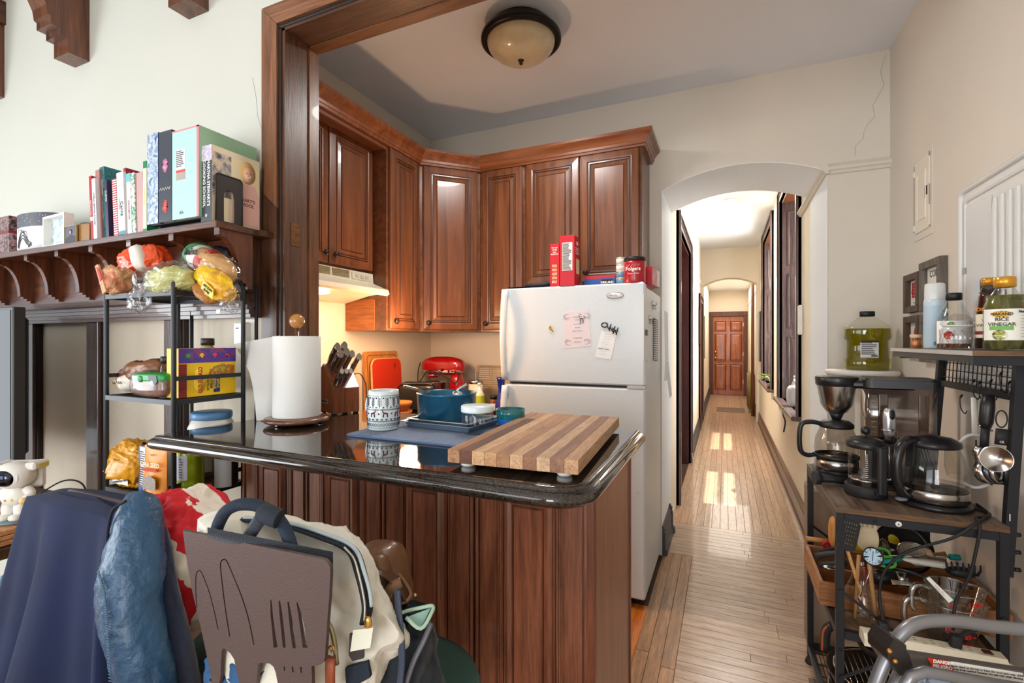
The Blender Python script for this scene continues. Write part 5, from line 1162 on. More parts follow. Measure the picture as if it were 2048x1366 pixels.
# ================================================================ on top of the refrigerator
FT_ = 1.6725
def ftx(px, Y): return atY(px, 560, Y).x
t = thing('saute_pan', 'black sheet pan with a cloth lying on the left of the refrigerator top', 'pan', (ftx(1066, 2.66), 2.66, FT_))
part('pan_body', MB().rings(.24, .2, [(.012,0),(.0,.012),(-.004,.013),(.002,.010),(.014,.002)], lambda a, c, d: (a, c, d)), mat((44,40,36), .4, .5), t)
part('rolled_cloth', MB().tube([(-.02,-.06,.022),(.09,-.055,.026),(.105,-.02,.028)], .014, 10), mat((52,56,64), .8, bump=.4), t)
def ctn(px0, px1, Y, ytop, d, nm, lab, m, rz=0): 
    x0, x1 = ftx(px0, Y), ftx(px1, Y); h = atY((px0+px1)/2, ytop, Y).z - FT_
    return carton(nm, lab, 'box', ((x0+x1)/2, Y, FT_), x1-x0, d, h, m, rz), x1-x0, h
RB = mat((196,24,40), .4)
(t, w, h) = ctn(1100, 1118.5, 2.535, 488, .06, 'dessert_box', 'narrow red carton with white lettering and small pictures on the refrigerator', RB)
for k, s_ in enumerate(('TRY OUR', 'OTHER', 'Great', 'PRODUCTS')): txt(s_, .0105, FT(0, -.001, h-.022-.012*k), TW, t, bold=.02, xs=.8)
for k in range(5): flat(t, -.014, .014, h-.13-.022*k, h-.115-.022*k, -.0005, art([(240,200,150),(200,120,60),(240,230,220)], 60), 'printed_picture')
(t, w, h) = ctn(1119.5, 1149, 2.50, 471, .10, 'cereal_box', 'tall red carton with a nutrition table on its narrow side', RB, D(0))
flat(t, -w/2+.014, w/2-.012, h*.30, h*.86, -.0005, TW); lines(t, -w/2+.016, w/2-.014, h*.31, h*.85, -.0012, 24, seed=4)
flatx(t, .03, .09, h*.25, h*.55, w/2, mat((220,206,160), .5), 'recipe_panel'); 
part('brand_oval', MB().lathe([(0,.0008),(1,.0008)], 20, (w/2, .05, h*.86), Matrix(((0,0,1),(.018,0,0),(0,.012,0)))), TW, t)
part('cake_picture', MB().lathe([(0,.0008),(1,.0008)], 20, (w/2, .085, h*.70), Matrix(((0,0,1),(.014,0,0),(0,.03,0)))), mat((150,90,50), .6), t)
for k in range(4): txt('HEALTHY NATURALLY', .006, face((w/2+.001, .045, h*.76-.010*k), (0,1,0), (0,0,1)), TW, t)
(t, w, h) = ctn(1168, 1231, 2.62, 551, .12, 'snack_box', 'flat blue and red carton lying on the refrigerator top', mat((28,76,150), .4))
part('red_band', MB().box(-w/2-.0006, w/2+.0006, -.0006, .12, h*.72, h+.0006), mat((180,30,40), .4), t); flat(t, w*.06, w*.42, h*.1, h*.62, -.0008, INK, 'black_label'); txt('KIRKLAND', .017, FT(w*.24, -.0016, h*.36), TW, t, bold=.03, xs=.85)
part('white_tray', MB().box(-w/2-.05, w/2, -.06, -.01, 0.0002, .006, .002), mat((226,226,222), .5), t)
def tin(x, Y, z, r, h, m, lab, lidm=None, nm='tin_can', g='small tins stacked on the refrigerator'):
    t = turned(nm, lab, 'can', (x, Y, z), [('can_body', [(0,0),(r,0),(r,h*.9),(0,h*.9)], m), ('lid', [(r*1.03,h*.86),(r*1.04,h*.9),(r*1.04,h),(0,h)], lidm or mat((220,206,170), .3, .4))], group=g, n=24)
    return t
x = ftx(1241, 2.56)
for k, (c, l) in enumerate((((110,140,160), 'blue grey tin at the bottom of the small stack'), ((110,140,160), 'blue tin second from the bottom of the small stack'), ((226,222,214), 'white tin second from the top of the small stack'), ((226,222,214), 'white tin at the top of the small stack'))): tin(x, 2.58, FT_+.0358*k, .027, .0355, mat(c, .4), l)
x = ftx(1268, 2.53)
t = turned('coffee_can', 'big red plastic coffee can with a black lid on the refrigerator', 'can', (x, 2.555, FT_), [('can_body', [(0,0),(.052,0),(.055,.006),(.054,.05),(.055,.10),(.052,.118),(0,.118)], mat((176,20,36), .35, coat=.3)), ('lid', [(.053,.115),(.056,.118),(.056,.132),(.052,.135),(0,.133)], BLACK)], n=36)
txt('Folgers', .026, Matrix.Translation((0,-.0558,.07)) @ face((0,0,0)), TW, t, bold=.02); txt('Classic Roast', .011, face((0,-.0558,.047)), TW, t)
b = MB()
for k in range(14): a = -2.3+k*.1; b.ball((.0556*math.cos(a), .0556*math.sin(a), .088+.006*math.sin(k*2.1)), .0018, 5, 4)
part('star_print', b, TW, t, kind='stuff')
turned('glass_jar', 'clear glass jar with a gold lid behind the coffee can', 'jar', (ftx(1296, 2.88), 2.875, FT_), [('jar_body', [(0,0),(.032,0),(.034,.004),(.034,.10),(.030,.108),(0,.108)], glass((.9,.88,.84), .05, 1.3, .5)), ('contents', [(0,.003),(.031,.003),(.031,.07),(0,.07)], mat((150,110,80), .7)), ('lid', [(.033,.104),(.036,.106),(.036,.122),(0,.123)], mat((200,170,110), .3, .6))])
t = carton('can_carton', 'red soda carton with white side at the right edge of the refrigerator', 'box', (-.378, 2.622, FT_), .055, .20, .095, mat((186,20,34), .4), D(-4))
flatx(t, .13, .195, .004, .09, .0276, mat((236,232,226), .5), 'white_end')
for k in range(3): part('swoosh', MB().tube(spline([(.0284, .01, .03+k*.008), (.0284, .06, .05+k*.007), (.0284, .12, .085)], 5), .0012, 5), TW, t)
txt('24', .022, face((.0285, .10, .018), (0,1,0), (0,0,1)), TW, t, bold=.02)
# ================================================================ right wall
t = thing('access_door', 'small painted-over access door with peeling edges in right wall', 'access panel', (.8168, 2.72, 2.025))
part('frame', MB().box(-.003, 0, -.108, .108, -.19, .19), WALLB, t)
part('leaf', MB().box(-.008, -.003, -.088, .088, -.158, .165, .002), mat((226,218,202), .6, bump=.3, bs=60), t)
part('inner_panel', MB().rings(.11, .22, [(0,0),(.004,.003),(.012,-.001),(.018,.001)], lambda a, c, d: (-.008-d, a, c)), mat((226,218,202), .6, bump=.3, bs=60), t)
b = MB()
for (y0,y1,z0,z1) in ((.088,.092,-.15,.16),(-.098,-.089,-.155,-.150),(-.092,-.089,-.06,.03),(-.07,-.05,-.01,.03),(-.04,-.03,-.02,.035),(-.092,-.088,.15,.17)): b.box(-.0086, -.0078, y0, y1, z0, z1)
part('crack', b, mat((60,46,34), .9), t, kind='stuff')
for z in (-.13, .12): part('hinge', MB().box(-.012,-.003,.080,.10,z-.014,z+.014,.002), mat((222,214,198), .5), t)
# white moulded panel
PW = mat((214,214,210), .35, bump=.15, bs=12); PY0, PY1, PZ0, PZ1 = 1.62, 2.29, 1.22, 1.925
t = thing('folding_table', 'white moulded plastic folding table top hung on the right wall', 'folding table', (.816, (PY0+PY1)/2, (PZ0+PZ1)/2))
hy, hz = (PY1-PY0)/2, (PZ1-PZ0)/2
fx = lambda w: -w
part('tabletop', MB().prism(rrect(-hy,hy,-hz,hz,.03,5), 0, .018, lambda y, z, w: (-w, y, z)), PW, t)
part('raised_rim', MB().tube([(-.021,y,z) for y,z in rrect(-hy+.010,hy-.010,-hz+.010,hz-.010,.025,5)], .010, 8, closed=True), PW, t)
part('inner_rim', MB().tube([(-.019,y,z) for y,z in rrect(-hy+.05,hy-.04,-hz+.05,hz-.05,.02,5)], .006, 8, closed=True), PW, t)
part('smooth_field', MB().box(-.022,-.018, .11, hy-.05, -hz+.06, hz-.075, .002), mat((206,208,208), .3), t)
for k in range(5): y = .085-.045*k; part('rib', MB().blob((-.020,y,-.0), (.008,.012,hz-.09), (.8,.3), nu=20, nv=20), PW, t)
part('latch', MB().box(-.026,-.018, hy-.046,hy-.030, .04,.065,.002), mat((150,152,150), .4), t)
part('snap_button', MB().blob((-.028,.02,-.06), (.004,.008,.018), (1,.6)), PW, t)
th = thing('thermometer', 'small digital thermometer with blue screen clipped on the white panel', 'thermometer', (.790, 1.945, 1.475))
part('case', MB().box(-.014,0,-.035,.035,-.035,.035,.003), mat((216,216,214), .4), th); part('screen', MB().box(-.016,-.0139,.006,.028,-.02,.02), mat((70,120,150), .2), th); part('buttons', MB().box(-.0155,-.0139,-.026,-.008,-.024,.024), mat((110,112,116), .5), th)
txt('MIN MAX', .008, face((-.0158,-.017,0), (0,0,1), (0,1,0)), TW, th)
# square wooden picture frames
FRW = wood((64,44,34), (104,78,60), 'Z', 1.2, .55); FRG = wood((84,76,68), (124,114,104), 'Z', 1.2, .6)
def wframe(Y0, Y1, z0, z1, lab, m, pic):
    t = thing('picture_frame', lab, 'picture frame', (.8165, (Y0+Y1)/2, (z0+z1)/2), group='square wooden frames on the right wall')
    a, c, e = (Y1-Y0)/2, (z1-z0)/2, .030
    part('frame', MB().box(-.028,0,-a,a,c-e,c,.001).box(-.028,0,-a,a,-c,-c+e,.001).box(-.028,0,-a,-a+e,-c+e,c-e,.001).box(-.028,0,a-e,a,-c+e,c-e,.001), m, t)
    part('picture', MB().box(-.006,-.001,-a+e,a-e,-c+e,c-e), mat((226,224,214), .6), t)
    return t, a, c
RPR = mat((200,40,50), .6)
t, a, c = wframe(2.70, 2.89, 1.505, 1.685, 'dark square frame with red scribbled drawing, upper left of the group', FRW, 0)
b = MB()
for k in range(5): b.tube([(-.0068, .04-.01*j+(.006 if j % 2 else 0), .04-.014*k+(.008 if j % 2 else -.004)) for j in range(7)], .003, 5)
part('red_drawing', b, RPR, t, kind='stuff'); part('loop_drawing', MB().tube([(-.0068, .0+.05*math.cos(x), .0+.048*math.sin(x)) for x in [PI*.1*k for k in range(18)]], .0012, 4), mat((60,80,60), .6), t)
t, a, c = wframe(2.46, 2.685, 1.50, 1.715, 'weathered grey square frame partly behind the white spray can', FRG, 0); txt('CODE', .04, face((-.0068, 0, .05), (0,-1,0), (0,0,1)), INK, t)
t, a, c = wframe(2.70, 2.89, 1.30, 1.488, 'dark square frame with a red dome picture, lower left of the group', FRW, 0)
part('red_dome', MB().prism(arc(.0,-.0,.042,0,PI,12), -.0070, -.0062, lambda y, z, w: (w, y-.02, z+.01)), RPR, t); part('red_flower', MB().blob((-.007,.03,-.03), (.002,.014,.02), (.6,.6)), RPR, t)
t, a, c = wframe(2.46, 2.685, 1.28, 1.485, 'weathered grey square frame in the lower row behind the bottles', FRG, 0)
# corner stand with oil bottle
t = thing('corner_shelf', 'white round topped corner stand behind the coffee maker', 'stand', (.650, 3.02, 0)); CW = mat((226,222,212), .45)
part('top', MB().lathe([(0,1.195),(.150,1.195),(.160,1.203),(.162,1.212),(.156,1.222),(0,1.222)], 40), CW, t)
part('apron', MB().lathe([(.138,1.160),(.142,1.165),(.142,1.194)], 40), CW, t)
part('column', MB().lathe([(0,0),(.11,0),(.11,.03),(.03,.06),(.028,1.10),(.05,1.15),(.12,1.162),(0,1.162)], 24), CW, t)
OILM = mat((150,140,10), .06, trans=.75, coat=.6, ior=1.3)
t = turned('oil_jug', 'large jug of yellow green olive oil with a black cap on the corner stand', 'bottle', (.672, 3.005, 1.2225), [
  ('oil', [(0,.003),(.092,.003),(.097,.015),(.097,.052),(.090,.066),(.088,.12),(.088,.15),(.099,.165),(.101,.205),(.099,.214),(0,.214)], OILM),
  ('jug_body', [(0,0),(.094,0),(.101,.012),(.101,.054),(.093,.068),(.091,.12),(.092,.15),(.103,.165),(.105,.21),(.100,.225),(.05,.262),(.030,.276),(.028,.284)], glass((.97,.97,.93), .03, 1.3, .5)),
  ('cap', [(.029,.276),(.033,.278),(.033,.300),(.030,.303),(0,.303)], BLACK)], n=40)
for c_ in t.children: c_.data.transform(Matrix.Diagonal((1,.62,1,1)))
q_ = Vector((-.0,-.0,0)); yl = -.0905*.62-.003
flat(t, -.042, .034, .066, .150, yl, mat((214,214,210), .5)); lines(t, -.038, .030, .080, .145, yl-.0008, 7); flat(t, -.042,.034,.143,.152, yl-.0008, INK, 'label_band')
b = MB()
for k in range(12): b.box(.004+k*.0022, .0052+k*.0022, yl-.0018, yl-.0008, .070, .080)
part('barcode', b, INK, t, kind='stuff')
# ================================================================ rolling cart
CX0, CX1, CY0, CY1, CZ = .322, .733, 1.80, 2.395, .847
LB = mat((40,41,46), .4, .4); CWD = wood((56,44,36), (104,84,68), 'Y', 1.2, .45, 0, .3, (126,106,88)); CWD2 = wood((70,48,28), (120,86,52), 'X', 1.4, .45)
t = thing('kitchen_cart', 'dark wood and black metal utility cart loaded with coffee gear', 'cart', ((CX0+CX1)/2, 2.1, 0))
part('top_board', MB().box(CX0, CX1, CY0, CY1, CZ-.016, CZ), CWD, t, True)
b = MB(); b.box(CX0, CX1, CY0-.0012, CY0, CZ-.016, CZ-.001); part('edge_band', b, CWD2, t, True)
L = .011
def bar(x0, x1, y0, y1, z0, z1, nm='rail', par=None): return part(nm, MB().box(x0, x1, y0, y1, z0, z1, .001), LB, par or t, True)
for x in (CX0+L, CX1-L):
    for y in (CY0+L, CY1-L):
        bar(x-L, x+L, y-L, y+L, .03, CZ-.0165, 'leg'); part('foot', MB().lathe([(0,0),(.018,0),(.02,.006),(.016,.02),(.008,.03),(0,.03)], 14, (x, y, 0)), MATBLK, t, True)
for z in (CZ-.042, .435, .062):
    bar(CX0+2*L, CX1-2*L, CY0, CY0+.02, z, z+.025); bar(CX0+2*L, CX1-2*L, CY1-.02, CY1, z, z+.025)
    bar(CX0, CX0+.02, CY0+2*L, CY1-2*L, z, z+.025); bar(CX1-.02, CX1, CY0+2*L, CY1-2*L, z, z+.025)
part('middle_board', MB().box(CX0+.002, CX1-.002, CY0+.024, CY1-.024, .444, .459), CWD, t, True)
b = MB()
for k in range(1, 30): b.tube([(CX0+.02+(CX1-CX0-.04)*k/30, CY0+.02, .084), (CX0+.02+(CX1-CX0-.04)*k/30, CY1-.02, .084)], .0018, 5)
for k in range(1, 8): b.tube([(CX0+.02, CY0+(CY1-CY0)*k/8, .081), (CX1-.02, CY0+(CY1-CY0)*k/8, .081)], .002, 5)
part('wire_deck', b, LB, t, True, kind='stuff')
for (xa, za, xb, zb) in ((CX0+L, .589, CX1-L, .314), (CX0+L, .314, CX1-L, .589)):
    for y in (CY0-.004, CY1+.004): part('brace', MB().tube([(xa, y, za), ((xa+xb)/2, y-.003, (za+zb)/2), (xb, y, zb)], .0065, 4, flat=.35, up=(0,1,0)), LB, t, True)
part('brace_bolt', MB().lathe([(0,.004),(.006,.003),(.007,0)], 10, ((CX0+CX1)/2, CY0-.009, .4515), RX), STEEL, t, True)
for x, z in ((CX0+L,.589),(CX0+L,.314),(CX0+L,.40),(CX1-L,.589),(CX0+.10,CZ-.028),(CX1-.10,CZ-.028)): part('screw', MB().lathe([(0,.003),(.004,.0025),(.005,0)], 8, (x, CY0-.0005, z), RX), BLACK, t, True)
st = part('sticker', MB().lathe([(0,.001),(.008,.001),(.008,0)], 20, (atY(1797,1038,CY0).x, CY0-.0003, CZ-.029), RX), TW, t, True)
txt('6', .011, face((atY(1797,1038,CY0).x, CY0-.002, CZ-.029)), INK, st, world=True)
# hutch (part of the cart)
def upr(y, x0, x1, z0, z1, nm='upright'):
    b = MB(); w = .012
    vs = [(x0-w,y-w,z0),(x0+w,y-w,z0),(x0+w,y+w,z0),(x0-w,y+w,z0),(x1-w,y-w,z1),(x1+w,y-w,z1),(x1+w,y+w,z1),(x1-w,y+w,z1)]
    b.add(vs, [(0,3,2,1),(4,5,6,7),(0,1,5,4),(1,2,6,5),(2,3,7,6),(3,0,4,7)]); return part(nm, b, LB, t, True)
upr(1.832, .737, .768, .70, 1.318); upr(2.36, .722, .765, .70, 1.318)
HZ = 1.345; HX0, HX1, HY0, HY1 = .612, .800, 1.690, 2.385
part('hutch_shelf', MB().box(HX0, HX1, HY0, HY1, HZ-.014, HZ), CWD, t, True)
part('edge_band', MB().box(HX0, HX1, HY0-.0012, HY0, HZ-.0135, HZ-.0005), CWD2, t, True)
part('edge_band', MB().box(HX0-.0012, HX0, HY0, HY1, HZ-.0135, HZ-.0005), mat((176,172,168), .25), t, True)  # pale grey puts the light falling on this long edge into its colour
bar(HX0+.004, HX1-.01, 1.70, 1.72, HZ-.040, HZ-.0145); bar(HX0+.004, HX0+.02, 1.722, 2.38, HZ-.034, HZ-.0145); bar(HX0+.022, HX1-.01, 2.35, 2.37, HZ-.040, HZ-.0145)
bar(.752, .772, 1.845, 2.35, 1.20, 1.222)
for y in (1.72, 1.725): pass
b = MB()
for k in range(17): y = 1.85+k*.0305; b.tube([(.757, y, 1.215), (.762, y, 1.318)], .0018, 5)
part('grid_wire', b, MATBLK, t, True, kind='stuff')
b = MB()
for k in range(3): b.tube([(.757+.0015*k, 1.845, 1.238+.027*k), (.757+.0015*k, 2.35, 1.238+.027*k)], .0016, 5)
part('grid_crosswire', b, MATBLK, t, True, kind='stuff')
for z in (.72, .77, .82): part('bolt', MB().cyl((.755,1.832,z), (.768,1.832,z), .006, n=8), BLACK, t, True)
stk = part('sticker', MB().box(.7395, .7415, 1.8195-.0006, 1.8195, .86, .88), TW, t, True)
# ---- on the cart top
TZ = CZ+.0004
t = thing('coffee_maker', 'drip coffee maker with steel basket cone, glass carafe and big reservoir', 'coffee maker', (.40, 2.235, TZ), D(-4))
part('base_plate', MB().prism(rrect(-.075,.30,-.085,.10,.03,5), 0, .018, XY), mat((26,26,28), .35), t)
part('hot_plate', MB().lathe([(0,.026),(.066,.026),(.070,.024),(.070,.018)], 32), mat((34,34,36), .3), t)
ca = part('carafe', MB().lathe([(0,.056),(.062,.058),(.070,.075),(.074,.10),(.070,.145),(.056,.178),(.054,.19)], 40), glass((.80,.74,.68), .03, 1.4, .9), t)
part('carafe_band', MB().lathe([(.068,.027),(.0735,.030),(.0735,.060),(.070,.064)], 40), STEEL, t); part('carafe_ring', MB().lathe([(.071,.066),(.0755,.070),(.0755,.080),(.072,.082)], 40), BLACK, t)
part('carafe_collar', MB().lathe([(.055,.186),(.058,.188),(.058,.200),(.045,.212),(.015,.218),(0,.218)], 32), BLACK, t)
part('coffee', MB().lathe([(0,.058),(.060,.059),(.066,.074),(0,.074)], 32), mat((40,24,14), .2), t)
part('carafe_handle', MB().tube(spline([(-.050,-.012,.198),(-.085,-.022,.205),(-.118,-.030,.195),(-.126,-.032,.15),(-.122,-.030,.09),(-.10,-.022,.072),(-.074,-.014,.076)], 6), .0115, 10, flat=.8), mat((34,34,38), .3), t)
part('basket_cone', MB().lathe([(.030,.245),(.036,.248),(.052,.275),(.066,.352)], 32), STEEL, t); part('basket_rim', MB().lathe([(.066,.350),(.070,.354),(.072,.382),(.070,.386),(0,.386)], 32), mat((30,30,32), .3), t)
part('drip_stop', MB().cyl((0,0,.216), (0,0,.248), .014, .028, n=16), BLACK, t)
part('arm', MB().box(-.01,.24,-.05,.07,.345,.375,.01), mat((30,30,32), .35), t)
TKM = glass((.60,.56,.56), .10, 1.35, 2.0)
tk = part('reservoir', MB().prism(rrect(.085,.292,-.07,.075,.02,5), .15, .352, XY, True), TKM, t)
for x in (.12, .235): part('reservoir_rib', MB().prism(rrect(x,x+.03,-.078,-.07,.004,3), .16, .33, XY), glass((.6,.54,.5), .1, 1.4, .9), t)
part('reservoir_lid', MB().prism(rrect(.078,.300,-.082,.082,.025,5), .352, .38, XY).prism(rrect(.085,.292,-.075,.075,.02,5), .38, .387, XY), mat((26,26,28), .35), t)
part('tower', MB().prism(rrect(.085,.292,-.06,.09,.02,5), .0185, .149, XY), mat((22,22,24), .35), t)
b = MB()
for k in range(9): b.tube([(.10,-.0715,.17+k*.019),(.115,-.0715,.17+k*.019)], .0007, 4)
part('gauge_mark', b, mat((200,160,90), .5), t, kind='stuff')
# french press
p = atZ(1731, 990, TZ); p = Vector((.439, 1.985, TZ))
t = thing('french_press', 'glass french press with a black lid, plunger knob and handle', 'french press', p, D(22))
part('base', MB().lathe([(0,0),(.058,0),(.061,.004),(.060,.034),(.056,.038),(.052,.038),(0,.034)], 40), MATBLK, t)
part('glass_body', MB().lathe([(.050,.03),(.0505,.168)], 40), glass((.92,.92,.92), .02, 1.4, .6), t)
part('lid', MB().lathe([(.0535,.162),(.056,.166),(.056,.176),(.050,.188),(.030,.196),(.008,.200),(0,.2)], 40), mat((30,30,32), .35), t)
part('plunger_knob', MB().ball((0,0,.219), .0145, 16, 12), mat((26,26,28), .3), t); part('plunger_rod', MB().cyl((0,0,.05),(0,0,.21), .0022, n=8), STEEL, t)
part('plunger_disc', MB().lathe([(0,.052),(.048,.052),(.049,.056),(.044,.060),(0,.058)], 32), STEEL, t)
hb = MB().prism([(-.108,.035),(-.058,.03),(-.058,.165),(-.09,.182),(-.108,.176)], -.0125, .0125, YZ)
part('handle', MB().box(-.0125,.0125,-.086,-.070,.022,.178,.004).box(-.0125,.0125,-.075,-.050,.160,.176,.003).box(-.0125,.0125,-.075,-.050,.018,.034,.003), mat((34,34,38), .3), t)
b = MB()
for k in range(12):
    for a in (-PI/2-.55, -PI/2+.62): b.box(*[v for v in (.0508*math.cos(a)-.004, .0508*math.cos(a)+.004, .0508*math.sin(a)-.0008, .0508*math.sin(a)+.0003, .07+k*.0068, .0718+k*.0068)])
part('measure_mark', b, TW, t, kind='stuff')
# milk frother on its stand
t = thing('milk_frother', 'silver handheld milk frother hanging in its black stand', 'milk frother', (.535, 2.105, TZ), D(20))
part('frother_handle', MB().blob((0,0,.235), (.0195,.017,.052), (1,.55), nu=28, nv=20), mat((196,196,198), .2, .7), t); part('thumb_switch', MB().blob((0,-.013,.262), (.010,.006,.018), (1,.8)), BLACK, t)
part('stand_ring', MB().tube([(.022*math.cos(a), .022*math.sin(a), .208) for a in [2*PI*k/20 for k in range(20)]], .002, 6, closed=True), CHROME, t)
part('collar', MB().cyl((0,0,.160),(0,0,.186), .012, .015, n=16), BLACK, t)
part('shaft', MB().cyl((0,0,.03),(0,0,.165), .0013, n=6), CHROME, t); part('whisk_coil', MB().lathe([(.008,.028),(.010,.031),(.008,.034),(.008,.028)], 16), CHROME, t)
part('stand_post', MB().tube([(.03,.005,.004),(.03,.005,.20),(.022,.0,.208)], .0022, 6), CHROME, t); part('stand_base', MB().lathe([(0,0),(.035,0),(.036,.004),(.03,.007),(0,.008)], 24), mat((60,50,40), .3, .5), t)
txt('CE', .008, face((0,-.0178,.212)), INK, t)
# kettle
t = thing('electric_kettle', 'glass electric kettle with a black lid and handle on its base', 'kettle', (.612, 1.955, TZ), D(25))
part('power_base', MB().lathe([(0,0),(.092,0),(.096,.004),(.094,.014),(.085,.018),(0,.018)], 44), mat((24,24,26), .3), t)
part('steel_band', MB().lathe([(.080,.020),(.087,.022),(.087,.052),(.085,.055)], 44), STEEL, t); part('inner_floor', MB().lathe([(0,.045),(.082,.045)], 32), mat((120,116,110), .25, .9), t)
part('glass_body', MB().lathe([(.086,.054),(.087,.075),(.084,.11),(.075,.15),(.062,.185),(.058,.195)], 44), glass((.93,.92,.90), .04, 1.4, .8), t)
part('water', MB().lathe([(0,.05),(.083,.056),(.084,.068),(0,.068)], 32), glass((.8,.82,.84), .02, 1.3, .4), t)
part('lid', MB().lathe([(.062,.186),(.066,.190),(.064,.203),(.045,.215),(.02,.220),(0,.221)], 36, sx=1.12), mat((26,26,28), .3), t)
KP = spline([(-.052,0,.205),(-.085,0,.205),(-.112,0,.180),(-.122,0,.135),(-.120,0,.085),(-.108,0,.045),(-.088,0,.025)], 6)
part('handle', MB().tube(KP, .0135, 12, flat=1.25, up=(0,1,0)), mat((28,28,30), .25), t)
part('handle_spine', MB().prism([(-.085,.022),(-.078,.20),(-.060,.205),(-.066,.15),(-.078,.10),(-.080,.022)], -.013, .013, lambda x, z, w: (x, w, z)), mat((28,28,30), .3), t)
part('power_switch', MB().blob((-.108,-.004,.020), (.018,.012,.006), (.8,.8)), mat((150,150,160), .15, trans=.4), t)
part('button', MB().lathe([(0,.004),(.010,.003),(.011,0)], 16, (-.10,-.006,.203), Matrix.Rotation(D(-35),3,'Y')), BLACK, t)
b = MB(); rr = random.Random(3)
for _ in range(260):
    a = rr.uniform(0, 2*PI); z = rr.uniform(.085, .18); r_ = .084-.022*max(0, (z-.11)/.075)**1.2
    b.ball((r_*math.cos(a), r_*math.sin(a), z), rr.uniform(.0006, .0013), 5, 3)
part('droplets', b, glass((1,1,1), .0, 1.3, .6), t, kind='stuff')
# tamper lying on its side
t = thing('tamper', 'black handle with ribbed round end lying at the cart edge', 'kitchen tool', (.335, 2.065, TZ+.024), D(12))
part('ribbed_head', MB().cyl((-.035,0,0), (-.018,0,0), .024, n=28), MATBLK, t)
b = MB()
for k in range(-4, 5): b.box(-.038, -.035, k*.0048-.0014, k*.0048+.0014, -math.sqrt(.023**2-(k*.0048)**2), math.sqrt(.023**2-(k*.0048)**2))
part('rib', b, mat((60,60,62), .5), t, kind='stuff')
part('handle', MB().tube([(-.018,0,0),(.03,0,-.004),(.085,0,-.010)], [.016,.012,.0125], 12), MATBLK, t)
single('appliance_cord', MB().tube(spline([(.700,1.955,TZ+.004),(.722,1.93,TZ+.004),(.728,1.90,TZ+.004),(.70,1.86,TZ+.004),(.672,1.835,TZ+.006),(.665,1.792,.842),(.655,1.785,.78),(.64,1.785,.70),(.61,1.785,.62),(.600,1.775,.54)], 8), .0042, 7), MATBLK, 'black kettle cord dropping from the cart top to the power strip', 'cord')
single('appliance_cord', MB().tube(spline([(.735,2.0,TZ+.004),(.725,1.90,TZ+.005),(.69,1.84,TZ+.005),(.655,1.795,.845),(.60,1.786,.80),(.50,1.786,.745),(.445,1.786,.68),(.43,1.786,.60),(.437,1.772,.52)], 8), .0042, 7), MATBLK, 'black coffee maker cord curving across the cart front to the power strip', 'cord')
# ---- bottles on the hutch shelf
HS = HZ+.0004
t = turned('spray_can', 'white and blue spray can with a clear cap on the hutch shelf', 'spray can', (.680, 2.16, HS), [('can_body', [(0,0),(.030,0),(.031,.003),(.031,.165),(.028,.175),(0,.175)], mat((190,206,214), .3, .1)), ('cap', [(.029,.172),(.0295,.175),(.028,.225),(.025,.23),(0,.23)], mat((226,228,228), .25, trans=.2)), ('label', [(.0314,.01),(.0314,.15)], mat((168,192,206), .4))])
lines(t, -.006, .018, .02, .14, -.0285, 26, mat((70,90,110), .7), .4); flat(t, -.012, .014, .012, .024, -.0300, mat((80,140,140), .5), 'label_band')
def bot(name, lab, loc, prof, liqh, liq, cap, capm, extra=None, n=32):
    t = thing(name, lab, 'bottle', loc)
    inner = [(0,.003)]+[(max(0, r-.0025), z) for r, z in prof if .003 < z <= liqh]
    rl = inner[-1][0]; inner += [(rl, liqh), (0, liqh)]
    part('liquid', MB().lathe(inner, n), liq, t); part('glass_body', MB().lathe(prof, n), glass((.95,.95,.93), .03, 1.3, .5), t); part('cap', MB().lathe(cap, n), capm, t)
    return t
t = bot('vinegar_bottle', 'wide clear bottle of cider vinegar with apples on its label', (.690, 2.035, HS), [(0,0),(.042,0),(.045,.004),(.045,.095),(.040,.110),(.018,.155),(.016,.165)], .03, mat((150,80,20), .1, trans=.5), [(.0165,.160),(.021,.161),(.021,.182),(.019,.184),(0,.184)], BLACK)
part('label', MB().lathe([(.0454,.018),(.0454,.092)], 20, a0=-PI*.98, a1=-PI*.15), TW, t)
part('printed_apple', MB().lathe([(0,.001),(.013,.001)], 16, (-.026,-.0385,.045), Matrix.Rotation(-.6,3,'Z') @ RX), mat((214,50,40), .5), t); part('printed_leaf', MB().lathe([(0,.001),(.009,.001)], 12, (-.022,-.041,.08), Matrix.Rotation(-.5,3,'Z') @ RX), mat((110,170,70), .5), t)
t = turned('glass_jar', 'swirled clear glass storage jar in front of the cider vinegar', 'jar', (.652, 1.892, HS), [('jar_body', [(0,.002),(.036,0),(.042,.004),(.043,.06),(.036,.068),(.034,.074)], glass((.9,.9,.9), .05, 1.5, .9)), ('stopper', [(.036,.074),(.042,.076),(.042,.082),(.030,.096),(.018,.106),(.010,.110),(0,.110)], glass((.92,.92,.92), .05, 1.5, .9)), ('seal_ring', [(.037,.070),(.040,.072),(.037,.075)], mat((200,200,196), .4))])
b = MB()
for k in range(16): b.tube([(.0435*math.cos(2*PI*k/16+j*.12), .0435*math.sin(2*PI*k/16+j*.12), .006+j*.009) for j in range(7)], .0016, 5)
part('swirl_rib', b, glass((.94,.94,.94), .04, 1.5, .9), t, kind='stuff')
t = bot('wine_vinegar_bottle', 'dark bottle of red wine vinegar with a gold cap', (.715, 1.872, HS), [(0,0),(.030,0),(.032,.004),(.032,.10),(.028,.125),(.024,.155),(.018,.178),(.013,.192),(.013,.196)], .170, mat((70,26,14), .08, trans=.3, coat=.4), [(.0135,.190),(.017,.191),(.017,.210),(.015,.212),(0,.212)], mat((200,140,40), .3, .5))
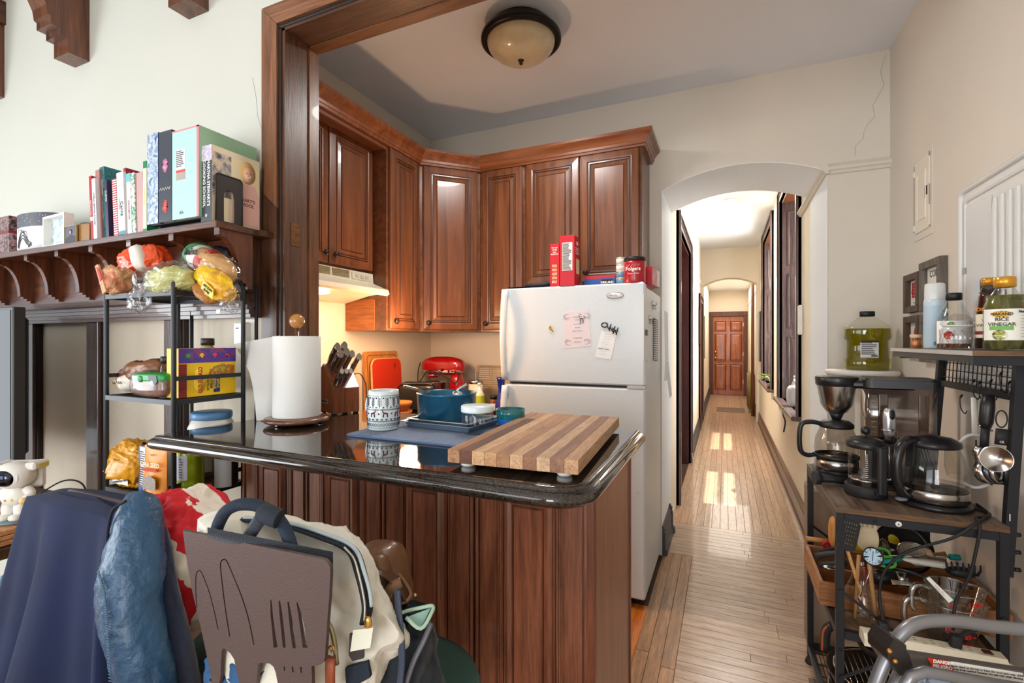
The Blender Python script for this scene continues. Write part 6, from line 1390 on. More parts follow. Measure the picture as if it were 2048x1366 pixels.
part('label', MB().lathe([(.0325,.035),(.0325,.105)], 18, a0=-PI*.95, a1=-PI*.15), mat((232,222,196), .5), t); part('label_band', MB().lathe([(.0328,.045),(.0328,.055)], 18, a0=-PI*.95, a1=-PI*.15), mat((130,30,30), .5), t)
Mv = lambda r, z, a: Matrix.Translation((r*math.cos(a), r*math.sin(a), z)) @ Matrix.Rotation(a+PI/2, 4, 'Z') @ face((0,0,0))
txt('POMPEIAN', .014, Mv(.034, .118, -PI*.62), mat((226,150,40), .5), t, bold=.03); txt('Wine\nVINEGAR', .013, Mv(.034, .078, -PI*.62), INK, t)
t = bot('rice_vinegar_bottle', 'clear bottle of pale rice vinegar with a gold cap, nearest on the hutch', (.700, 1.745, HS), [(0,0),(.041,0),(.044,.004),(.044,.115),(.040,.130),(.024,.160),(.018,.172),(.018,.178)], .150, mat((150,150,90), .08, trans=.8, ior=1.2), [(.0185,.172),(.0225,.173),(.0225,.199),(.020,.201),(0,.201)], mat((206,150,50), .3, .5))
part('label', MB().lathe([(.0446,.028),(.0446,.112)], 22, a0=-PI*.98, a1=-PI*.1), mat((226,226,216), .5), t)
part('brand_oval', MB().lathe([(0,.001),(1,.001)], 20, (-.0225,-.0393,.098), Matrix.Rotation(-.52,3,'Z') @ RX @ Matrix.Diagonal((.019,.009,1))), mat((200,150,40), .5), t)
a_ = -PI*.66; txt('NAKANO', .010, Mv(.0468, .098, a_), INK, t, bold=.02); txt('RICE\nVINEGAR', .013, Mv(.0464, .077, a_), mat((70,60,40), .5), t, bold=.02)
part('green_band', MB().lathe([(.0449,.055),(.0449,.066)], 10, a0=-PI*.85, a1=-PI*.5), mat((110,170,80), .5), t); part('bowl_picture', MB().lathe([(0,.001),(.014,.001)], 14, (-.026,-.0375,.042), Matrix.Rotation(-.6,3,'Z') @ RX), art([(220,170,60),(120,140,50),(240,230,200)], 80), t)
for k in range(9): 
    if k < 1: txt('Nutrition', .009, Mv(.0462, .104, -PI*.33), INK, t, bold=.02)
    else: txt('------ ---', .007, Mv(.0462, .102-.008*k, -PI*.33), INK, t)
t = bot('sauce_bottle', 'tall dark bottle with a black cap behind the gold capped bottles', (.765, 2.00, HS), [(0,0),(.027,0),(.029,.004),(.029,.14),(.020,.165),(.016,.18)], .15, mat((20,14,14), .15), [(.017,.175),(.021,.178),(.021,.222),(.019,.225),(0,.225)], BLACK)
part('label', MB().lathe([(.0296,.03),(.0296,.12)], 16, a0=-PI*.95, a1=-PI*.15), mat((50,44,44), .5), t); txt('BALSAMIC', .012, Mv(.031, .10, -PI*.62), TW, t)
turned('mason_jar', 'small glass jar with an orange striped lid by the spray can', 'jar', (.655, 2.255, HS), [('jar_body', [(0,0),(.017,0),(.018,.003),(.018,.035),(.016,.04)], glass((.9,.8,.7), .05, 1.4, .8)), ('contents', [(0,.002),(.015,.002),(.015,.030),(0,.030)], mat((200,130,70), .5)), ('lid', [(.017,.038),(.0185,.04),(.0185,.05),(0,.051)], mat((214,180,140), .4))])
# ================================================================ middle shelf of the cart
SHZ = .4594
TX0, TX1, TY0, TY1 = .300, .800, 1.945, 2.285
t = thing('drawer_tray', 'shallow wooden drawer tray full of kitchen utensils on the cart', 'tray', ((TX0+TX1)/2, (TY0+TY1)/2, .4625))
TW_ = wood((126,76,40), (176,116,66), 'X', 1.3, .5); TWY = wood((150,100,58), (196,142,92), 'Y', 1.3, .5)
hx, hy = (TX1-TX0)/2, (TY1-TY0)/2
part('front_board', MB().box(-hx,hx,-hy,-hy+.012,0,.078,.001), TW_, t); part('back_board', MB().box(-hx,hx,hy-.012,hy,0,.078,.001), TW_, t)
part('side_board', MB().box(-hx,-hx+.012,-hy+.012,hy-.012,0,.078,.001), TWY, t); part('side_board', MB().box(hx-.012,hx,-hy+.012,hy-.012,0,.078,.001), TWY, t)
part('bottom_board', MB().box(-hx+.012,hx-.012,-hy+.012,hy-.012,0,.006), TW_, t); part('divider', MB().box(-hx+.012,hx-.012,.02,.028,.006,.055), TW_, t); part('divider', MB().box(-.09,-.082,-hy+.012,.02,.006,.055), TWY, t)
UZ = .4625+.030
def spoonlike(name, label, cat, pts, r, m, headm=None, head=None, headr=None, handle_name='handle', group='utensils in the drawer tray'):
    t = thing(name, label, cat, pts[0], 0, group); o = Vector(pts[0])
    part(handle_name, MB().tube([Vector(p)-o for p in spline(pts, 4)], r, 8), m, t)
    if head: part('head', head, headm or m, t, True)
    return t
MW_ = mat((176,172,166), .25, .9)
def tl(px, py, Y): return atY(px, py, Y)
# far row behind and on top of the tray
spoonlike('rolling_pin', 'tan wooden rolling pin handle sticking out left of the cart', 'rolling pin', [tl(1612,1077,2.22), tl(1655,1083,2.20)], .0095, wood((170,110,50),(214,156,86),'X'), wood((200,130,60),(228,166,96),'Z'), MB().blob(tl(1673,1066,2.18), (.026,.03,.062), (.8,.6)))
t = turned('bottle_opener', 'small red ring shaped plastic piece by the rolling pin', 'opener', tl(1653,1090,2.17), [('ring', [(.006,-.004),(.012,-.006),(.016,0),(.012,.006),(.006,.004),(.006,-.004)], mat((176,20,34), .3))], rot=RX)
spoonlike('garlic_press', 'black handled metal garlic press lying in the tray', 'press', [tl(1634,1106,2.16), tl(1665,1098,2.12), tl(1690,1097,2.10)], .008, MATBLK)
spoonlike('peeler', 'dark grey plastic handled tool lying across the tray left end', 'peeler', [tl(1632,1112,2.08), tl(1660,1108,2.05), tl(1690,1106,2.03)], .011, mat((52,52,54), .4))
spoonlike('spatula', 'flat black spatula handle under the grey tool in the tray', 'spatula', [tl(1640,1130,2.05), tl(1690,1126,2.0)], .012, mat((40,38,36), .5))
spoonlike('tablespoon', 'steel tablespoon with a rounded bowl near the tray left end', 'spoon', [tl(1690,1136,1.99), tl(1668,1134,2.0)], .004, STEEL, STEEL, MB().blob(tl(1660,1135,2.0), (.022,.016,.006), (1,1)))
t = thing('cutting_board', 'tan wooden board standing behind the utensils on the cart', 'cutting board', tl(1792,1100,2.36), 0); part('board', MB().box(-.055,.06,-.006,.006,-.09,.055,.01), mat((206,160,112), .6), t)
t = thing('package', 'bright yellow printed package standing behind the utensils', 'package', tl(1750,1100,2.33), 0); part('package_body', MB().blob((0,0,-.01), (.085,.014,.085), (.3,.5), .004, 14), mat((236,206,30), .4), t); txt('ICEL', .018, face((.02,-.018,.048), (1,0,.2)), mat((200,60,40), .5), t)
t = thing('wok_lid', 'dark domed pan leaning behind the utensils under the cart top', 'pan', tl(1805,1096,2.30), 0); part('pan_body', MB().lathe([(0,-.02),(.04,-.016),(.075,-.002),(.092,.012),(.094,.014),(.075,.003),(.04,-.012),(0,-.016)], 36, R=Matrix.Rotation(D(68),3,'X')), mat((44,42,40), .3, .5), t); part('handle', MB().tube([(-.08,-.01,-.03),(-.13,-.05,-.06)], .008, 8), MATBLK, t)
t = thing('whisk', 'wire balloon whisk standing among the utensils', 'whisk', tl(1765,1100,2.26), 0)
b = MB()
for k in range(7):
    a = PI*k/7; b.tube([(.020*math.sin(PI*s/8)*math.cos(a), .020*math.sin(PI*s/8)*math.sin(a), .045-.055*s/8) for s in range(9)], .0009, 4)
part('wire_loops', b, mat((226,222,214), .2, .8), t, kind='stuff'); part('handle', MB().cyl((0,0,-.08),(0,0,-.01), .006), STEEL, t)
t = thing('sieve', 'fine mesh steel sieve lying on top of the utensils', 'sieve', tl(1833,1108,2.16), 0)
R = Matrix.Rotation(D(25), 3, 'X'); 
part('mesh_bowl', MB().lathe([(0,-.035),(.025,-.030),(.045,-.012),(.052,.0)], 28, R=R), mat((176,164,146), .5, .4, var=.3, vs=120), t); part('rim', MB().tube([R @ Vector((.053*math.cos(a), .053*math.sin(a), 0)) for a in [2*PI*k/28 for k in range(28)]], .003, 6, closed=True), STEEL, t)
part('handle', MB().tube([(.05,0,.0),(.11,.01,.004)], .003, 6), STEEL, t); part('teal_grip', MB().tube([(.095,.01,.003),(.125,.012,.005)], .010, 8), mat((20,150,150), .4), t)
t = thing('scissors', 'scissors with bright green and teal loop handles in the tray', 'scissors', tl(1778,1122,2.06), 0)
for k, (c, o_) in enumerate((((90,190,70), (-.01,0,-.004)), ((90,190,70), (-.018,.03,.012)))): part('finger_loop', MB().tube([Vector(o_)+Vector((.028*math.cos(a), .006*math.sin(a*2), .018*math.sin(a))) for a in [2*PI*j/20 for j in range(20)]], .005, 8, closed=True), mat(c, .4), t)
part('teal_strip', MB().tube([(-.03,-.01,-.01),(.0,-.01,.005),(.04,-.01,.022)], .007, 8), mat((10,150,140), .4), t); part('blade', MB().tube([(.04,-.01,.022),(.10,-.01,.045)], .003, 4), STEEL, t)
t = thing('tongs', 'long steel tongs lying diagonally across the tray', 'tongs', tl(1850,1120,2.08), 0)
part('arm', MB().tube([(-.10,0,-.005),(.0,0,.015),(.06,.01,.008)], .0035, 6), STEEL, t); part('arm', MB().tube([(-.10,.0,-.012),(.0,.02,.006),(.06,.014,.0)], .0035, 6), STEEL, t)
spoonlike('wooden_spoon', 'round ended wooden handle poking out behind the sieve', 'spoon', [tl(1860,1112,2.22), tl(1892,1108,2.22)], .009, wood((150,100,50),(190,140,80),'X'))
t = thing('rice_paddle', 'long pale plastic serving spoon lying across the tray', 'spoon', tl(1870,1128,2.0), 0, 'utensils in the drawer tray'); part('handle', MB().blob((.0,0,0), (.085,.012,.010), (1,.8)), mat((212,208,196), .4), t)
t = thing('jar_lid', 'dark round jar with red rim tipped over in the tray', 'jar', tl(1770,1150,2.03), 0); part('jar_body', MB().cyl((-.05,0,-.012),(.03,0,-.006), .024, n=24), mat((28,26,26), .35), t); part('red_rim', MB().cyl((-.066,0,-.012),(-.048,0,-.012), .026, n=24), mat((120,16,20), .4), t); part('steel_end', MB().cyl((.03,0,-.006),(.06,0,-.004), .023, n=24), STEEL, t)
t = thing('pasta_server', 'black toothed pasta server standing up at the tray right end', 'pasta server', tl(1925,1142,1.99), 0)
part('bowl', MB().blob((-.005,0,-.004), (.038,.022,.016), (1,.8)), MATBLK, t)
for k in range(7): x = -.04+.0125*k; part('tooth', MB().tube([(x*.9,-.012,-.004),(x*1.1,-.016,.014),(x*1.15,-.010,.030)], [.0045,.0035,.002], 6), MATBLK, t)
part('handle', MB().tube([(-.03,0,0),(-.12,.03,.01)], .005, 8), MATBLK, t)
t = thing('fork_bundle', 'small bundle of steel forks in the front of the tray', 'forks', tl(1822,1170,1.98), 0)
for k in range(4): part('fork', MB().tube([(-.05,.006*k,-.008+.002*k),(.0,.006*k,.0),(.03,.006*k,.004)], .0025, 5), STEEL, t)
spoonlike('skewer_set', 'dark green handled tool lying flat in the tray centre', 'kitchen tool', [tl(1790,1138,2.12), tl(1835,1150,2.0), tl(1860,1158,1.98)], .006, mat((30,34,40), .4))
spoonlike('pie_server', 'pale triangular cake server blade among the utensils', 'cake server', [tl(1770,1104,2.18), tl(1790,1100,2.17)], .004, MW_, MW_, MB().prism([(p.x, p.z) for p in (tl(1764,1082,2.2), tl(1790,1103,2.2), tl(1766,1104,2.2))], 2.198, 2.202, XZ))
# glass jug with wooden utensils
p = Vector((.405, 1.868, SHZ))
t = turned('glass_vase', 'clear curved glass jug holding wooden spoons and a grater', 'jug', p, [('jug_body', [(0,.003),(.040,0),(.048,.006),(.058,.05),(.056,.09),(.040,.125),(.030,.15),(.030,.175),(.034,.19)], glass((.94,.93,.90), .03, 1.4, .9))], n=36)
def inj(name, label, cat, pa, pb, r, m, head=None, hm=None, hn='head', more=()):
    o = Vector(pa); t = thing(name, label, cat, o, 0, 'utensils standing in the glass jug')
    part('handle', MB().tube([Vector((0,0,0)), (Vector(pb)-o)*.5, Vector(pb)-o], [r*.8, r, r*1.1], 8), m, t)
    if head: part(hn, head, hm or m, t, True)
    for (nm, mb_, mm) in more: part(nm, mb_, mm, t, True)
    return t
WS = wood((190,134,70), (224,176,112), 'Z', 1, .5)
g0 = tl(1695,1070,1.80)
gp = plate([rrect(-.028,.028,-.048,.048,.012)]+[rrect(-.021+.0062*i, -.0185+.0062*i, -.030+.013*j, -.024+.013*j, .001, 1) for i in range(7) for j in range(6)], .004)
gp.transform(Matrix.Translation(g0) @ Matrix.Rotation(D(10),4,'Y') @ Matrix.Rotation(PI/2, 4, 'X'))
t = inj('grater', 'flat black grater with rows of slots standing in the glass jug', 'grater', (.425,1.875,SHZ+.02), (g0.x, g0.y, g0.z-.05), .005, WS); part('grater_plate', gp, MATBLK, t, True)
q = tl(1735,1072,1.86)
t = inj('wooden_fork', 'pale wooden salad fork with rounded tines in the glass jug', 'spoon', (.44,1.865,SHZ+.02), (q.x,q.y,q.z-.035), .006, WS, MB().blob((q.x,q.y,q.z-.008), (.030,.006,.040), (.8,.8)), mat((206,188,156), .6, var=.1, vs=40))
for k in range(4): part('tine', MB().blob((q.x-.022+.014*k, q.y, q.z+.034-.002*abs(k-1.5)), (.0058,.005,.016), (1,1), nu=16, nv=10), mat((206,188,156), .6, var=.1, vs=40), t, True)
q2 = tl(1700,1190,1.87); inj('wooden_spoon', 'plain wooden spoon handle leaning left in the glass jug', 'spoon', (.385,1.87,SHZ+.015), tl(1718,1110,1.87), .005, WS)
q3 = tl(1746,1113,1.80)
t = thing('thermometer_dial', 'round dial kitchen thermometer with a pale blue face in glass jug', 'thermometer', q3, 0, 'utensils standing in the glass jug', Matrix.Rotation(D(-22),3,'Z') @ Matrix.Rotation(D(-14),3,'X'))
part('case', MB().lathe([(0,-.012),(.022,-.012),(.0265,-.008),(.0275,.0),(.025,.004),(.0235,.004),(.0235,.0)], 32, R=RX), mat((70,64,60), .25, .9), t)
part('dial', MB().lathe([(0,.0),(.0235,.0)], 28, (0,-.0015,0), RX), mat((176,206,226), .3), t); part('needle', MB().box(-.0008,.0008,-.003,-.0022,-.013,.016), INK, t)
b = MB()
for k in range(12): a = -.6+PI*1.4*k/11+PI*.8; b.box(.0185*math.cos(a)-.0008,.0185*math.cos(a)+.0008,-.0028,-.0022,.0185*math.sin(a)-.0016,.0185*math.sin(a)+.0016)
part('dial_mark', b, INK, t, kind='stuff'); part('probe', MB().cyl((0,.006,-.02),(-.03,.02,-.13), .0016, n=6), STEEL, t)
# measuring cups of glass
def mcup(name, label, loc, s, rz):
    t = thing(name, label, 'measuring cup', loc, rz, 'glass measuring cups')
    G = glass((.90,.93,.92), .02, 1.45, 2.2)
    prof = [(0,.004),(.042*s,0),(.047*s,.006*s),(.060*s,.105*s),(.063*s,.11*s)]
    b = MB().lathe(prof, 40)
    for i, v in enumerate(b.v):
        if v.z > .09*s and v.x > .045*s and abs(v.y) < .02*s: b.v[i] = Vector((v.x+.016*s, v.y, v.z+.002*s))
    part('cup_body', b, G, t); part('rim', MB().tube([(.063*s*math.cos(a)+(.016*s if math.cos(a) > .94 else 0), .063*s*math.sin(a), .11*s) for a in [2*PI*k/40 for k in range(40)]], .002, 6, closed=True), glass((.80,.84,.84), .02, 1.5, 5), t)
    part('handle', MB().tube(spline([(-.058*s,0,.10*s),(-.085*s,0,.108*s),(-.104*s,0,.095*s),(-.106*s,0,.05*s),(-.098*s,0,.035*s)], 6), .0075*s, 10), glass((.74,.78,.78), .02, 1.5, 5), t)
    for k, s_ in enumerate(('1 CUP', '3/4', '1/2 --', '1/4 --')):
        r = .0605*s-.004*k*s+.0012; a = -PI*.42; txt(s_, .014*s, Matrix.Translation((r*math.cos(a), r*math.sin(a), (.088-.022*k)*s)) @ Matrix.Rotation(a+PI/2, 4, 'Z') @ face((0,0,0)), mat((216,30,34), .5), t, bold=.04)
        a = -PI*.68; txt(('2/3', '1/3', '--', '-')[k], .014*s, Matrix.Translation((r*math.cos(a), r*math.sin(a), (.080-.022*k)*s)) @ Matrix.Rotation(a+PI/2, 4, 'Z') @ face((0,0,0)), mat((216,30,34), .5), t, bold=.04)
    return t
mcup('measuring_cup', 'large glass measuring cup with red markings, the outer lower one', (.625, 1.868, SHZ), 1.15, D(12))
mcup('measuring_cup', 'glass measuring cup with red markings nested in the larger one', (.632, 1.870, SHZ+.052), 1.05, D(14))
t = single('paper_tag', MB().prism([(-.030,.028),(-.022,.034),(.032,-.022),(.022,-.032)], -.001, .001, XZ), PAPER, 'white printed tag tied on the cord in front of the glass cups', 'tag', loc=tl(1878,1180,1.775))
for k in range(2): txt('------- ---', .008, face((.002*k,-.0018,.004-.008*k), (1,0,-.95), (.95,0,1)), INK, t)
# power strip
t = thing('power_strip', 'long cream power strip with two plugs on the front rail of the cart', 'power strip', (.545, 1.768, .4625), D(2))
PSM = mat((222,214,190), .4)
part('case', MB().prism([(-.028,0),(.028,0),(.028,.024),(.018,.034),(-.018,.034),(-.028,.022)], -.165, .165, lambda y, z, w: (w, y, z)), PSM, t)
for k in range(6):
    s_ = part('outlet', MB().box(-.135+.042*k,-.105+.042*k,-.014,.014,.0338,.035,.001), mat((230,222,200), .4), t)
    for dy in (-.006,.006): part('slot', MB().box(-.124+.042*k,-.116+.042*k,dy-.001,dy+.001,.0349,.0353), INK, s_)
part('rocker_switch', MB().box(.118,.140,-.010,.010,.0338,.038,.002), mat((70,10,14), .3), t)
for x in (-.112, .058): part('plug', MB().blob((x,0,.050), (.014,.014,.020), (.6,.5)), MATBLK, t)
single('white_cable', MB().tube(spline([(.715,1.775,.475),(.76,1.78,.45),(.785,1.80,.36),(.79,1.84,.20),(.80,1.9,.06)], 8), .005, 8), mat((214,208,196), .5), 'white cable hanging down beside the right leg of the cart', 'cord')
# lower deck: pans, saw handle, rack
DZ_ = .0865
def pan(z, r, h, m, lab, rz, x=.50, y=2.02, hl=.16):
    t = thing('frying_pan', lab, 'pan', (x, y, z), rz, 'pans stacked on the bottom deck of the cart')
    part('pan_body', MB().lathe([(0,0),(r*.8,0),(r*.86,.004),(r,h),(r*1.02,h+.002),(r,h+.003),(r*.84,.007),(0,.005)], 44), m, t)
    part('handle', MB().tube([(r*.95,0,h*.8),(r+hl*.5,0,h*1.1),(r+hl,0,h*1.2)], .010, 8, flat=.6), MATBLK, t)
    return t
pan(DZ_, .15, .035, mat((40,38,36), .35, .5), 'lowest black pan of the stack on the bottom deck', D(-60)); pan(DZ_+.012, .16, .045, STEEL, 'shiny steel pan second in the stack on the bottom deck', D(-80)); pan(DZ_+.03, .155, .055, mat((56,54,52), .3, .7), 'grey pan third in the stack on the bottom deck', D(-100))
pan(DZ_+.055, .165, .075, mat((62,48,38), .35, .5), 'deep brown frying pan on top of the pan stack', D(-70))
t = thing('roasting_rack', 'round wire roasting rack lying in the top pan', 'rack', (.50, 2.02, DZ_+.136))
b = MB().tube([(.145*math.cos(a), .145*math.sin(a), 0) for a in [2*PI*k/32 for k in range(32)]], .003, 6, closed=True)
for k in range(-7, 8): x = k*.018; l = math.sqrt(.145**2-x*x); b.tube([(x,-l,0),(x,l,0)], .002, 5)
part('rack_wire', b, CHROME, t, kind='stuff')
t = thing('pan_handle', 'brown wooden and black pan handle poking out below the middle shelf', 'pan', (.40, 1.99, .30)); 
o_ = Vector((.40,1.99,.30)); q = [tl(1665,1250,1.98)-o_, tl(1652,1262,1.98)-o_, tl(1650,1300,1.98)-o_]
part('handle', MB().tube(spline(q, 4), .011, 8, flat=1.4), MATBLK, t); part('wood_inlay', MB().tube([v+Vector((-.008,-.004,0)) for v in spline(q, 4)], .006, 6), mat((160,76,40), .4), t); part('pan_body', MB().lathe([(0,-.012),(.08,-.012),(.095,.02),(.09,.02),(.078,-.008),(0,-.008)], 32, (.12,.08,-.01)), mat((50,46,44), .35, .4), t)
t = thing('paper_bag', 'dark edged paper bag standing behind the far cart leg', 'bag', (.36, 2.52, .0)); part('bag_body', MB().box(-.02,.10,-.05,.10,0,.72,.01), mat((150,130,110), .8, bump=.3), t); part('black_trim', MB().box(-.0235,-.0202,-.052,-.04,.0,.72), MATBLK, t)
t = thing('floor_mat', 'ribbed grey brown mat on the floor under the cart', 'mat', (.43, 2.02, 0)); part('mat_body', MB().box(-.12,.30,-.35,.25,.0005,.006,.001), stripes((120,104,90), (70,60,52), 30, 'Y'), t)
# ---- hanging tools on the hutch grid
hk = mat((30,30,32), .35, .5)
def hook(px, py, Y=1.86, s=1.0): 
    q = tl(px, py, Y); b = MB().tube(spline([q+Vector((0,.01,-.002)), q+Vector((0,0,.008*s)), q+Vector((-.008,-.004,0)), q+Vector((-.006,-.006,-.03*s)), q+Vector((.004,-.006,-.045*s)), q+Vector((.010,-.004,-.036*s))], 5), .0017, 6)
    return single('hook', b, hk, 'black wire hook', 'hook', 'black wire hooks on the hutch grid', origin=q)
for i, (px, py, Y) in enumerate(((1925,795,2.03),(1950,765,1.96),(1962,768,1.94),(1985,765,1.90),(2005,750,1.87),(2022,768,1.85))):
    h_ = hook(px, py, Y, 1.15); h_['label'] = ('empty black wire hook, farthest on the hutch grid', 'black wire hook holding the plastic jug, second on the grid', 'black wire hook beside the plastic jug hook on the grid', 'black wire hook above the thick black tool handle', 'tall black wire hook between the tool and measuring cups', 'black wire hook carrying the steel measuring cups')[i]
t = thing('ice_cream_scoop', 'thick black handled kitchen tool hanging from the hutch grid', 'kitchen tool', tl(1975,785,1.86)); o = t.location.copy()
part('handle', MB().tube([tl(1977,788,1.86)-o, tl(1975,815,1.86)-o, tl(1972,845,1.86)-o, tl(1971,856,1.86)-o], [.014,.017,.0165,.012], 12), mat((24,24,26), .35), t)
part('neck', MB().tube([tl(1971,856,1.86)-o, tl(1968,895,1.86)-o], .010, 8), MATBLK, t); part('guard', MB().tube([tl(1957,850,1.86)-o, tl(1985,862,1.86)-o], .0035, 6), STEEL, t)
part('steel_end', MB().blob(tl(1957,905,1.85)-o, (.013,.012,.020), (1,.8)), STEEL, t)
t = thing('measuring_cups', 'nest of round steel measuring cups hanging on a black ring', 'measuring cups', tl(2000,830,1.83)); o = t.location.copy()
c_ = tl(2003,838,1.83)-o; part('ring', MB().tube([c_+Vector((.014*math.cos(a), .004*math.cos(a), .024*math.sin(a))) for a in [2*PI*k/20 for k in range(20)]], .002, 6, closed=True), MATBLK, t)
part('cup_handle', MB().tube([tl(2006,858,1.82)-o, tl(2003,890,1.82)-o], .016, 6, flat=.25, up=(0,1,0)), MATBLK, t); txt('C/L', .009, face(tl(2003,884,1.81)-o+Vector((0,-.003,0)), (1,.4,0), (0,0,1)), TW, t)
Rr = Vector((-.50,-.80,.22)).to_track_quat('Z','Y').to_matrix()
part('cup', MB().lathe([(0,-.022),(.024,-.020),(.034,-.004),(.037,0),(.034,-.001),(.022,-.016),(0,-.018)], 32, tl(1992,918,1.80)-o, Rr), STEEL, t)
for k in range(3): part('cup', MB().lathe([(0,-.03),(.030,-.03),(.033,-.026),(.034,.0),(.032,0),(.030,-.026),(0,-.027)], 32, tl(1985+12*k,944+1*k,1.85-.008*k)-o, Vector((.45,-.85,.25-.1*k)).to_track_quat('Z','Y').to_matrix()), (STEEL, mat((90,92,96), .25, .9), STEEL)[k], t)
part('wire_rod', MB().tube([tl(1952,880,1.86)-o, tl(1952,950,1.86)-o, tl(1985,970,1.85)-o], .0022, 6), hk, t)
t = thing('plastic_jug', 'cloudy plastic jug with a white loop handle hanging behind the tools', 'jug', tl(1930,925,2.02)); o = t.location.copy()
part('jug_body', MB().lathe([(.044,-.05),(.050,-.02),(.050,.03),(.046,.05)], 28), glass((.90,.89,.86), .25, 1.3, .6), t)
part('handle', MB().tube(spline([tl(1912,893,2.0)-o, tl(1935,872,2.0)-o, tl(1960,870,2.0)-o], 5), .005, 8), mat((206,206,208), .3), t); part('rim', MB().tube(spline([tl(1925,965,2.0)-o, tl(1950,975,2.0)-o, tl(1978,970,2.0)-o], 5), .005, 8), mat((206,206,208), .3), t)
part('white_strap', MB().tube([tl(1948,795,2.0)-o, tl(1950,870,2.0)-o], .008, 6, flat=.5), mat((230,226,216), .4), t)
# ---- folding step stool, right foreground
GM = mat((138,138,142), .34, .7)
t = thing('step_stool', 'folding grey tube step stool with a danger label, right foreground', 'step stool', (.45, 1.15, 0))
A_ = [tl(1748,1400,1.06), tl(1768,1330,1.09), tl(1790,1290,1.11), tl(1815,1258,1.13), tl(1850,1243,1.15), tl(1900,1242,1.16), tl(1980,1252,1.18), tl(2075,1262,1.20), (.565,1.23,.80), (.60,1.24,.70)]
part('top_tube', MB().tube(spline([atD(x, y, d) for x, y, d in ((1716,1466,.88),(1752,1366,.90),(1772,1318,.905),(1790,1284,.91),(1816,1256,.91),(1850,1243,.91),(1910,1242,.905),(1980,1252,.90),(2060,1260,.89),(2140,1274,.87),(2190,1330,.86),(2200,1460,.86))], 6), .0115, 12), GM, t, True)
part('rear_tube', MB().tube([atD(1808,1320,.925), atD(1785,1380,.925), atD(1750,1480,.92)], .0105, 10), GM, t, True)
def hullbox(P, th, m, nm, par=t): 
    n = Vector((P[1]-P[0]).cross(P[-1]-P[0])).normalized()*th; b = MB(); vs = list(P)+[p+n for p in P]
    k = len(P); b.add(vs, [list(range(k))[::-1], list(range(k,2*k))]+[(i,(i+1)%k,k+(i+1)%k,k+i) for i in range(k)]); return part(nm, b, m, par, True)
jt = hullbox([atD(1788,1278,.885), atD(1812,1290,.885), atD(1820,1345,.885), atD(1800,1352,.885), atD(1776,1318,.885), atD(1775,1300,.885)], .05, mat((40,34,32), .4), 'plastic_joint')
for (x, y) in ((1779,1302),(1790,1322)): part('rivet', MB().ball(atD(x, y, .882), .0045, 10, 8), mat((200,140,60), .3, .8), t, True)
tp_ = hullbox([atD(1818,1308,.90), atD(2080,1348,.88), atD(2080,1392,.875), atD(1830,1346,.895)], .02, mat((96,90,86), .4, .3), 'platform')
lbl = hullbox([atD(1856,1317,.893), atD(1904,1324,.889), atD(1908,1343,.887), atD(1866,1337,.891)], .003, mat((214,60,40), .5), 'danger_label')
wl = hullbox([atD(1904,1324,.889), atD(2046,1347,.880), atD(2050,1366,.878), atD(1908,1343,.887)], .003, PAPER, 'white_label')
ctr = atD(1886,1330,.886); rt = atD(1904,1324,.889)-atD(1856,1317,.893); up = Vector((0,0,1)); up = (up-rt*up.dot(rt)/rt.length_squared)
txt('DANGER\nPELIGRO', .0086, face(ctr, rt, up), TW, lbl, world=True, bold=.03)
ctr2 = atD(1976,1345,.8795)
txt('Never stand on the top or leave the stool open near children\nkeep body centred between the side rails while climbing', .0052, face(ctr2, rt, up), INK, wl, world=True)
part('lower_bar', MB().tube([atD(1800,1390,.87), atD(1822,1352,.87), atD(1850,1343,.87), atD(2080,1385,.85)], .010, 10), GM, t, True)
part('front_leg', MB().tube([atD(1716,1466,.88), Vector((.20,.90,0.01))], .0115, 10), GM, t, True); part('rear_leg', MB().tube([atD(1750,1480,.92), Vector((.30,1.30,0.01))], .0105, 10), GM, t, True)
part('front_leg', MB().tube([atD(2200,1460,.86), Vector((.66,1.10,0.01))], .0115, 10), GM, t, True); part('rear_leg', MB().tube([atD(2080,1390,.87), Vector((.70,1.45,.01))], .0105, 10), GM, t, True)
t = thing('folded_manual', 'blue and white printed leaflet lying under the stool platform', 'leaflet', atD(1900,1385,.90)); hullbox([atD(1838,1352,.905), atD(1918,1366,.90), atD(1925,1440,.84), atD(1825,1430,.84)], .004, art([(170,196,226),(200,216,236),(110,120,140),(180,200,230)], 40), 'sheet', t)
# ================================================================ stools and bags, foreground
GP = mat((92,76,74), .5, .45, bump=.25, bs=500, spec=.4)
SY = .555
def q2(x, y): p = atY(x, y, SY); return (p.x, p.z)
def c7(pts): return [q2(360+x*.2972, 960+y*.2972) for x, y in pts]
outer = c7([(30,335),(960,525),(985,535),(1005,555),(1020,580),(1022,620),(1014,780),(1000,950),(985,1190),(975,1215),(955,1235),(930,1243),(895,1245),(898,1320),(900,1480),(700,1480),(675,1400),(655,1290),(640,1250),(615,1228),(560,1222),(535,1230),(530,1300),(515,1480),(430,1480),(405,1340),(375,1200),(350,1160),(318,1130),(300,1125),(290,1150),(285,1300),(262,1480),(250,1480),(230,1366),(190,1170),(150,980),(95,750),(60,560)])
def slit(pts, w=3.2):
    L, Rr_ = [], []
    for i, p in enumerate(pts):
        a = Vector(pts[max(0,i-1)]); c = Vector(pts[min(len(pts)-1,i+1)]); d = (c-a).normalized(); n_ = Vector((-d.y, d.x))*w; L.append((p[0]+n_.x, p[1]+n_.y)); Rr_.append((p[0]-n_.x, p[1]-n_.y))
    return c7(L + Rr_[::-1])
sp2 = lambda pts: [(v.x, v.y) for v in spline([(x, y, 0) for x, y in pts], 4)]
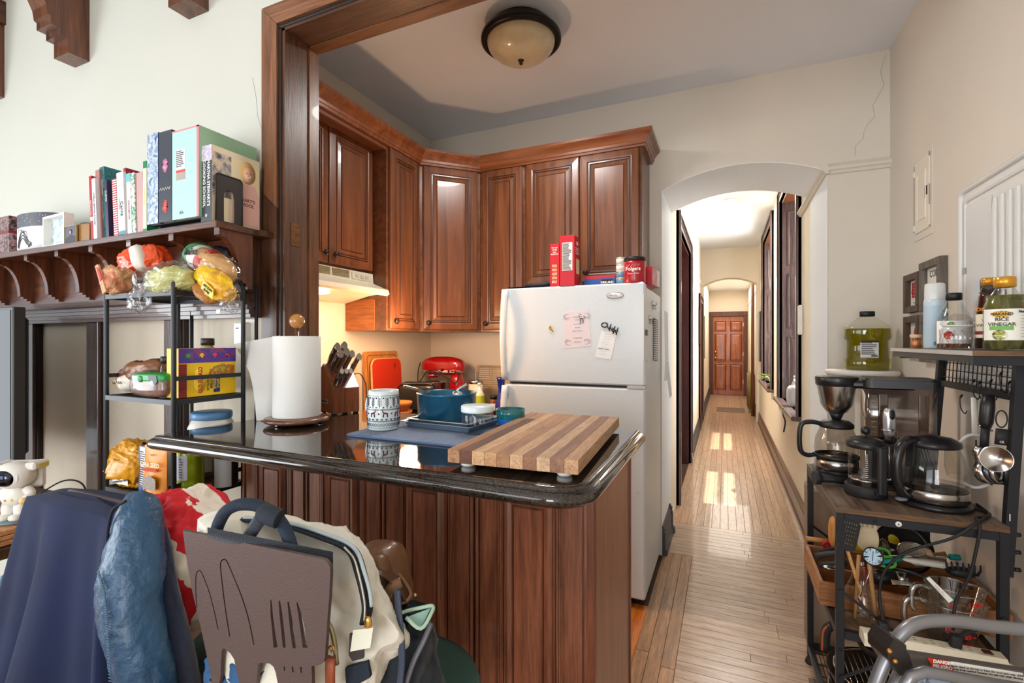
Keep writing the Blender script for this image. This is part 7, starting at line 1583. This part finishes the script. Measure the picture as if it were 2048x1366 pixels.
holes = [slit(sp2([(124,855),(118,740),(120,640),(138,604),(160,625),(205,740),(240,870),(268,1000)])), slit(sp2([(346,1048),(315,850),(292,660),(284,560),(300,532),(325,540),(370,640),(430,790),(475,940),(508,1102)]), 4),
  c7([(618,800),(626,802),(636,900),(648,1000),(668,1118),(640,1122),(630,1000),(620,900)]), c7([(674,806),(684,808),(700,900),(712,1010),(722,1122),(703,1120),(690,1000),(680,900)]), c7([(733,812),(743,814),(762,910),(780,1020),(791,1126),(768,1124),(752,1010),(742,910)]), c7([(794,816),(802,818),(830,900),(852,1000),(870,1122),(836,1120),(822,1010),(806,900)]),
  c7([(708,1246),(716,1246),(718,1276),(712,1280),(709,1265)]), c7([(762,1248),(772,1248),(776,1284),(768,1288),(763,1268)]), c7([(818,1250),(830,1250),(830,1292),(822,1290)])]
me = plate([outer]+holes, .006); me.transform(Matrix(((1,0,0,0),(0,0,-1,0),(0,1,0,0),(0,0,0,1)))); me.transform(Matrix.Translation((0,SY,0)))
SCX, SCY, SEZ = -.655, .845, .634
t = thing('bar_stool', 'brown metal bar stool with cutlery shaped cutouts in its back', 'stool', (SCX, SCY, 0))
part('backrest', me, GP, t, True)
VG = mat((64,102,96), .45, bump=.35, bs=160, coat=.1)
def stool_base(t, cx, cy, m):
    part('seat', MB().lathe([(0,SEZ-.045),(.18,SEZ-.045),(.188,SEZ-.035),(.19,SEZ-.02),(.184,SEZ-.004),(.165,SEZ),(0,SEZ+.001)], 48, (cx, cy, 0)), VG, t, True)
    part('seat_ring', MB().lathe([(.150,SEZ-.075),(.165,SEZ-.07),(.165,SEZ-.046),(.150,SEZ-.046)], 32, (cx, cy, 0)), m, t, True)
    for a in (PI*.25, PI*.75, PI*1.25, PI*1.75): part('leg', MB().tube([(cx+.14*math.cos(a), cy+.14*math.sin(a), SEZ-.06), (cx+.21*math.cos(a), cy+.21*math.sin(a), 0.0)], .012, 10), m, t, True)
    part('footrest', MB().tube([(cx+.195*math.cos(2*PI*k/28), cy+.195*math.sin(2*PI*k/28), .24) for k in range(28)], .009, 8, closed=True), m, t, True)
    for s in (-1, 1): part('back_post', MB().tube([(cx+s*.12-.05*(s<0), cy-.13, SEZ-.05), (cx+s*.12-.05, SY+.012, SEZ+.01), (cx+s*.12-.05, SY+.010, SEZ+.14)], .010, 8), m, t, True)
stool_base(t, SCX, SCY, GP)
SBX, SBY = -1.20, .86
t = thing('bar_stool', 'second bar stool hidden under the navy coat', 'stool', (SBX, SBY, 0))
me2 = plate([[(-.19,.68),(.19,.68),(.185,1.015),(.16,1.03),(-.16,1.03),(-.185,1.015)], [(-.06,.75),(.06,.75),(.07,.90),(-.07,.90)]], .006); me2.transform(Matrix(((1,0,0,0),(0,0,-1,0),(0,1,0,0),(0,0,0,1)))); me2.transform(Matrix.Translation((SBX-.02,.600,0)))
part('backrest', me2, GP, t, True)
SY_ = SY; SY = .60; stool_base(t, SBX, SBY, GP); SY = SY_
# backpack hanging behind the cutlery back
CREAM = mat((222,218,206), .75, bump=.6, bs=26, sheen=.2); NAVY = mat((30,38,52), .85, bump=.5, bs=300, sheen=.3); BRL = mat((140,70,40), .5, bump=.2); BRS = mat((206,164,90), .22, .9)
def D7(x, y, d): return atD(360+x*.2972, 960+y*.2972, d)
t = thing('backpack', 'cream and navy backpack with brass zips slumped behind the brown stool back', 'backpack', (-.70, .70, SEZ))
# body: lofted shell between a front and a back outline
front = [(180,345,.88),(270,300,.90),(420,270,.93),(560,290,.94),(760,330,.93),(950,400,.90),(1110,450,.86),(1180,520,.84),(1215,640,.82),(1270,760,.82),(1340,870,.83),(1430,985,.84),(1445,1040,.84),(1370,1110,.83),(1290,1180,.82),(1220,1400,.82),(900,1500,.80),(500,1500,.82),(330,1300,.86),(200,800,.88)]
n_ = len(front)
F_ = [D7(x, y, d*.975) for x, y, d in front]; B_ = [D7(x*1.0+20, y-25, d+.11) for x, y, d in front]
cF = sum(F_, Vector())/n_; cB = sum(B_, Vector())/n_
sF = spline([*F_, F_[0]], 3)[:-1]; sB = spline([*B_, B_[0]], 3)[:-1]; m_ = len(sF)
def bag2(u, v):
    f_ = u*m_; i = int(f_) % m_; j_ = (i+1) % m_; f_ -= int(f_); a = sF[i].lerp(sF[j_], f_); c = sB[i].lerp(sB[j_], f_)
    if v < .25: w = v/.25; p = cF.lerp(a, math.sin(w*PI/2)**.8) + Vector((0,-.012*(1-w),0))
    elif v > .75: w = (v-.75)/.25; p = c.lerp(cB, 1-math.cos(w*PI/2))
    else: w = (v-.25)/.5; p = a.lerp(c, w); out = (p - (cF+cB)/2); out.y = 0; p = p + out.normalized()*.022*math.sin(PI*w)
    q = p*11; nz = .7*(.35-abs(noise.noise(q*.8))) + .5*(.3-abs(noise.noise(q*1.9+Vector((3,1,4))))) + .2*(.3-abs(noise.noise(q*4.5)))
    return p + (p-(cF+cB)/2).normalized()*nz*.034
b = MB(); b.grid(bag2, m_*2, 90, True, True); part('bag_body', b, CREAM, t, True)
def path7(pts, n=5): return spline([D7(*p) for p in pts], n)
part('zip_tape', MB().tube(path7([(430,262,.915),(600,275,.90),(800,325,.88),(980,388,.855),(1110,440,.825),(1175,500,.81),(1215,620,.795),(1250,760,.79),(1262,860,.79),(1245,960,.79)]), .011, 8, flat=.45), mat((24,32,42), .7), t, True)
part('zip_piping', MB().tube(path7([(430,255,.91),(600,262,.895),(800,305,.875),(980,365,.85),(1120,420,.82),(1195,490,.80),(1238,610,.785),(1275,740,.78),(1290,850,.78)]), .0035, 6), mat((176,190,196), .5), t, True)
b = MB(); zp = path7([(1120,450,.812),(1180,520,.798),(1212,620,.785),(1240,740,.78),(1255,840,.78),(1252,940,.78)], 14)
for k in range(0, len(zp)-1): b.ball(zp[k]+Vector((0,-.004,0)), .0022, 6, 4)
part('zip_teeth', b, mat((210,206,196), .3, .8), t, True, kind='stuff')
part('zip_pull', MB().blob(D7(1265,965,.77), (.007,.005,.012), (1,.8)), BRS, t, True)
hull7 = lambda pts, th, m, nm, par: hullbox([D7(*p) for p in pts], th, m, nm, par)
hullbox_t = t
hull7([(1165,1010,.765),(1300,995,.765),(1280,1130,.762),(1145,1155,.762)], .004, mat((222,222,206), .6, bump=.2), 'leather_tag', t)
hull7([(1140,1040,.775),(1235,1045,.775),(1235,1200,.772),(1160,1220,.772),(1135,1180,.772)], .006, mat((40,30,28), .5), 'tag_backing', t)
part('back_panel', MB().grid(lambda u, v: D7(185+u*845, 318+u*165+v*(70+90*u), .826-.010*math.sin(PI*v)-.050*u), 16, 4), NAVY, t, True)
NB = mat((32,44,62), .8, bump=.6, bs=220)
part('carry_handle', MB().tube(path7([(235,380,.86),(262,290,.845),(310,210,.84),(390,168,.84),(480,165,.84),(560,185,.84),(630,225,.835),(690,300,.83),(735,400,.815),(760,500,.80)]), .0105, 10), NB, t, True)
part('handle_wrap', MB().tube(path7([(555,215,.828),(610,240,.822),(670,262,.82)]), .0165, 8), mat((36,44,56), .8, bump=.6, bs=320), t, True)
part('webbing_strap', MB().tube(path7([(440,420,.835),(500,320,.83),(560,235,.828)]), .013, 6, flat=.25, up=(0,1,0)), NAVY, t, True)
part('snap_stud', MB().ball(D7(433,402,.822), .0062, 12, 8), BRS, t, True)
part('leather_pull', MB().tube([D7(1012,1190,.755), D7(1010,1290,.755), D7(1012,1480,.755)], .0105, 6, flat=.3, up=(0,1,0)), BRL, t, True)
b = MB().tube(path7([(985,940,.77),(1020,1010,.765),(1040,1100,.765),(1055,1240,.765)]), .004, 6); part('side_zip', b, mat((170,160,120), .35, .7), t, True)
part('buckle', MB().tube([D7(1018+16*math.cos(a), 1135+18*math.sin(a), .757) for a in [2*PI*k/14 for k in range(14)]], .0018, 6, closed=True), BRS, t, True)
# navy tote standing on the seat
t = thing('tote_bag', 'dark navy tote bag with open zipped top beside the backpack', 'bag', (-.56, .80, SEZ))
o = atD(792, 1352, .93); part('bag_body', MB().blob(o, (.085,.06,.125), (.6,.6), .018, 12, 70, 46, Matrix.Rotation(-.12,3,'Y'), 21), mat((22,34,46), .8, bump=.3, sheen=.2), t, True)
def D8(x, y, d): return D7(x, y, d)
hull7([(1490,830,.90),(1570,805,.91),(1710,850,.92),(1650,900,.88),(1520,930,.86)], .008, mat((18,28,40), .7), 'open_flap', t)
part('zip_edge', MB().tube(path7([(1395,930,.86),(1500,890,.87),(1620,860,.88),(1700,848,.885),(1690,900,.87),(1620,1000,.85),(1520,925,.85)], 4), .0035, 6), mat((176,206,186), .4), t, True)
hull7([(1520,925,.856),(1690,860,.885),(1625,990,.86)], .004, mat((150,190,180), .6, bump=.4), 'mint_lining', t)
part('strap', MB().tube(path7([(1460,740,.84),(1470,880,.835),(1488,1060,.83),(1490,1240,.83),(1465,1480,.83)], 5), .0075, 6, flat=.3, up=(0,1,0)), mat((60,70,90), .5), t, True)
part('strap', MB().tube(path7([(1690,960,.86),(1640,1080,.85),(1560,1250,.84),(1490,1480,.83)], 5), .0055, 6, flat=.4, up=(0,1,0)), mat((84,84,92), .4), t, True)
hull7([(1110,1270,.79),(1260,1225,.79),(1280,1330,.785),(1120,1420,.785)], .01, mat((28,40,54), .8, bump=.4), 'pocket_band', t)
# brown leather purse
t = thing('purse', 'small brown leather satchel with a flap hanging open behind the backpack', 'bag', D7(1400,700,.93)); LBR = mat((104,70,44), .4, bump=.35, bs=90, coat=.15)
part('bag_body', MB().blob(D7(1350,740,.94), (.055,.045,.085), (.5,.5), .005, 12, 60, 40, Matrix.Rotation(-.15,3,'Y'), 31), LBR, t, True)
part('flap', MB().grid(lambda u, v: D7(1240+u*(300), 495+u*u*250+v*(110+40*u)*(1-.3*u), .93-.05*v-.02*math.sin(PI*u)), 16, 8), mat((84,56,36), .4, bump=.3, bs=90), t, True)
part('flap_edge', MB().tube(path7([(1240,492,.93),(1330,510,.925),(1420,580,.92),(1500,670,.91),(1550,760,.90),(1530,810,.885),(1490,830,.88)]), .0035, 6), mat((124,90,62), .45), t, True)
part('side_roll', MB().blob(D7(1330,660,.90), (.026,.022,.045), (.8,.7)), LBR, t, True); part('closure_strap', MB().tube(path7([(1490,690,.87),(1430,720,.865),(1380,770,.87)]), .010, 6, flat=.4, up=(0,1,0)), mat((120,86,60), .4), t, True)
part('grommet', MB().tube([D7(1395+28*math.cos(a), 765+30*math.sin(a), .868) for a in [2*PI*k/16 for k in range(16)]], .003, 6, closed=True), mat((150,130,90), .3, .8), t, True); part('clasp', MB().ball(D7(1582,775,.90), .004, 8, 6), mat((200,170,120), .3, .8), t, True)
part('top_tab', MB().blob(D7(1262,505,.93), (.014,.010,.010), (.5,.5)), mat((190,130,80), .5), t, True)
# navy coat over the second stool, with leather sleeve
WOOL = mat((14,30,68), .95, bump=.45, bs=1100, sheen=.05, var=.22, vs=7); LTH = mat((34,72,104), .42, bump=.9, bs=90, coat=.12, var=.25, vs=9)
t = thing('coat', 'navy wool coat with leather sleeves draped over the left bar stool', 'coat', (-1.28, .56, .5))
def coat(u, v):
    # u around the drape, v from the top edge down
    yt = 0
    z = 1.028 - v*1.0
    a = 2*PI*u
    xl = -1.50 - .035*v - .20*v**1.15; xr = -1.055 + .15*v**1.1
    cx, hw = (xl+xr)/2, (xr-xl)/2
    hd_ = .045 + .075*v**.6
    ca, sa = math.cos(a), math.sin(a)
    sq = lambda w, e: math.copysign(abs(w)**e, w)
    fold = (.024*math.sin(u*2*PI*8+1.1+v) + .010*math.sin(u*2*PI*15+v*2)) * min(1, v*2.2+.05)
    x = cx + (hw+fold*.6)*sq(ca, .8); y = .585 + (hd_+fold*1.3)*sq(sa, .7)
    z2 = z + (.0-.02*abs(ca)**3)*(1-v)
    k = .012*noise.noise(Vector((x*6, y*6, z*3)))
    if v < .001: x = cx + hw*.86*ca; y = .585+.012*sa
    return (x, y-k, z2)
b = MB().grid(lambda u, v: coat(u, v**1.35), 160, 70, True, True)
tv = [coat(i/160, 0) for i in range(160)]; b.add(tv, [list(range(160))], False)
part('coat_body', b, WOOL, t, True)
def sleeve(pts, rs, nm, m, seed=0, fl=.8):
    P = spline(pts, 16); n_ = len(P); N = len(rs)-1; b = MB(); nu = 48
    def fn(u, v):
        i = min(n_-1, int(v*(n_-1)+.5)); s_ = v*N; k = min(N-1, int(s_)); r = rs[k]+(rs[k+1]-rs[k])*(s_-k)
        tg = (P[min(n_-1,i+1)]-P[max(0,i-1)]).normalized(); s1 = Vector((1,0,0)); s1 = (s1-tg*s1.dot(tg)).normalized(); s2 = tg.cross(s1)
        a = 2*PI*u; wr = .10*noise.noise(Vector((math.cos(a)*1.5, math.sin(a)*1.5, v*7+seed))) + .12*(.3-abs(noise.noise(Vector((math.cos(a)*2.4, math.sin(a)*2.4, v*14+seed))))) + .05*(.3-abs(noise.noise(Vector((math.cos(a)*5, math.sin(a)*5, v*34+seed)))))
        rr_ = r*(1+wr)
        return P[i] + s1*math.cos(a)*rr_ + s2*math.sin(a)*rr_*fl
    b.grid(fn, nu, n_-1, True, True); return part(nm, b, m, t, True)
sleeve([atD(262,992,.99), atD(275,1030,.96), atD(268,1110,.93), atD(262,1200,.91), atD(275,1290,.90), atD(300,1400,.90), atD(310,1560,.92)], [.012,.044,.054,.060,.058,.056,.052,.052], 'leather_sleeve', LTH, 2)
sleeve([atD(312,1018,1.0), atD(322,1090,.97), atD(332,1190,.95), atD(350,1300,.94), atD(365,1420,.94), atD(375,1560,.95)], [.008,.020,.026,.036,.042,.05], 'side_panel', mat((22,30,56), .95, bump=.5, bs=500, sheen=.4), 5)
sleeve([atD(20,1150,1.22), atD(5,1230,1.18), atD(-12,1330,1.15), atD(-20,1500,1.15)], [.02,.05,.055,.06], 'leather_sleeve', LTH, 9)
b = MB(); sp_ = [atD(x, y, d) for x, y, d in ((202,1142,.885),(212,1180,.868),(218,1230,.858),(222,1290,.852),(226,1366,.85),(228,1440,.85))]
sp3 = spline(sp_, 12)
for k in range(len(sp3)-1): b.tube([sp3[k]+Vector((-.004,-.004,0)), sp3[k]+Vector((.004,-.004,.001))], .0012, 4)
part('seam_stitch', b, mat((58,96,126), .4), t, True, kind='stuff')
part('armhole_seam', MB().tube(spline([atD(x, y, .925) for x, y in ((252,1002),(226,1020),(216,1060),(213,1110),(205,1150))], 6), .0028, 6), mat((14,20,40), .8), t, True)
# red bag
RBM = bpy.data.materials.new('red_white_print'); RBM.use_nodes = True; nt = RBM.node_tree; bs = nt.nodes['Principled BSDF']
tc = nt.nodes.new('ShaderNodeTexCoord'); mp = nt.nodes.new('ShaderNodeMapping'); mp.inputs['Location'].default_value = (.05, .1, .02)
wv = nt.nodes.new('ShaderNodeTexWave'); wv.wave_type = 'RINGS'; wv.rings_direction = 'SPHERICAL'; wv.inputs['Scale'].default_value = 4.6; wv.inputs['Distortion'].default_value = 2.6; wv.inputs['Detail'].default_value = .5; wv.inputs['Detail Scale'].default_value = .8
r = ramp(nt, [(.0, (206,22,36)), (.66, (206,22,36)), (.70, (232,222,208))]); r.color_ramp.interpolation = 'LINEAR'
nt.links.new(tc.outputs['Object'], mp.inputs['Vector']); nt.links.new(mp.outputs[0], wv.inputs['Vector']); nt.links.new(wv.outputs['Fac'], r.inputs['Fac']); nt.links.new(r.outputs[0], bs.inputs['Base Color']); bs.inputs['Roughness'].default_value = .75
o = atD(372,1132,1.10)
t = thing('shopping_bag', 'red cloth bag with big white swirling print sitting on the coat stool', 'bag', o); part('bag_body', MB().blob((0,0,0), (.115,.10,.155), (.7,.7), .026, 9, 84, 56, Matrix.Rotation(.25,3,'Y'), 41), RBM, t)
part('gathered_top', MB().blob((-.05,.0,.12), (.07,.05,.04), (.8,.8), .02, 16, 50, 30, None, 42), mat((200,20,34), .75), t)
t = thing('denim_cloth', 'blue denim cloth bunched below the backpack', 'cloth', (-.78,.68,SEZ)); part('cloth_body', MB().blob(atD(520,1400,.86), (.115,.05,.10), (.7,.7), .02, 14, 60, 40, None, 51), mat((44,84,128), .9, bump=.4, bs=200), t, True)
# ---------------------------------------------------------------- desk, astronaut and television at the left edge
t = thing('side_table', 'dark wooden side table at the left edge of the room', 'table', (-2.55, .80, 0)); TWD = wood((60,38,24), (98,66,42), 'X', 1, .4, .2)
part('tabletop', MB().box(-3.1, -2.02, .45, 1.08, .70, .735, .004), TWD, t, True)
for x in (-3.05, -2.08):
    for y in (.50, 1.03): part('leg', MB().box(x-.025, x+.025, y-.025, y+.025, 0, .70, .003), TWD, t, True)
t = thing('wood_riser', 'stack of pale wooden slats under the astronaut lamp', 'riser', (-2.16, .78, .7352))
for k in range(3): part('slat', MB().box(-.20,.125,-.11,.12,.002+.0165*k,.0165*(k+1),.002), wood((176,112,66),(214,156,104),'X',1,.5), t)
ap = Vector((-2.115, .775, .785))
AW = mat((232,230,224), .45); t = thing('astronaut_lamp', 'white toy astronaut projector lamp with a mirrored visor', 'lamp', ap, D(30))
part('glass_base', MB().lathe([(0,0),(.046,0),(.050,.004),(.048,.009),(0,.010)], 32), mat((150,176,180), .1, trans=.5), t)
for x in (-.018, .018):
    part('leg', MB().blob((x,0,.040), (.017,.020,.034), (.8,.8), .002, 30, 30, 20), AW, t); part('boot', MB().blob((x,-.010,.018), (.017,.028,.011), (.7,.7)), AW, t)
part('torso', MB().blob((0,0,.085), (.036,.028,.034), (.8,.8), .002, 30), AW, t)
part('arm', MB().tube(spline([(.034,0,.105),(.052,-.008,.088),(.050,-.026,.076)], 5), [.014]*5+[.012]*6, 10), AW, t); part('arm', MB().tube(spline([(-.034,0,.105),(-.050,-.006,.085),(-.046,-.02,.065)], 5), [.014]*5+[.012]*6, 10), AW, t)
part('glove', MB().ball((.050,-.030,.074), .012, 12, 8), mat((226,196,120), .5), t); part('glove', MB().ball((-.045,-.024,.062), .012, 12, 8), AW, t)
part('helmet', MB().blob((0,0,.150), (.050,.045,.043), (.85,.85)), AW, t); part('visor', MB().blob((-.004,-.026,.148), (.036,.026,.029), (.9,.9)), mat((60,64,76), .05, 1), t)
part('visor_rim', MB().tube([(-.004+.038*math.cos(a), -.030-.004*math.cos(2*a), .148+.031*math.sin(a)) for a in [2*PI*k/28 for k in range(28)]], .004, 8, closed=True), AW, t)
bp_ = part('backpack', MB().box(-.048,.052,.030,.056,.10,.188,.006).box(.034,.066,-.012,.05,.165,.19,.005).box(-.066,-.038,-.012,.05,.165,.19,.005), AW, t); part('yellow_sticker', MB().box(.0655,.0668,.006,.042,.172,.182), mat((220,200,50), .5), t)
for k, (c, x) in enumerate((((224,120,80), -.01), ((220,200,60), .008))): part('button', MB().box(x, x+.007, -.0295, -.0265, .072, .079, .001), mat(c, .5), t)
t = thing('television', 'flat black television at the left edge with reflections on the screen', 'television', (-3.1, .98, .735))
part('housing', MB().box(-3.62,-2.635,.958,.998,.86,1.512,.004), mat((46,44,44), .4), t, True); part('back_shell', MB().box(-3.55,-2.66,.998,1.02,.90,1.47,.01), mat((34,32,32), .5), t, True)
part('screen', MB().box(-3.605,-2.652,.956,.9578,.875,1.498), mat((26,26,30), .06, coat=1, spec=1), t, True); part('stand', MB().box(-3.2,-3.0,.96,1.0,.745,.86).box(-3.3,-2.9,.92,1.05,.7352,.747,.003), mat((36,34,34), .4), t, True)
single('lamp_cord', MB().tube(spline([(-2.34,.92,.80),(-2.30,.98,.84),(-2.26,1.02,.82),(-2.24,1.03,.737)], 6), .003, 6), MATBLK, 'thin black cord behind the astronaut lamp', 'cord')
t = thing('wall_socket', 'white plug-in charger on the panelled wall behind the rack', 'socket', (-1.735, 1.319, 1.40)); part('charger', MB().box(-.035,.02,-.035,0,-.045,.045,.004), mat((234,232,226), .35), t); part('cover_plate', MB().box(-.03,.055,-.003,.0025,-.06,.06,.002), mat((226,222,212), .4), t); part('slot', MB().box(-.02,-.005,-.0357,-.0349,.02,.024), INK, t)
# ---------------------------------------------------------------- hallway things
t = thing('water_jug', 'white translucent plastic gallon jug on the first window sill', 'jug', (AR+.045, 4.86, .8002)); JM = mat((232,234,236), .35, trans=.2)
part('jug_body', MB().blob((0,0,.09), (.075,.075,.095), (.5,.5)).lathe([(.05,.16),(.03,.215),(.022,.235),(.022,.25),(0,.25)], 20), JM, t); part('handle', MB().tube(spline([(-.02,-.03,.235),(-.01,-.075,.20),(-.0,-.08,.14)], 5), .010, 8), JM, t); part('cap', MB().cyl((0,0,.25),(0,0,.268), .022, n=16), JM, t)
single('wall_thermostat', MB().box(AR-.03, AR-.002, 4.10, 4.17, 1.42, 1.64, .006), mat((236,234,228), .4), 'white wall mounted box on the arch side of the hallway', 'wall box', origin=(AR-.015,4.13,1.5))
single('door_chime', MB().box(AL+.0005, AL+.03, 6.4, 6.6, 2.42, 2.62, .006), mat((236,232,222), .5), 'white door chime box high on the left hallway wall', 'chime', origin=(AL+.015,6.5,2.5))
t = thing('spider_plant', 'small green spider plant on the second window sill', 'plant', (AR-.02, 6.62, .8002)); part('pot', MB().lathe([(0,0),(.035,0),(.045,.06),(.04,.06),(0,.055)], 20), mat((120,90,70), .6), t)
for k in range(9):
    a = k*.75; part('leaf', MB().tube(spline([(0,0,.06),(.05*math.cos(a),.05*math.sin(a),.14),(-.12*abs(math.cos(a))-.03,.10*math.sin(a),.10+.01*k)], 4), .006, 5, flat=.3), mat((150,170,90), .5), t)
for nm, X, Y0, Y1, z0, z1, sx, lab in (('picture_frame', AR, 8.55, 8.85, 1.05, 1.85, -1, 'narrow black picture frame on the right hallway wall'), ('picture_frame', AL, 9.6, 10.0, 1.05, 1.85, 1, 'dark picture frame far along the left hallway wall'), ('picture_frame', AL, 8.95-.75+.05-.35, 8.0-.1, 1.3, 1.9, 1, 'slim picture frame before the second hallway door')):
    if Y1 < Y0: Y0, Y1 = Y1, Y0
    t = thing(nm, lab, 'picture frame', (X+sx*.002, (Y0+Y1)/2, (z0+z1)/2)); h_ = (Y1-Y0)/2; v_ = (z1-z0)/2
    part('frame', MB().box(0, sx*.02, -h_, h_, -v_, v_, .002), mat((34,32,34), .4), t); part('picture', MB().box(sx*.0201, sx*.021, -h_+.03, h_-.03, -v_+.03, v_-.03), mat((120,124,130), .4), t)
t = thing('radiator', 'old gilded pipe radiator near the far end of the hallway', 'radiator', (AR-.09, 10.55, 0)); GO = mat((150,130,84), .4, .5)
for k in range(7): part('column', MB().tube([(0,-.30+.10*k,.08),(0,-.30+.10*k,.74)], .032, 8).tube([(.06,-.30+.10*k,.08),(.06,-.30+.10*k,.74)], .028, 8), GO, t)
part('header', MB().tube([(.03,-.32,.74),(.03,.32,.74)], .03, 8).tube([(.03,-.32,.09),(.03,.32,.09)], .03, 8), GO, t)
for y in (-.25,.25): part('foot', MB().box(0,.06,y-.02,y+.02,0,.07), GO, t)
single('riser_pipe', MB().cyl((AR-.06, 9.85, 0.0), (AR-.06, 9.85, 2.64), .028, n=14), wood((110,60,36),(150,90,60),'Z'), 'brown vertical heating pipe before the radiator', 'pipe', origin=(AR-.06,9.85,0))
single('floor_grille', MB().prism(rrect(-.15,.36,10.2,10.9,.01,1), .0005, .004, XY), stripes((120,100,80), (70,56,44), 40, 'X'), 'brown metal floor register near the end of the hallway', 'floor register', origin=(.1,10.5,0))
single('hall_cord', MB().tube(spline([(AL+.02,5.95,.9),(AL+.03,5.98,.5),(AL+.02,5.95,.22),(AL+.05,5.7,.01),(AL+.10,5.4,.006)], 6), .004, 6), mat((200,196,188), .5), 'pale cable trailing down the left hallway wall', 'cord')
t = thing('sash_cord', 'dark cord dangling over the first window sill', 'cord', (AR-.075, 4.62, .79)); part('cord', MB().tube(spline([(0,0,.02),(-.01,-.05,-.03),(0,-.1,-.08),(-.015,-.14,-.16)], 5), .006, 6), MATBLK, t)
